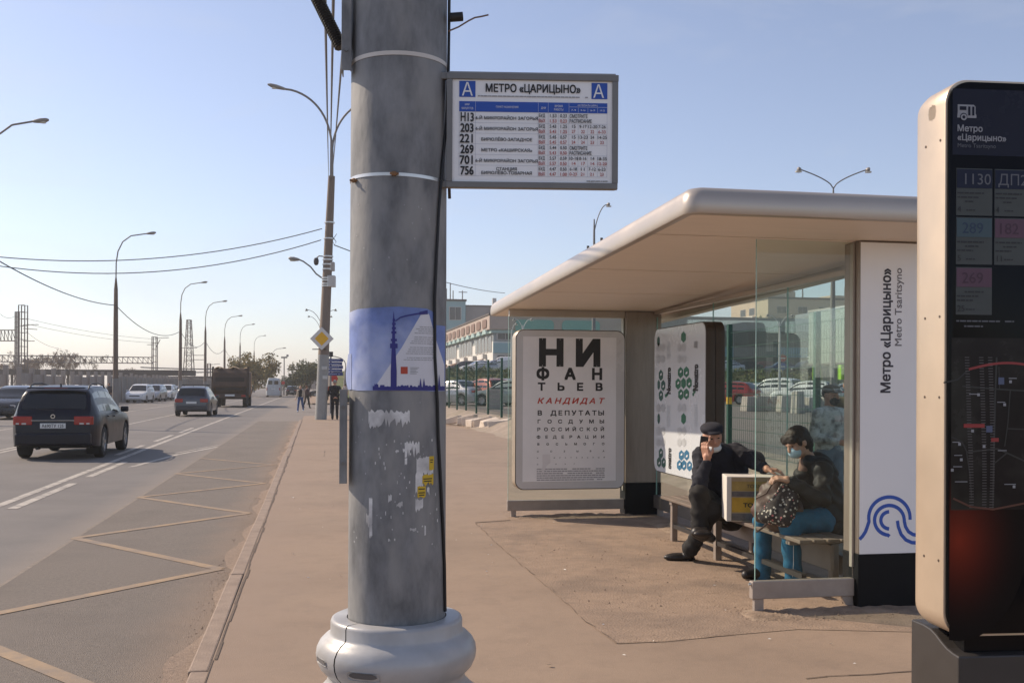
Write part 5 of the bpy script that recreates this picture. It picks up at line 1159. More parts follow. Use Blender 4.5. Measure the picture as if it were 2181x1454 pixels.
# ================================================================== lamps, masts, wires
pole_grey = mat('pole_grey', (.23, .21, .195), .6, .2, var=.15, scale=2); pole_brown = mat('pole_brown', (.17, .12, .09), .7, .1, var=.2, scale=2); lamp_head = mat('lamp_head_grey', (.28, .26, .24), .5, .2, var=.1); lamp_glass = mat('lamp_glass', (.6, .57, .48), .3, var=.05)
def head(c, p, ang, L=.62):
    d = Vector((math.cos(ang), 0, math.sin(ang))); b = MB(); rings = []
    for s, w, hh in ((0, .05, .05), (.08, .09, .07), (.3, .14, .10), (.52, .13, .085), (.62, .06, .04)):
        q = Vector(p)+d*(s/.62*L); rings.append([(q.x+0*w, q.y+w*math.cos(a), q.z+hh*math.sin(a)) for a in np.linspace(0, 2*math.pi, 10, endpoint=False)])
    hd = b.loft(rings).build('lamp_head', lamp_head, c, smooth=50)
    q = Vector(p)+d*L*.62; b = MB(); b.add([(q.x+.13*math.cos(a), q.y+.09*math.sin(a), q.z-.06-.05*k) for k in (0, 1) for a in np.linspace(0, 2*math.pi, 10, endpoint=False)], [(i, (i+1) % 10, 10+(i+1) % 10, 10+i) for i in range(10)]+[tuple(range(10, 20))]); b.build('lamp_lens', lamp_glass, hd, smooth=50)
def street_lamp(label, loc, H=11.9, arm=1.9, group=None, side=1, brown=True):
    c = thing('street_lamp', label, 'street lamp', loc, 0, group)
    MB().tube([(0, 0, 0), (0, 0, 2.2), (0, 0, 2.21), (0, 0, H*.5), (0, 0, H*.68), (0, 0, H*.745)], [.20, .19, .165, .15, .125, .05], 14).build('pole', pole_brown if brown else pole_grey, c, smooth=50)
    MB().tube([(0, 0, -.1), (0, 0, 2.1)], [.21, .195], 14).build('pole_sleeve', pole_grey, c, smooth=50)
    P = [(0, H*.74), (.01*side, H*.83), (.12*side, H*.895), (.42*side, H*.95), (.95*side, H*.985), (arm*side, H*1.0)]
    Q = []
    for i in range(len(P)-1):
        for s in np.linspace(0, 1, 5, endpoint=False): Q.append((P[i][0]+(P[i+1][0]-P[i][0])*s, 0, P[i][1]+(P[i+1][1]-P[i][1])*s))
    Q.append((P[-1][0], 0, P[-1][1])); MB().tube(Q, .042, 8).build('arm', pole_grey, c, smooth=60)
    head(c, Q[-1], .15 if side > 0 else math.pi-.15); return c
LPX = -13.2; ords = ['nearest tall lamp whose post stands right of the navy car', 'second curved lamp along the railway wall', 'third curved lamp along the railway wall', 'fourth curved lamp along the railway wall', 'fifth curved lamp along the railway wall', 'sixth curved lamp along the railway wall, before the yellow tree']
lamps = []
for i, px in enumerate((246, 384, 437, 478, 511, 541)):
    d, Y = depth_at_x(px, LPX); lamps.append((LPX, Y)); street_lamp('brown tapered street lamp, '+ords[i], (LPX, Y, ROADZ), 11.9+(.6 if i > 3 else 0), 1.95, 'curved street lamps along the railway wall')
d, Y = depth_at_x(-30, LPX); street_lamp('street lamp whose head enters at the upper left edge', (LPX, Y, ROADZ), 12.5, 1.75, 'curved street lamps along the railway wall'); lamps.insert(0, (LPX, Y))
b = MB()
wire_m = mat('wire_dark', (.09, .085, .085), .6, var=.1)
def wire(b, a, c, sag, r=.02, n=24):
    a, c = Vector(a), Vector(c); b.tube([a.lerp(c, i/n)-Vector((0, 0, sag*4*(i/n)*(1-i/n))) for i in range(n+1)], r, 5, False)
def wire_thing(name, label, segs, r, group=None):
    b = MB()
    for a, c, s in segs: wire(b, a, c, s, r)
    return tag(b.build(name, wire_m), label, 'cable', group)
zc = lambda Y: 7.0
wire_thing('lamp_cable', 'sagging cable strung from lamp to lamp along the railway wall', [((LPX, lamps[i][1], 6.9), (LPX, lamps[i+1][1], 6.9), .45 if i == 0 else 1.1) for i in range(5)], .028)
# far lamps
for px, top, d, lab, s in ((579, 742, 190, 'small far lamp with a straight arm beside the distant van', 1), (736, 758, 95, 'far lamp beside the blue direction boards', -1)):
    p = at(px, 830, d); H_ = CAMH+(820-top)/FPX*d-ROADZ; street_lamp(lab, (p.x, p.y, ROADZ), H_, 1.9, None, s, False)
p = at(605, 830, 170); c = thing('signal_post', 'slim grey post with a camera far down the road', 'post', (p.x, p.y, ROADZ)); MB().cyl((0, 0, 0), (0, 0, 6.2), .1, .08, 8).build('pole', pole_grey, c); MB().b2((-.5, -.1, 6.1), (.5, .1, 6.35)).build('cross_arm', pole_grey, c); MB().b2((.35, -.2, 6.35), (.7, .2, 6.7)).build('camera', lamp_head, c)
# concrete utility pole at the corner
UP = ground(683, 893); ud = 47.9; uz = lambda py: CAMH+(819.6-py)/FPX*ud; ux = lambda px: (px-683)/FPX*ud
util = thing('utility_pole', 'leaning brown concrete pole carrying wires, a camera and twin lamps', 'utility pole', UP, -ALPHA)
lean = lambda z: ux(704)*max(0, z)/uz(375)
MB().tube([(lean(z), 0, z) for z in (-.1, 3.2, 3.21, 8, uz(375))], [.265, .25, .245, .20, .155], 18).build('shaft', mat('pole_concrete', (.215, .165, .13), .85, var=.12, scale=3, stretch=(3, 3, .4)), util, smooth=50)
MB().tube([(lean(z), 0, z) for z in (-.1, 3.0)], [.270, .256], 18).build('painted_foot', mat('foot_grey', (.30, .30, .285), .7, var=.1), util, smooth=50)
zt = uz(375); xt = ux(704); MB().tube([(xt, 0, zt-.3), (xt+.02, 0, uz(300))], [.09, .06], 10).build('crown_tube', pole_grey, util)
for s, tip in ((-1, ux(604)), (1, ux(812))):
    zA = uz(330); zB = uz(190 if s < 0 else 205); Q = []
    for i in range(17): t = i/16; Q.append((xt+.02+(tip-xt)*(t**2.1), 0, zA+(zB-zA)*(1-(1-t)**1.55)))
    MB().tube(Q, .05, 8).build('lamp_arm', pole_grey, util, smooth=60); head(util, Q[-1], math.pi-.25 if s < 0 else .25, .85)
Q = [(lean(7)+.0, 0, uz(600)), (ux(672), 0, uz(583)), (ux(660), 0, uz(568)), (ux(645), 0, uz(557)), (ux(636), 0, uz(553))]; MB().tube(Q, .035, 8).build('lamp_arm', pole_grey, util, smooth=60); head(util, Q[-1], math.pi-.12, .5)
MB().tube([(ux(688), 0, uz(546)), (ux(678), 0, uz(545)), (ux(673), 0, uz(549))], .03, 6).build('camera_bracket', lamp_head, util)
b = MB().lathe([(.0, .14), (.09, .12), (.12, .02), (.12, -.06), (.10, -.16), (.05, -.21), (0, -.22)], 14, (ux(672), 0, uz(555))); b.build('dome_camera', mat('camera_dark', (.06, .05, .05), .4, var=.1), util, smooth=50)
MB().b2((ux(701), -.16, uz(577)), (ux(711), .14, uz(558))).build('junction_box', mat('box_pale', (.42, .38, .34), .5, .2, var=.08), util, bevel=.02); MB().b2((ux(697), -.22, uz(611)), (ux(713), .16, uz(587))).build('junction_box', mat('box_white', (.55, .53, .50), .5, .1, var=.06), util, bevel=.02)
for py in (474, 508, 546, 553, 563, 573, 592, 597, 604, 609):
    z = uz(py); MB().lathe([(.245, -.03), (.245, .03)], 18, (lean(z), 0, z)).build('steel_band', steel_band, util)
b = MB(); z = uz(744); b.b2((ux(667), -.29, z-.02), (ux(697), -.25, z+.02)); b.build('sign_clamp', trim_m, util)
for k, py in ((0, 783), (1, 803)): MB().b2((ux(687+k*2), -.275, uz(py+4)), (ux(698+k), -.262, uz(py-3))).build('pole_label', mat('label_pale', (.5, .5, .48), .6, var=.1), util)
sg_ = thing('priority_sign', 'yellow diamond priority road sign with white border on the concrete pole', 'road sign', at(685.5, 721, ud-.35), -ALPHA)
for k, (h, m_, y) in enumerate(((.545, mat('sign_back', (.25, .25, .25), .5, .3, var=.1), 0), (.530, mat('sign_border_white', (.66, .63, .60), .4, var=.04), -.012), (.325, mat('sign_yellow', (.78, .42, .01), .4, var=.05), -.022))): MB().prism([(h, 0), (0, h), (-h, 0), (0, -h)], lambda u, v, t: (u, t, v), y, y-.011).build(('sign_plate', 'white_border', 'yellow_field')[k], m_, sg_, bevel=.004)
# wires of the pole
wire_thing('overhead_wire', 'upper wire from the concrete pole to the left across the road', [(at(686, 487, ud), at(-120, 533, 44), .9)], .022, 'wires across the road'); wire_thing('overhead_wire', 'lower wire from the concrete pole to the left across the road', [(at(684, 511, ud), at(-120, 546, 44), 1.1)], .022, 'wires across the road')
wire_thing('overhead_wire', 'wire running right from the concrete pole toward the blue building', [(at(712, 522, ud), at(1075, 624, 95), .4)], .025)
for k, (pa, pb) in enumerate((((700, 378), (692, -40)), ((703, 380), (711, -40)), ((707, 378), (742, -40)))):
    wire_thing('service_wire', 'twisted black service wire rising from the concrete pole, '+('leftmost', 'middle', 'rightmost')[k]+' of three', [(at(*pa, ud), at(*pb, 6.0), .06)], .011, 'service wires to the foreground post')
b = MB(); b.tube([at(706, 500, ud-.3), at(716, 515, ud-.3), at(712, 522, ud-.3), at(708, 512, ud-.3), at(717, 498, ud-.3)], .015, 5); tag(b.build('wire_loop', wire_m), 'coiled spare wire hanging on the concrete pole', 'cable')
def double_lamp(label, px, d, top, spread, zbase, m_, group=None, both=True):
    p = at(px, 830, d); c = thing('street_lamp', label, 'street lamp', (p.x, p.y, zbase), -ALPHA, group); zt = CAMH+(HOR+ROLL*(px-CX)-top)/FPX*d-zbase
    MB().tube([(0, 0, 0), (0, 0, zt*.5), (0, 0, zt*.88)], [.11, .09, .05], 10).build('pole', m_, c, smooth=50); MB().cyl((0, 0, zt*.86), (0, 0, zt*.93), .05, .03, 8).build('pole_tip', m_, c)
    for s in ((-1, 1) if both else (1,)):
        Q = [(s*spread*t**1.15, 0, zt*.86+zt*.14*(1-(1-t)**(2.2 if m_ is wht else 1.9))) for t in np.linspace(0, 1, 12)] if spread < 1.2 else [(s*spread*t, 0, zt*.925+zt*.075*t**.6) for t in np.linspace(0, 1, 12)]; MB().tube(Q, .024, 8).build('arm', m_, c, smooth=60); head(c, Q[-1], .1 if s > 0 else math.pi-.1, .16)
    return c
dull = mat('lamp_dull', (.20, .19, .185), .6, .2, var=.1); wht = mat('lamp_white', (.62, .60, .57), .5, var=.05)
double_lamp('tall grey double-arm lamp rising above the shelter roof', 1773, 40, 362, 1.25, LZ, dull); double_lamp('single curved lamp rising behind the left part of the shelter roof', 1264, 50, 436, .6, LZ, dull, None, False)
double_lamp('white double-arm lamp in the lot above the eye chart lightbox', 1113, 75, 680, .55, LZ, wht, 'white lot lamps'); double_lamp('white double-arm lamp in front of the dark building', 1660, 70, 672, .75, LZ, wht, 'white lot lamps'); double_lamp('short white lamp left of the white double-arm lamp', 1089, 85, 690, .3, LZ, wht, 'white lot lamps', False)
for k, (d, px) in enumerate(((88, 683), (112, 681))): double_lamp(('nearer', 'farther')[k]+' of two far double lamps hidden behind the concrete pole', px, d, 660+k*14, 1.15-.02*k, ROADZ, dull)
# railway masts and gantries
rail_steel = mat('railway_steel', (.17, .135, .125), .7, .2, var=.2)  # steel kept lighter, distance haze put into its base colour
def lattice(c, h, w0, w1, n, m_, x0=0.0):
    for sx in (-1, 1):
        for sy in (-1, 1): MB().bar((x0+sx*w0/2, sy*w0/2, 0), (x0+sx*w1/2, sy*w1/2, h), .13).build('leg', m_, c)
    b = MB()
    for i in range(n+1):
        t = i/n; w = w0+(w1-w0)*t; z = h*t; t2 = min(1, (i+1)/n); w2 = w0+(w1-w0)*t2; z2 = h*t2
        for sy in (-1, 1):
            b.bar((x0-w/2, sy*w/2, z), (x0+w/2, sy*w/2, z), .08)
            if w0 > w1*1.3 and i < n: b.bar((x0-w/2, sy*w/2, z), (x0+w2/2, sy*w2/2, z2), .05); b.bar((x0+w/2, sy*w/2, z), (x0-w2/2, sy*w2/2, z2), .05)
    o = b.build('bracing', m_, c); o['kind'] = 'stuff'
def mast(label, px, top, d, w0, w1, n, arms=()):
    p = at(px, 830, d); h = CAMH+(HOR+ROLL*(px-CX)-top)/FPX*d+.1; c = thing('railway_mast', label, 'mast', (p.x, p.y, -.1), -ALPHA, 'railway masts'); lattice(c, h, w0, w1, n, rail_steel)
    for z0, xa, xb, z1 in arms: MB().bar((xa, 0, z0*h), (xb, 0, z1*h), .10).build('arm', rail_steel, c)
    return c
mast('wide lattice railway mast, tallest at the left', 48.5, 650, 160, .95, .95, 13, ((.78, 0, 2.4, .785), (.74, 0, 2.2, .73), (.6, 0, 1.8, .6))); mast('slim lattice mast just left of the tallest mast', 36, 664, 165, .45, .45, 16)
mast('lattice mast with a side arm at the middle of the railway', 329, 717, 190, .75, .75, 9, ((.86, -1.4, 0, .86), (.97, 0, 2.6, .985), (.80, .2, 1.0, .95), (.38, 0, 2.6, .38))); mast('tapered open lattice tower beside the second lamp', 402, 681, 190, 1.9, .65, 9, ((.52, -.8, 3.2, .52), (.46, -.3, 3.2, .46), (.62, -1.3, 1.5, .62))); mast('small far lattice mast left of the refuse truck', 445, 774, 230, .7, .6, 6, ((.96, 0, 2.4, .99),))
def gantry(label, pa, pb, hgt, n, d0, d1):
    a, c_ = at(*pa, d0), at(*pb, d1); c = thing('railway_gantry', label, 'gantry', (a.x, a.y, 0)); v = c_-Vector((a.x, a.y, 0)); u = Vector((0, 0, a.z)); dn = Vector((0, 0, -hgt))
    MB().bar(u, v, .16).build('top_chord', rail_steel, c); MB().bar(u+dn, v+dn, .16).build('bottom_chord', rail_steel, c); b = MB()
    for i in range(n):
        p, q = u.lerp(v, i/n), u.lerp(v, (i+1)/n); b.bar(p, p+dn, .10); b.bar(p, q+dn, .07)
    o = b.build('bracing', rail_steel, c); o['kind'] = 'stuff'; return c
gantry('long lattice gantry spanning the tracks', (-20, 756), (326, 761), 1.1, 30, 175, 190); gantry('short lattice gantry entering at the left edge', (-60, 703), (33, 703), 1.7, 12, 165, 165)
for k, (pa, pb) in enumerate((((330, 793), (480, 791)), ((300, 782), (470, 786)))): wire_thing('catenary_beam', 'distant thin catenary beam above the grey wall, '+('lower', 'upper')[k]+' one', [(at(*pa, 200), at(*pb, 230), .1)], .12)
for k, (pa, pb, d0, d1) in enumerate((((0, 668), (33, 672), 150, 165), ((55, 678), (330, 722), 160, 190), ((58, 690), (330, 730), 160, 190), ((55, 705), (125, 742), 160, 175))): wire_thing('catenary_wire', ('uppermost thin catenary wire at the left edge', 'upper of two long thin catenary wires between the masts', 'lower of two long thin catenary wires between the masts', 'short thin catenary wire descending right of the tallest mast')[k], [(at(*pa, d0), at(*pb, d1), .5)], .025, 'catenary wires')
cnp = at(20, 800, 150); c = thing('station_canopy', 'long dark low roof of the railway station behind the wall', 'roof', (at(175, 800, 150).x, 160, 0), -ALPHA*.5); MB().b2((-16, 0, 2.9), (15, 5, 3.7)).build('roof', mat('canopy_dark', (.085, .07, .062), .8, var=.2), c)
for x in np.arange(-15, 15, 4): MB().b2((x, 2, 0), (x+.3, 2.3, 2.9)).build('column', mat('canopy_col', (.2, .17, .15), .8, var=.1), c)
for k, (px, d, w, z) in enumerate(((300, 170, 7, 3.2), (395, 190, 12, 2.8), (440, 210, 10, 3.0))):
    p = at(px, 820, d); c = thing('railway_shed', 'low grey railway shed behind the wall, '+('left', 'middle', 'right')[k]+' one', 'shed', (p.x, p.y, 0)); MB().b2((-w/2, 0, 0), (w/2, 6, z)).build('wall', mat('shed_grey', (.22, .19, .17), .85, var=.15), c); MB().b2((-w/2-.3, -.3, z), (w/2+.3, 6.3, z+.25)).build('roof', mat('canopy_dark', (.085, .07, .062), .8), c)
# ------------------------------------------------------------------ trees
bark = mat('bark', (.10, .075, .055), .9, var=.25, scale=5); leaf_y = mat('leaf_yellow', (.30, .21, .06), .8, var=.35, scale=1.5); leaf_o = mat('leaf_olive', (.17, .145, .05), .8, var=.3, scale=1.5); leaf_g = mat('leaf_green', (.095, .115, .045), .8, var=.3, scale=1.5); leaf_d = mat('leaf_dark', (.065, .075, .035), .8, var=.3, scale=1.5); twig_m = mat('twig_brown', (.22, .165, .125), .9, var=.25, scale=3)
def branches(b, p, d, L, r, depth, rg, tips):
    q = p+d*L; b.tube([p, p.lerp(q, .5)+Vector((rg.uniform(-1, 1), rg.uniform(-1, 1), 0))*L*.06, q], [r, r*.8, r*.6], 5, False)
    if depth == 0: tips.append(q); return
    for _ in range(rg.choice((2, 3, 3))):
        e = (d+Vector((rg.uniform(-1, 1), rg.uniform(-1, 1), rg.uniform(-.25, .75)))*.72).normalized(); branches(b, p.lerp(q, rg.uniform(.55, 1)), e, L*rg.uniform(.55, .8), r*.55, depth-1, rg, tips)
def tree(label, loc, h, spread, mats, n, leaf, seed, name='tree', depth=3, group=None, clump=.9, base=.25):
    c = thing(name, label, 'tree', loc, 0, group); rg = random.Random(seed); b = MB(); tips = []
    for k in range(rg.choice((2, 3))): branches(b, Vector((rg.uniform(-.2, .2), rg.uniform(-.2, .2), 0)), Vector((rg.uniform(-.35, .35), rg.uniform(-.35, .35), 1)).normalized(), h*.34, h*.022, depth, rg, tips)
    b.build('trunk', bark, c, smooth=60)
    cen = []
    for t in tips: cen.append((t.x*spread, t.y*spread, min(t.z, h*.95), clump*rg.uniform(.6, 1.2)))
    for _ in range(len(tips)//2): a = rg.uniform(0, 6.28); r_ = rg.random()**.5*h*.42*spread; cen.append((r_*math.cos(a), r_*math.sin(a), h*rg.uniform(base, .82), clump*rg.uniform(.5, 1.1)))
    foliage('crown', cen, n, leaf, mats, c, seed=seed); return c
p = at(530, 830, 150); tree('yellowing bushy tree beside the road behind the refuse truck', (p.x, p.y, ROADZ), 7.0, 1.1, [leaf_y, leaf_o, leaf_y], 9000, .16, 5, clump=1.15); p = at(492, 830, 165); tree('smaller yellow green tree just above the refuse truck', (p.x, p.y, ROADZ), 5.0, 1.1, [leaf_o, leaf_y], 4500, .16, 6)
p = at(656, 830, 150); tree('dark green tree just left of the concrete pole', (p.x, p.y, ROADZ), 5.8, 1.1, [leaf_g, leaf_d, leaf_o], 7000, .15, 7, clump=1.1); p = at(625, 830, 175); tree('low dark shrub left of the dark green tree', (p.x, p.y, ROADZ), 3.6, 1.2, [leaf_g, leaf_d], 3500, .15, 8)
for i, (px, w, top, d) in enumerate(((12, 40, 752, 180), (88, 46, 742, 185), (125, 50, 738, 188), (165, 60, 740, 186), (60, 30, 765, 180), (268, 30, 778, 230))):
    p = at(px, 830, d); h = CAMH+(817-top)/FPX*d; rg = random.Random(20+i); c = thing('bare_shrub', 'brown almost leafless shrub behind the railway wall, '+('first', 'third', 'fourth', 'fifth', 'second', 'sixth')[i]+' from the left', 'shrub', (p.x, p.y, 0), 0, 'leafless shrubs by the railway'); b = MB(); tips = []
    for k in range(6): branches(b, Vector((rg.uniform(-1, 1)*w/FPX*d*.3, rg.uniform(-1, 1), 0)), Vector((rg.uniform(-.35, .35), rg.uniform(-.3, .3), 1)).normalized(), h*.40, .07, 3, rg, tips)
    o = b.build('twigs', twig_m, c); foliage('crown', [(t.x, t.y, t.z, .5) for t in tips], 2600, .10, [mat('dry_leaf', (.30, .22, .15), .9, var=.3), twig_m], c, seed=i)
for i, (px, py, d, h) in enumerate(((1625, 668, 260, 9), (1655, 668, 255, 8), (1685, 668, 260, 9), (1640, 668, 280, 10), (1770, 662, 230, 8), (1800, 660, 230, 7), (1720, 668, 270, 7))):
    p = at(px, py, d); tree('green tree on the hill behind the dark building, '+('first', 'third', 'fourth', 'second', 'sixth', 'seventh', 'fifth')[i]+' from the left', (p.x, p.y, p.z-h*1.02), h, 1.5, [leaf_g, leaf_d, leaf_o], 2600, .32, 40+i, group='trees on the hill', clump=1.7)
# ------------------------------------------------------------------ buildings
turq = mat('facade_turquoise', (.27, .42, .43), .8, var=.06, scale=.4); turq2 = mat('facade_aqua', (.33, .45, .42), .8, var=.06, scale=.4); plaster = mat('facade_white', (.66, .64, .58), .8, var=.06, scale=.4); pink = mat('facade_pinkish', (.40, .325, .27), .85, var=.08, scale=.4); greyf = mat('facade_grey', (.27, .25, .24), .85, var=.1, scale=.4); win_m = mat('window_dark', (.03, .035, .04), .12, var=.1, spec=.6); wframe = mat('window_frame', (.5, .48, .45), .6, var=.05); roofd = mat('roof_dark', (.10, .09, .085), .9, var=.2)
def windows(c, boxes, frame=wframe):
    for lo, hi, ax in boxes:          # ax 'x': faces -x ; 'y': faces -y
        t = .12; b = MB()
        if ax == 'y':
            b.b2((lo[0]-.1, lo[1]-.10, lo[2]-.1), (hi[0]+.1, lo[1]+.05, hi[2]+.1)); o = b.build('window', frame, c); q = MB(); n = 2 if hi[0]-lo[0] > 1.2 else 1; ww = (hi[0]-lo[0])/n
            for k in range(n): q = MB().b2((lo[0]+k*ww+.04, lo[1]-.12, lo[2]), (lo[0]+(k+1)*ww-.04, lo[1]-.02, hi[2])); q.build('pane', win_m, o)
        else:
            b.b2((lo[0]-.10, lo[1]-.1, lo[2]-.1), (lo[0]+.05, hi[1]+.1, hi[2]+.1)); o = b.build('window', frame, c); n = 2 if hi[1]-lo[1] > 1.2 else 1; ww = (hi[1]-lo[1])/n
            for k in range(n): MB().b2((lo[0]-.12, lo[1]+k*ww+.04, lo[2]), (lo[0]-.02, lo[1]+(k+1)*ww-.04, hi[2])).build('pane', win_m, o)
BX, BY, TZ = 24.0, 140.0, 3.1
ind = thing('industrial_building', 'long turquoise and white industrial building with arched niches above the grass bank', 'building', (BX, BY, TZ))
MB().b2((0, 0, 0), (70, 62, 4.6)).build('wall', plaster, ind); MB().b2((-.6, -.6, 6.2), (70, 62, 8.2)).build('upper_wall', pink, ind, bevel=.1); MB().b2((.05, .05, 4.6), (70, 62, 6.2)).build('window_band', mat('band_dim', (.30, .33, .32), .8, var=.1), ind); MB().b2((-.7, -.7, 8.2), (70.1, 62.1, 8.45)).build('roof', roofd, ind)
MB().b2((-.3, -.3, 5.75), (70, 62, 6.19)).build('aqua_cornice', turq2, ind)
for k in range(11):
    y0 = 1.5+k*5.4; q = MB().prism(rrect(y0, 6.55, y0+3.6, 7.75, .5, 4), lambda u, v, t: (t, u, v), -.72, -.58); q.build('niche', mat('niche_brown', (.20, .13, .10), .9, var=.1), ind)
    q = MB().prism([(y0, 5.7), (y0+3.6, 5.7), (y0+2.9, 6.3), (y0+.7, 6.3)], lambda u, v, t: (t, u, v), -.75, -.31); q.build('aqua_bracket', turq2, ind)
windows(ind, [((0, 1+k*3.0, 3.3), (0, 3.2+k*3.0, 5.3), 'x') for k in range(20) if k % 6 != 5])
for k in range(6): MB().b2((-.6, 5+k*9.5, 2.3), (0, 6.2+k*9.5, 3.0)).build('air_conditioner', wframe, ind, bevel=.03)
for k in range(4): MB().prism([(0, .0), (3.0, -1.3), (3.0, -1.5), (0, -.2)], lambda u, v, t: (-u, t, v+2.4), 8+k*14, 13+k*14).build('awning', mat('awning_brown', (.20, .12, .08), .8, var=.1), ind)
# shaded end facing the road bend
for k in range(2):
    x0 = 3.0+k*6.6; MB().prism(rrect(x0, 5.9, x0+5.4, 7.6, .55, 4), lambda u, v, t: (u, t, v), -.75, -.58).build('green_niche', mat('niche_green', (.17, .36, .30), .8, var=.06), ind)
windows(ind, [((.6+k*2.6, 0, 4.9), (2.8+k*2.6, 0, 5.7), 'y') for k in range(9)]); MB().b2((0, -.25, 3.0), (26, -.02, 4.4)).build('turquoise_band', turq, ind); windows(ind, [((.6+k*2.6, 0, 1.6), (2.8+k*2.6, 0, 2.7), 'y') for k in range(9)])
drk = thing('dark_market_hall', 'dark glazed hall with blue panels behind the terrace cars', 'building', (47, 134, TZ))
MB().prism(rrect(0, -.5, 27, 6.2, .9, 5), lambda u, v, t: (u, t, v), 0, 4).build('glazed_front', mat('dark_glazing', (.045, .05, .045), .3, var=.3, scale=.6), drk); MB().b2((-3, .5, 6.2), (27, 5.5, 8.1)).build('parapet', mat('parapet_green_grey', (.30, .31, .28), .85, var=.08), drk)
for k, (a, c_) in enumerate(((2.5, 9.5), (16, 20.5))): MB().b2((a, -.15, 2.6), (c_, -.02, 4.0)).build('blue_panel', mat('panel_blue', (.12, .24, .30), .6, var=.1), drk)
MB().b2((9.6, -.12, 2.6), (15.9, -.02, 4.0)).build('grey_panel', mat('panel_grey', (.2, .2, .18), .6, var=.1), drk)
for k in range(4): MB().b2((0.5, -.10, .3+k*1.25), (26, -.02, .36+k*1.25)).build('glazing_bar', mat('bar_grey', (.16, .16, .15), .6, var=.1), drk)
for x in (4.5, 9.5, 14.5, 19.5): MB().b2((x, -.09, 0), (x+.12, -.01, 6)).build('mullion', mat('bar_grey', (.16, .16, .15), .6), drk)
rt = thing('pale_trade_hall', 'pale grey green hall wall overhanging dark shop fronts beside the end pillar', 'building', (47, 70, LZ))
MB().b2((0, 0, 3.4), (36, 23, 8.4)).build('wall', mat('hall_pale', (.20, .235, .20), .8, var=.08, scale=.5), rt); MB().b2((1.2, .6, 0), (36, 22.5, 3.4)).build('shop_front', mat('shop_dark', (.05, .055, .05), .3, var=.2), rt); MB().b2((-.1, -.1, 3.3), (36, 23.1, 3.45)).build('edge_strip', roofd, rt); MB().b2((-.08, -.08, 8.4), (36, 23.08, 8.6)).build('roof', mat('roof_pale', (.4, .4, .38), .8, var=.1), rt)
for k, y in enumerate((15.5, 20.3)): tag(MB().b2((46.4, 70+y, 2.3), (46.9, 70.7+y, 3.6)).build('green_sign', mat('sign_lime', (.32, .62, .02), .5, var=.05)), 'bright lime green hanging shop sign, '+('right', 'left')[k]+' of the pair', 'sign', 'lime shop signs')
twr = thing('turquoise_tower', 'turquoise stairwell tower with paired windows and rooftop aerials', 'building', (22, 215, TZ)); MB().b2((0, 0, 0), (9, 20, 16.2)).build('wall', turq, twr); MB().b2((-.2, -.2, 16.2), (9.2, 20.2, 16.6)).build('roof', roofd, twr)
windows(twr, [((5.6, 0, z), (8.0, 0, z+2.6), 'y') for z in (12.3, 7.4, 2.6)])
for k, (x, h) in enumerate(((4.2, 3.0), (5.2, 2.4), (6.0, 3.6), (6.6, 2.0), (8.6, 2.0))): MB().cyl((x, 2, 16.6), (x, 2, 16.6+h), .12, .1, 8).build('aerial', dull, twr)
MB().b2((7.8, 1.9, 18.2), (9.6, 2.1, 18.35)).build('aerial_arm', dull, twr)
gb_ = thing('grey_block', 'grey upper block with a pale chimney right of the turquoise tower', 'building', (31.2, 216, TZ)); MB().b2((0, 0, 0), (14, 18, 13.2)).build('wall', turq2, gb_); MB().b2((0, -.1, 11.2), (14.1, 18, 15.2)).build('upper_wall', greyf, gb_); MB().b2((5.6, -.8, 12), (6.4, -.15, 17.0)).build('chimney', wframe, gb_); MB().b2((-.1, -.2, 15.2), (14.2, 18.1, 15.5)).build('roof', roofd, gb_)
apt = thing('apartment_block', 'beige apartment block with balcony on the hill seen through the glass', 'building', (138, 300, 4)); bei = mat('facade_beige', (.52, .42, .31), .85, var=.06, scale=.3); MB().b2((0, 0, 0), (40, 29, 25.0)).build('wall', bei, apt); MB().b2((-.3, -.3, 25), (40.3, 29.3, 25.6)).build('roof', roofd, apt); MB().b2((4, 6, 25.6), (12, 16, 28)).build('roof_hut', bei, apt); MB().b2((24, 6, 25.6), (34, 16, 27)).build('roof_hut', bei, apt)
windows(apt, [((0, 10, 20.6), (0, 14, 22.8), 'x'), ((0, 17, 20.6), (0, 21, 22.8), 'x')]); MB().b2((-1.0, 9.5, 18.8), (0, 21.5, 20.2)).build('balcony', plaster, apt)
for k in range(5): windows(apt, [((3+k*7, 0, 20.6), (6+k*7, 0, 22.6), 'y')])
for k, (x, y) in enumerate(((8, 4), (14, 5), (28, 4))): MB().cyl((x, y, 25), (x, y, 29.5), .25, .2, 8).build('vent_pipe', dull, apt)
# ------------------------------------------------------------------ small things in the lot
for k, (px, d, h, w) in enumerate(((1598, 50, .72, .62), (1622, 50, .74, .66), (1648, 50, .74, .62), (1676, 49, .78, .72), (1699, 46, 1.0, .34), (1730, 49, .70, .62), (1760, 49, .72, .62))):
    p = at(px, 860, d); rg = random.Random(k); w_ = w; lean_ = .22*w_; b = MB(); b.add([(-w_/2-lean_*.5, -.35, 0), (w_/2+lean_*.5, -.35, 0), (w_/2+lean_*.5, .35, 0), (-w_/2-lean_*.5, .35, 0), (-w_/2, -.3, h), (w_/2, -.3, h), (w_/2, .3, h), (-w_/2, .3, h)], [(0, 1, 2, 3)[::-1], (4, 5, 6, 7), (0, 1, 5, 4), (1, 2, 6, 5), (2, 3, 7, 6), (3, 0, 4, 7)])
    tag(b.build('concrete_block', concrete, None, bevel=.03, loc=(p.x, p.y, LZ), rotz=rg.uniform(-.1, .1)), 'pale concrete barrier block before the white cars, '+('first', 'second', 'third', 'fourth', 'fifth and tallest', 'sixth', 'seventh')[k]+' from the left', 'barrier', 'concrete blocks in the lot')
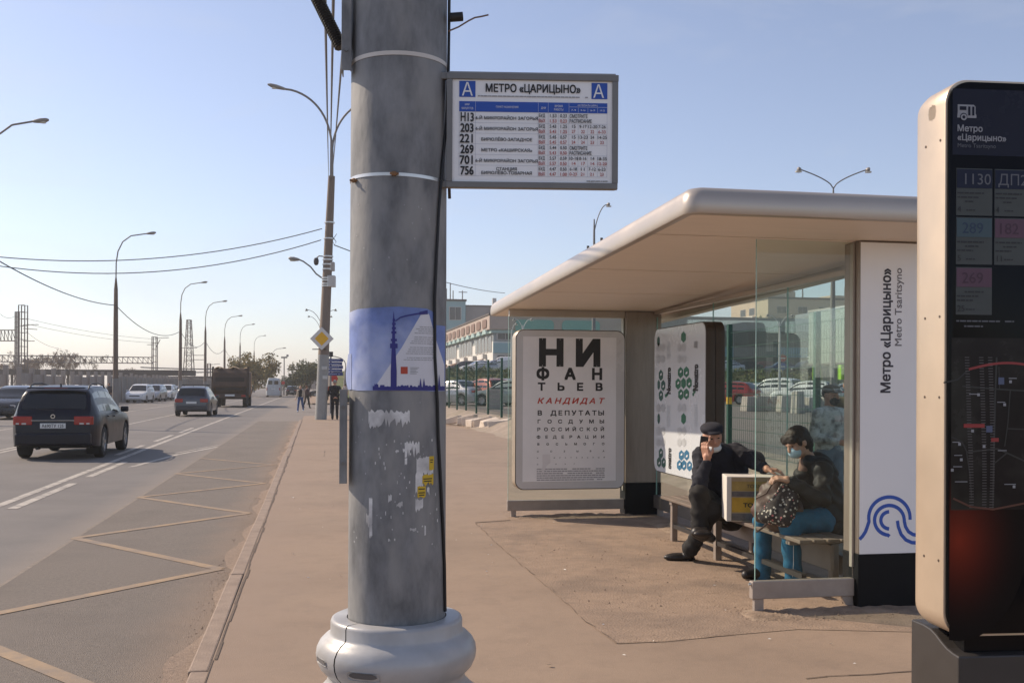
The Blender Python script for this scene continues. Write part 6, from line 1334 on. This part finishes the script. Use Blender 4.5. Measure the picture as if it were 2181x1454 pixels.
p = at(1054, 868, 52); tag(MB().b2((-.4, -.25, 0), (.4, .25, 1.0)).build('concrete_block', concrete, None, bevel=.03, loc=(p.x, p.y, LZ)), 'grey concrete block below the orange red hatchback', 'barrier')
ns = thing('no_entry_sign', 'round red no entry sign above a blue disc on a post', 'road sign', at(1667, 790, 112)*1.0, -ALPHA); z0 = ns.location.z
MB().cyl((0, 0, -1.0), (0, 0, 2.0), .04, n=8).build('post', dull, ns); 
def disc(cz, r, y, m_, nm, par): b = MB(); b.prism([(r*math.cos(a), r*math.sin(a)+cz) for a in np.linspace(0, 2*math.pi, 24, endpoint=False)], lambda u, v, t: (u, t, v), y, y-.02); return b.build(nm, m_, par)
redp = mat('sign_red', (.52, .03, .02), .4, var=.05); disc(1.4, .40, -.05, redp, 'red_disc', ns); MB().b2((-.28, -.09, 1.33), (.28, -.071, 1.47)).build('white_bar', white_ink, ns); disc(.5, .40, -.05, blue_s, 'blue_disc', ns); MB().b2((-.2, -.09, .42), (.24, -.071, .54)).build('white_arrow', white_ink, ns)
ys_ = thing('give_way_sign', 'small red and white give way triangle beside the end pillar', 'road sign', at(1789, 775, 112), -ALPHA); MB().prism([(-.45, .9), (.45, .9), (0, .1)], lambda u, v, t: (u, t, v), 0, -.02).build('red_triangle', redp, ys_); MB().prism([(-.28, .8), (.28, .8), (0, .3)], lambda u, v, t: (u, t, v), -.021, -.04).build('white_field', white_ink, ys_); MB().cyl((0, .03, -1.5), (0, .03, .9), .04, n=8).build('post', dull, ys_)
bar_ = thing('barrier_board', 'striped black and white board slanting above the terrace cars', 'barrier', at(1722, 768, 110), -ALPHA)
for k in range(3): MB().b2((-.1, -.02, k*.16), (1.4, .02, k*.16+.15), ).build('white_stripe' if k != 1 else 'black_stripe', (white_ink, ink, white_ink)[k], bar_)
bar_.rotation_euler[1] = -.1; MB().b2((.6, .03, -2), (.7, .1, .4)).build('post', dull, bar_)
db = thing('direction_board', 'stack of dark blue direction boards on a post beside the concrete pole', 'road sign', at(704, 892, 62)*1.0, -ALPHA); db.location.z = 0; k_ = 62/FPX
MB().cyl((0, 0, -.1), (0, 0, 3.5), .05, n=8).build('post', dull, db); MB().b2((-.08, -.1, 3.3), (.12, .1, 3.6)).build('camera_cap', trim_m, db)
for r in range(5): MB().b2((-.45 if r else -.42, -.09, CAMH+(820-764-r*7.3)*k_-.19), (.75-(.05 if r % 2 else 0), -.06, CAMH+(820-764-r*7.3)*k_)).build('blue_board', mat('board_blue', (.015, .03, .16), .5, var=.08), db)
b = MB()
for r in range(5): dashes(b, (-.35, -.095, CAMH+(820-764-r*7.3)*k_-.13), X_, Z_, .9, .05, r, .9, (.04, .16))
b.build('small_print', mat('board_print', (.25, .28, .42), .5, var=.05), db)
for k, (px, py, d) in enumerate(((712, 806, 70), (603, 815, 140))):
    p = at(px, py, d); tag(MB().prism([(.25*math.cos(a), .25*math.sin(a)) for a in np.linspace(0, 2*math.pi, 8, endpoint=False)], lambda u, v, t: (u, t, v), 0, .06).build('red_sign', redp, None, loc=p), ('red octagonal sign above the man in the black suit', 'small red sign right of the distant van')[k], 'sign')
    tag(MB().cyl((0, .08, -p.z-.1), (0, .08, .1), .03, n=6).build('sign_post', dull, None, loc=p), ('thin post of the red octagonal sign', 'thin post of the small red sign by the van')[k], 'post')
# ================================================================== people
skin_m = mat('skin', (.48, .25, .165), .55, var=.12, scale=25); skin_f = mat('skin_fair', (.50, .29, .20), .55, var=.1, scale=25); hair_g = mat('hair_grey', (.30, .28, .26), .8, var=.25, scale=60); hair_b = mat('hair_dark_brown', (.020, .012, .009), .68, var=.4, scale=70, stretch=(1, 1, 3)); eye_m = mat('eye_dark', (.02, .015, .012), .3, var=0); mask_w = mat('mask_white', (.72, .74, .74), .8, var=.04, scale=30); mask_bl = mat('mask_pale_blue', (.42, .60, .68), .8, var=.06, scale=40); mask_k = mat('mask_black', (.015, .015, .016), .8, var=.1)
wool = mat('sweater_navy_black', (.016, .017, .026), .92, var=.3, scale=40, bump=.35, bscale=160); trouser = mat('trousers_black', (.016, .0145, .0135), .88, var=.25, scale=30, bump=.15, bscale=120); shoe_m = mat('shoe_black', (.018, .014, .012), .45, var=.3, scale=20); cap_m = mat('cap_navy', (.016, .017, .028), .9, var=.25, scale=50, bump=.3, bscale=200); jean_t = mat('jeans_teal', (.010, .115, .21), .85, var=.2, scale=20, bump=.2, bscale=120); jacket_k = mat('jacket_black', (.010, .0105, .011), .7, var=.3, scale=12, bump=.15, bscale=60)
V3 = lambda p: np.array(p[:], float)
def pbase(label, p, z=0.0, group=None): return thing('person', label, 'person', (p.x, p.y, z), 0, group)
def pb(name, prims, m, par, res, k=.03, **kw): return blob(name, prims, m, par, res, k, loc=-Vector(par.location), **kw)
def headset(c, f, u, s=1.0):
    c, f, u = Vector(c), Vector(f).normalized(), Vector(u); r = f.cross(u).normalized(); u = r.cross(f).normalized(); M = np.array([r[:], f[:], u[:]]).T
    L = lambda x, y, z: tuple(c+(r*x+f*y+u*z)*s); q = lambda *v: tuple(a*s for a in v)
    skin = [('e', L(0, -.008, .022), q(.074, .094, .100), M), ('e', L(0, .022, -.05), q(.056, .066, .066), M), ('e', L(0, .055, -.085), q(.030, .028, .024), M), ('c', L(0, .090, .020), L(0, .108, -.022), .009*s, .015*s), ('c', L(-.034, .080, .030), L(.034, .080, .030), .014*s, .014*s), ('e', L(-.036, .062, -.022), q(.028, .026, .028), M), ('e', L(.036, .062, -.022), q(.028, .026, .028), M), ('c', L(-.018, .084, -.056), L(.018, .084, -.056), .009*s, .009*s), ('e', L(-.077, -.006, -.004), q(.012, .024, .034), M), ('e', L(.077, -.006, -.004), q(.012, .024, .034), M)]
    eyes = [('e', L(sx*.031, .083, .008), q(.013, .008, .006), M) for sx in (-1, 1)]
    return L, M, q, skin, eyes
def hand(root, out, curl, side, s=1.0, thumb=1, bend=.6):
    """palm at root pointing along out, fingers bending toward curl; side = across the palm"""
    root, out, curl, side = Vector(root), Vector(out).normalized(), Vector(curl).normalized(), Vector(side).normalized(); P = []
    for k in range(4): P.append(('c', tuple(root+side*(-.030+.020*k)*s), tuple(root+out*.075*s+side*(-.030+.020*k)*s), .016*s, .0125*s))
    F = []
    for k, L in enumerate((.062, .075, .080, .070)):
        a = root+out*.078*s+side*(-.031+.0205*k)*s; d1 = (out*math.cos(bend*.6)+curl*math.sin(bend*.6)); d2 = (out*math.cos(bend*1.5)+curl*math.sin(bend*1.5)); b = a+d1*L*.5*s; c = b+d2*L*.5*s
        F += [('c', tuple(a), tuple(b), .0095*s, .009*s), ('c', tuple(b), tuple(c), .009*s, .0075*s)]
    t0 = root+out*.015*s+side*.036*thumb*s; t1 = t0+(out*.7+side*.55*thumb+curl*.35).normalized()*.040*s; t2 = t1+(out*.9+curl*.45).normalized()*.032*s
    F += [('c', tuple(t0), tuple(t1), .013*s, .0105*s), ('c', tuple(t1), tuple(t2), .0105*s, .008*s)]
    return P+F
CF = Vector((SA, CA, 0)); CR = Vector((CA, -SA, 0)); UP_ = Vector((0, 0, 1))
A = lambda px, py, d: tuple(at(px, py, d))
# ---- seated man on the phone
man = pbase('seated man in black sweater and flat cap, legs crossed, holding a phone to his ear', ground(1500, 1190))
hc = Vector(A(1517, 931, 9.42)); fdir = (-CF*.93+CR*.12-UP_*.16); udir = UP_+CR*(-.14)
L, M, q, sk, ey = headset(hc, fdir, udir, 1.02); nb_ = A(1530, 968, 9.52)
pb('body', sk+[('c', L(0, -.02, -.06), nb_, .056, .066)], skin_m, man, .0065, .018); pb('eyes', ey, eye_m, man, .003, .002)
pb('hair', [('e', L(0, -.034, .006), q(.083, .076, .080), M), ('cut', L(0, .012, 0), tuple(Vector(fdir).normalized())), ('cut', L(0, 0, .058), tuple(udir))], hair_g, man, .0065, .01)
pb('flat_cap', [('e', L(-.004, -.012, .085), q(.100, .118, .048), M), ('e', L(-.006, -.02, .062), q(.092, .108, .040), M), ('e', L(-.008, .088, .062), q(.066, .052, .016), M)], cap_m, man, .0065, .02)
pb('face_mask', [('e', L(.0, .034, -.090), q(.064, .066, .040), M), ('-', [('e', L(0, .02, -.05), q(.053, .062, .062), M)]), ('c', L(.058, .03, -.085), L(.076, -.01, -.01), .004, .004), ('c', L(-.058, .03, -.085), L(-.076, -.01, -.01), .004, .004)], mask_w, man, .0055, .008)
shR, shL = A(1495, 972, 9.50), A(1566, 964, 9.58)         # image left, image right shoulder
elR, cuR = A(1489, 1034, 9.25), A(1505, 988, 9.26); elL, cuL = A(1608, 979, 9.35), A(1628, 997, 9.18); pel = A(1546, 1078, 9.62)
torso = [('c', shR, shL, .088, .088), ('c', A(1531, 975, 9.54), A(1540, 1045, 9.56), .135, .165), ('c', A(1530, 1030, 9.48), pel, .150, .165), ('c', A(1508, 985, 9.50), A(1522, 1060, 9.50), .10, .12), ('c', A(1562, 978, 9.58), A(1560, 1065, 9.60), .10, .12), ('c', A(1531, 966, 9.52), A(1531, 974, 9.52), .075, .085)]
pb('sweater', torso+[('c', shR, elR, .078, .064), ('c', elR, cuR, .062, .046), ('c', shL, elL, .086, .072), ('c', elL, cuL, .072, .050), ('c', A(1575, 975, 9.56), A(1572, 1040, 9.6), .08, .09)], wool, man, .009, .035, wrinkle=.0075, wscale=30)
knA, anA = A(1489, 1052, 9.20), A(1491, 1118, 9.18); knB, anB = A(1517, 1086, 9.22), A(1470, 1168, 9.42)
pb('trousers', [('c', pel, A(1556, 1096, 9.66), .155, .15), ('c', A(1538, 1086, 9.60), knA, .105, .085), ('c', knA, A(1490, 1090, 9.19), .080, .074), ('c', A(1490, 1090, 9.19), anA, .074, .080), ('c', A(1562, 1088, 9.62), knB, .105, .085), ('c', knB, A(1492, 1130, 9.32), .080, .070), ('c', A(1492, 1130, 9.32), anB, .070, .074)], trouser, man, .009, .03, wrinkle=.0065, wscale=28)
pb('shoe', [('e', A(1446, 1186, 9.52), (.135, .060, .042), np.array([(CR*.97-CF*.25+UP_*.12).normalized()[:], CF[:], UP_[:]]).T), ('c', A(1467, 1180, 9.50), A(1472, 1168, 9.46), .055, .050), ('c', A(1434, 1190, 9.52), A(1472, 1191, 9.56), .036, .040)], shoe_m, man, .007, .02)
pb('shoe', [('c', A(1484, 1134, 9.12), A(1497, 1142, 9.08), .052, .046), ('c', A(1493, 1126, 9.14), A(1516, 1146, 9.06), .050, .036), ('e', A(1497, 1136, 9.02), (.085, .045, .035), None)], shoe_m, man, .007, .02)
pb('sock', [('c', anA, A(1494, 1128, 9.15), .046, .045)], trouser, man, .008)
ph = thing('mobile_phone', 'black mobile phone pressed to the ear of the seated man', 'phone', A(1499, 945, 9.30)); ph.rotation_euler = (R(8), R(-14), R(60)); MB().b2((-.004, -.036, -.072), (.005, .036, .072)).build('case', trim_m, ph, bevel=.006); MB().b2((.0052, -.032, -.066), (.0062, .032, .066)).build('screen', blk, ph)
pb('hand', [('c', cuR, A(1506, 972, 9.26), .030, .034)]+hand(A(1506, 972, 9.26), (UP_*.96-CR*.22+CF*.05), (CF*.5+CR*.5), (CF*.75-CR*.6), 1.05, -1, .55), skin_m, man, .0045, .008)
pb('hand', [('c', cuL, A(1634, 998, 9.10), .030, .032)]+hand(A(1634, 998, 9.10), (CR*.85-CF*.35-UP_*.10), (-UP_), (-CF*.9-CR*.3), 1.05, 1, .55), skin_m, man, .0045, .008)
# ---- cardboard box between them
bx = thing('cardboard_box', 'white edged carton wrapped in yellow and grey tape on the bench', 'carton', A(1603, 1103, 9.0), -R(15)); bx.location.z = .446
MB().b2((-.245, -.15, 0), (.245, .17, .385)).build('carton', mat('carton_white', (.66, .62, .55), .7, var=.08, scale=10), bx, bevel=.006)
for nm, x0, x1, z0, z1, m_ in (('wrap', -.205, .244, .005, .380, mat('wrap_tan', (.36, .27, .16), .35, var=.2, scale=14)), ('yellow_label', -.20, .243, .08, .205, mat('label_yellow', (.50, .30, .03), .4, var=.15, scale=12)), ('yellow_label', -.20, .243, .265, .345, mat('label_ochre', (.36, .25, .07), .4, var=.2, scale=12)), ('grey_tape', -.203, .243, .215, .258, mat('tape_grey', (.13, .12, .115), .3, var=.3, scale=30)), ('grey_tape', -.203, .243, .01, .07, MATS['tape_grey'])): y_ = {'wrap': -.1515, 'yellow_label': -.1530, 'grey_tape': -.1545}[nm]; MB().b2((x0, y_, z0), (x1, y_+.001, z1)).build(nm, m_, bx)
text('TORN', .05, ink, bx, (-.02, -.1548, .125), X_, Z_, 'CENTER', 1.2, .03); text('TORNADO', .042, mat('print_brownish', (.14, .11, .06), .6, var=.1), bx, (.04, -.1548, .29), X_, Z_, 'CENTER', 1.1, .02)
# ---- seated woman with backpack
wom = pbase('seated dark haired woman in black jacket and teal jeans wearing a pale blue face mask', ground(1690, 1250))
hc = Vector(A(1698, 943, 8.35)); fdir = (-CR*.80-CF*.42-UP_*.46); L, M, q, sk, ey = headset(hc, fdir, UP_-CR*.35, .98); nb_ = A(1722, 980, 8.42)
pb('body', sk+[('c', L(0, -.03, -.05), nb_, .050, .062)], skin_f, wom, .0065, .018); pb('eyes', ey, eye_m, wom, .003, .002)
pb('hair', [('e', L(0, -.028, .040), q(.092, .108, .098), M), ('e', L(0, -.055, -.012), q(.086, .078, .084), M), ('c', L(-.055, .070, .052), L(.055, .070, .052), .026, .026), ('c', L(-.05, .060, .075), L(.05, .060, .075), .032, .032), ('-', [('e', L(0, .100, -.035), q(.070, .075, .080), M)]), ('c', L(.078, .03, .05), L(.078, .035, -.01), .018, .010), ('c', L(-.078, .03, .05), L(-.078, .035, -.01), .018, .010), ('c', L(0, -.07, -.06), L(0, -.06, -.095), .06, .045)], hair_b, wom, .0065, .015, wrinkle=.003, wscale=60)
pb('face_mask', [('e', L(0, .062, -.048), q(.060, .052, .056), M), ('-', [('e', L(0, .022, -.045), q(.054, .064, .066), M)]), ('c', L(.05, .055, -.03), L(.078, 0, 0), .0035, .0035), ('c', L(-.05, .055, -.03), L(-.078, 0, 0), .0035, .0035)], mask_bl, wom, .0055, .008)
sN, sF = A(1752, 1000, 8.25), A(1722, 992, 8.66); eN, hN = A(1750, 1062, 8.10), A(1676, 1021, 8.12); eF, hF = A(1690, 1058, 8.62), A(1664, 1028, 8.40); pl = A(1757, 1090, 8.45)
pb('jacket', [('c', sN, sF, .080, .080), ('c', A(1740, 1000, 8.45), pl, .135, .165), ('c', A(1725, 1005, 8.42), A(1738, 1080, 8.42), .10, .13), ('c', A(1757, 1010, 8.45), A(1768, 1092, 8.45), .10, .14), ('c', pl, A(1765, 1104, 8.45), .16, .15), ('c', sN, eN, .072, .060), ('c', eN, A(1688, 1026, 8.12), .062, .046), ('c', sF, eF, .072, .060), ('c', eF, A(1672, 1034, 8.42), .060, .046), ('c', A(1722, 982, 8.30), A(1738, 976, 8.50), .045, .055), ('c', A(1712, 1012, 8.36), A(1716, 1070, 8.36), .075, .11)], jacket_k, wom, .009, .035, wrinkle=.010, wscale=26)
pb('shirt', [('c', A(1716, 984, 8.36), A(1712, 1000, 8.34), .050, .045)], mat('shirt_brown', (.20, .12, .09), .9, var=.2), wom, .010)
kN, aN, kF, aF = A(1682, 1112, 8.12), A(1692, 1240, 8.16), A(1626, 1112, 8.62), A(1624, 1236, 8.62)
pb('jeans', [('c', A(1760, 1106, 8.45), A(1740, 1108, 8.35), .135, .12), ('c', A(1748, 1108, 8.30), kN, .105, .082), ('c', kN, A(1686, 1175, 8.14), .080, .068), ('c', A(1686, 1175, 8.14), aN, .066, .072), ('c', A(1740, 1106, 8.58), kF, .105, .082), ('c', kF, A(1624, 1170, 8.62), .080, .068), ('c', A(1624, 1170, 8.62), aF, .066, .072)], jean_t, wom, .009, .03, wrinkle=.004, wscale=22)
b = MB(); b.tube([A(1684, 1130, 8.055), A(1690, 1160, 8.06), A(1690, 1200, 8.075), A(1688, 1228, 8.08)], .0025, 5); wb(b, 'jeans_seam', mat('piping_white', (.6, .62, .62), .8, var=.05), wom)
for c_, n_ in ((aN, 0), (aF, 1)):
    c_ = Vector(c_); f_ = Vector((-.95, -.2, 0)); pb('shoe', [('c', tuple(Vector((c_.x, c_.y, .055))), tuple(Vector((c_.x, c_.y, .045))+f_*.17), .050, .038), ('c', tuple(Vector((c_.x, c_.y, .09))), tuple(Vector((c_.x, c_.y, .055))), .048, .05)], shoe_m, wom, .009, .02)
pb('hand', [('c', A(1686, 1025, 8.12), hN, .028, .030)]+hand(hN, (-CR*.9+UP_*.15+CF*.1), (-UP_*.8-CR*.3), (UP_*.3+CF*.9), .95, 1, .9), skin_f, wom, .0045, .008); pb('hand', [('c', A(1672, 1033, 8.42), hF, .028, .030)]+hand(hF, (-CR*.8-CF*.2), (-UP_), (CF*.9), .95, 1, .9), skin_f, wom, .0045, .008)
bag = thing('backpack', 'brown backpack with a floral pocket on the lap of the seated woman', 'backpack', (A(1650, 1100, 8.3)[0], A(1650, 1100, 8.3)[1], .5))
brown_l = mat('leather_brown', (.085, .045, .033), .55, var=.25, scale=12, bump=.1, bscale=60)
def floral():
    m = mat('floral_cloth', (.03, .022, .022), .8, var=.1); nt = m.node_tree; n = nt.nodes; l = nt.links; tc = n.new('ShaderNodeTexCoord'); vo = n.new('ShaderNodeTexVoronoi'); vo.inputs['Scale'].default_value = 38; l.new(tc.outputs['Object'], vo.inputs['Vector'])
    r1 = n.new('ShaderNodeValToRGB'); r1.color_ramp.elements[0].position = .28; r1.color_ramp.elements[1].position = .36; r1.color_ramp.elements[0].color = (1, 1, 1, 1); r1.color_ramp.elements[1].color = (0, 0, 0, 1); l.new(vo.outputs['Distance'], r1.inputs[0])
    r2 = n.new('ShaderNodeValToRGB'); r2.color_ramp.interpolation = 'CONSTANT'; e = r2.color_ramp.elements; e[0].color = (.62, .55, .47, 1); e[1].position = .35; e[1].color = (.50, .16, .15, 1)
    for p_, c_ in ((.5, (.55, .48, .40, 1)), (.68, (.12, .09, .08, 1)), (.8, (.60, .56, .50, 1))): x = e.new(p_); x.color = c_
    sp_ = n.new('ShaderNodeSeparateColor'); l.new(vo.outputs['Color'], sp_.inputs[0]); l.new(sp_.outputs[0], r2.inputs[0]); mx = n.new('ShaderNodeMix'); mx.data_type = 'RGBA'; l.new(r1.outputs[0], mx.inputs['Factor']); mx.inputs['A'].default_value = (.028, .020, .020, 1); l.new(r2.outputs[0], mx.inputs['B']); l.new(mx.outputs['Result'], n['Principled BSDF'].inputs['Base Color']); return m
flor = floral()
pb('pack_body', [('c', A(1658, 1032, 8.30), A(1660, 1098, 8.26), .075, .135), ('c', A(1640, 1050, 8.34), A(1628, 1088, 8.36), .085, .10), ('c', A(1676, 1060, 8.24), A(1690, 1092, 8.22), .07, .09)], brown_l, bag, .010, .05, wrinkle=.008, wscale=24)
pb('floral_pocket', [('c', A(1672, 1040, 8.155), A(1648, 1096, 8.130), .045, .075), ('c', A(1650, 1072, 8.16), A(1630, 1098, 8.17), .05, .06), ('c', A(1690, 1058, 8.11), A(1672, 1104, 8.09), .045, .075)], flor, bag, .009, .04, wrinkle=.004, wscale=30)
b = MB(); b.tube([A(1656, 1022, 8.2), A(1645, 1030, 8.15), A(1632, 1050, 8.14), A(1616, 1058, 8.18), A(1608, 1062, 8.22)], .007, 6); wb(b, 'strap', brown_l, bag, smooth=60); b = MB(); b.tube([A(1640, 1108, 8.12), A(1626, 1122, 8.12), A(1612, 1132, 8.15), A(1606, 1120, 8.2), A(1610, 1090, 8.22)], .008, 6); wb(b, 'strap', brown_l, bag, smooth=60); b = MB(); b.tube([A(1660, 1018, 8.25), A(1648, 1014, 8.22), A(1636, 1022, 8.22)], .009, 6); wb(b, 'carry_handle', brown_l, bag, smooth=60)
# ---- upright figures
def standing(label, loc, rotz, h, top_m, leg_m, hair_m, res=.03, coat=0.0, step=0.0, sm=skin_m, arms='down', vest=None, cap=None, mask=None, group=None, shoes=shoe_m, skirt=None):
    c = thing('person', label, 'person', loc, rotz, group); s = h/1.72; P = lambda x, y, z: (x*s, y*s, z*s)         # faces +y
    L, M, q, sk, ey = headset(P(0, .02, 1.60), (0, 1, -.05), (0, 0, 1), s)
    body = sk[:2]+sk[3:4]+sk[8:]+[('c', P(0, 0, 1.53), P(0, -.01, 1.44), .056*s, .062*s)] if res > .012 else sk+[('c', P(0, 0, 1.53), P(0, -.01, 1.44), .056*s, .062*s)]
    if arms == 'down': AR = [[P(sx*.19, -.01, 1.40), P(sx*.25, -.03, 1.12), P(sx*.25, .06+sx*step*.25, .90)] for sx in (-1, 1)]
    elif arms == 'back': AR = [[P(sx*.19, -.01, 1.40), P(sx*.27, -.09, 1.14), P(sx*.04, -.17, .99)] for sx in (-1, 1)]
    else: AR = [[P(sx*.19, -.01, 1.40), P(sx*.25, -.02, 1.13), P(sx*.08, .20, 1.08)] for sx in (-1, 1)]
    blob('body', body, sm, c, min(res, .014), .02)
    for sx, a in zip((-1, 1), AR): e = Vector(a[2]); d = (e-Vector(a[1])).normalized(); blob('hand', [('c', tuple(e), tuple(e+d*.07*s), .032*s, .036*s)]+[('c', tuple(e+d*.07*s+Vector(((k-1.5)*.018*s, 0, 0))), tuple(e+d*(.15-.01*abs(k-1.5))*s+Vector(((k-1.5)*.016*s, .015*s, 0))), .010*s, .008*s) for k in range(4)]+[('c', tuple(e+d*.03*s), tuple(e+d*.085*s+Vector((0, .045*s, 0))), .012*s, .009*s)], sm, c, min(res*.5, .010), .012)
    torso = [('c', P(-.15, 0, 1.40), P(.15, 0, 1.40), .072*s, .072*s), ('c', P(0, 0, 1.36), P(0, .0, 1.10), .135*s, .125*s), ('c', P(-.07, 0, 1.30), P(-.07, 0, 1.0-coat), .10*s, .115*s), ('c', P(.07, 0, 1.30), P(.07, 0, 1.0-coat), .10*s, .115*s)]
    for a in AR: torso += [('c', a[0], a[1], .062*s, .052*s), ('c', a[1], a[2], .052*s, .040*s)]
    blob('jacket', torso, top_m, c, res, .03*s, wrinkle=.004, wscale=18)
    legs = [('c', P(-.06, 0, .98), P(.06, 0, .98), .12*s, .12*s)]
    for sx in (-1, 1): k_ = P(sx*.10, .03+sx*step*.25, .50); a_ = P(sx*.10, -.02+sx*step*.55 if step else -.01, .09+(.06 if step and sx < 0 else 0)); legs += [('c', P(sx*.09, 0, .93), k_, .095*s, .068*s), ('c', k_, a_, .068*s, .055*s)]; blob('shoe', [('c', a_, (a_[0], a_[1]+.02, a_[2]-.04*s), .045*s, .045*s), ('c', (a_[0], a_[1]-.03*s, a_[2]-.05*s), (a_[0], a_[1]+.15*s, a_[2]-.052*s), .042*s, .036*s)], shoes, c, min(res, .02), .02)
    blob('trousers', legs, leg_m, c, res, .03*s, wrinkle=.004, wscale=20)
    blob('hair', [('e', L(0, -.026, .036), q(.084, .094, .090), M), ('-', [('e', L(0, .105, -.03), q(.08, .07, .09), M)])], hair_m, c, min(res, .014), .012)
    if cap: blob('cap', [('e', L(0, -.005, .075), q(.094, .110, .058), M), ('e', L(0, .095, .052), q(.066, .05, .014), M)], cap, c, min(res, .012), .015)
    if mask: blob('face_mask', [('e', L(0, .05, -.055), q(.060, .058, .056), M), ('-', [('e', L(0, .018, -.045), q(.050, .060, .066), M)])], mask, c, min(res, .009), .01)
    if res <= .02: blob('eyes', ey, eye_m, c, .004, .002)
    if vest: blob('vest', [('c', P(0, 0, 1.36), P(0, 0, 1.05), .145*s, .140*s), ('c', P(-.06, 0, 1.38), P(-.06, 0, 1.05), .10*s, .118*s), ('c', P(.06, 0, 1.38), P(.06, 0, 1.05), .10*s, .118*s)], vest, c, res, .03*s)
    return c
pattern = mat('sweater_patterned', (.60, .585, .55), .9, var=.2, scale=9, patch=(.16, .155, .15), pscale=13); denim = mat('jeans_pale_blue', (.20, .24, .29), .85, var=.15, scale=10)
p = at(1767, 900, 11.2); standing('standing woman in cap and black mask behind the shelter glass', (p.x, p.y, 0), math.pi+.35, 1.62, pattern, denim, hair_b, .014, sm=skin_m, arms='front', cap=mat('cap_brown', (.10, .085, .07), .8, var=.2, scale=20), mask=mask_k)
p = at(1812, 900, 12.3); standing('man in an olive shirt standing with his back to us beside the end pillar', (p.x, p.y, 0), -.3, 1.74, mat('shirt_olive', (.13, .105, .065), .9, var=.2, scale=10), trouser, mat('hair_short_brown', (.10, .06, .035), .8, var=.3, scale=60), .016)
suit = mat('suit_black', (.012, .012, .014), .85, var=.2, scale=20)
standing('man in a black suit standing with his hands behind his back by the concrete pole', ground(713, 893), .1, 1.84, suit, suit, hair_g, .02, .12, arms='back')
p = ground(640, 877, ROADZ); standing('woman in pale jacket, dark vest and blue jeans crossing the road toward us', p, math.pi-.3, 1.66, mat('jacket_cream', (.52, .42, .32), .85, var=.15), mat('jeans_blue', (.06, .10, .22), .85, var=.15), mat('hair_red_brown', (.18, .07, .03), .7, var=.3), .025, 0, .5, skin_f, vest=suit, shoes=mask_w)
p = ground(653, 869, ROADZ); standing('person in dark striped clothes walking behind the woman in the pale jacket', p, -.6, 1.66, mat('jacket_plum', (.07, .04, .04), .85, var=.4, scale=12), suit, mat('hair_red_brown', (.18, .07, .03), .7), .03, 0, .5, skin_f)
redt = mat('shirt_red', (.50, .09, .06), .8, var=.15); p = ground(697, 852); standing('person in a red shirt and dark shorts far along the pavement', p, .2, 1.70, redt, suit, hair_b, .035, 0, .3); p = ground(690, 850); standing('second far person in dark red beside the one in the red shirt', (p.x, p.y+4, 0), .2, 1.72, mat('shirt_dark_red', (.22, .04, .035), .8, var=.15), suit, hair_b, .035, 0, .3)
p = ground(735, 858); standing('far person in pale top mostly hidden behind the torn poster', p, .1, 1.70, mat('shirt_pale', (.5, .42, .36), .8, var=.1), suit, hair_b, .035, 0, .2)
for k, (px, d) in enumerate(((232, 92), (243, 88))): p = at(px, 860, d); standing(('left', 'right')[k]+' of two men in dark jackets beside the nearest lamp post', (p.x, p.y, ROADZ), math.pi-.5+k, 1.80, mat('jacket_dark_blue', (.015, .018, .035), .85, var=.2), suit, hair_b, .035, group='two men by the lamp post')
# ------------------------------------------------------------------ the hazy air
hz = MB().b2((-1520, -80, -1.3), (1520, 2520, 36)); hm = bpy.data.materials.new('haze'); hm.use_nodes = True; hn = hm.node_tree.nodes; hn.remove(hn['Principled BSDF']); pv = hn.new('ShaderNodeVolumePrincipled'); pv.inputs['Color'].default_value = (.97, .955, .93, 1); pv.inputs['Density'].default_value = .0006; pv.inputs['Anisotropy'].default_value = .3
hm.node_tree.links.new(pv.outputs[0], hn['Material Output'].inputs['Volume']); tag(hz.build('haze', hm), kind='stuff')
flush_texts()
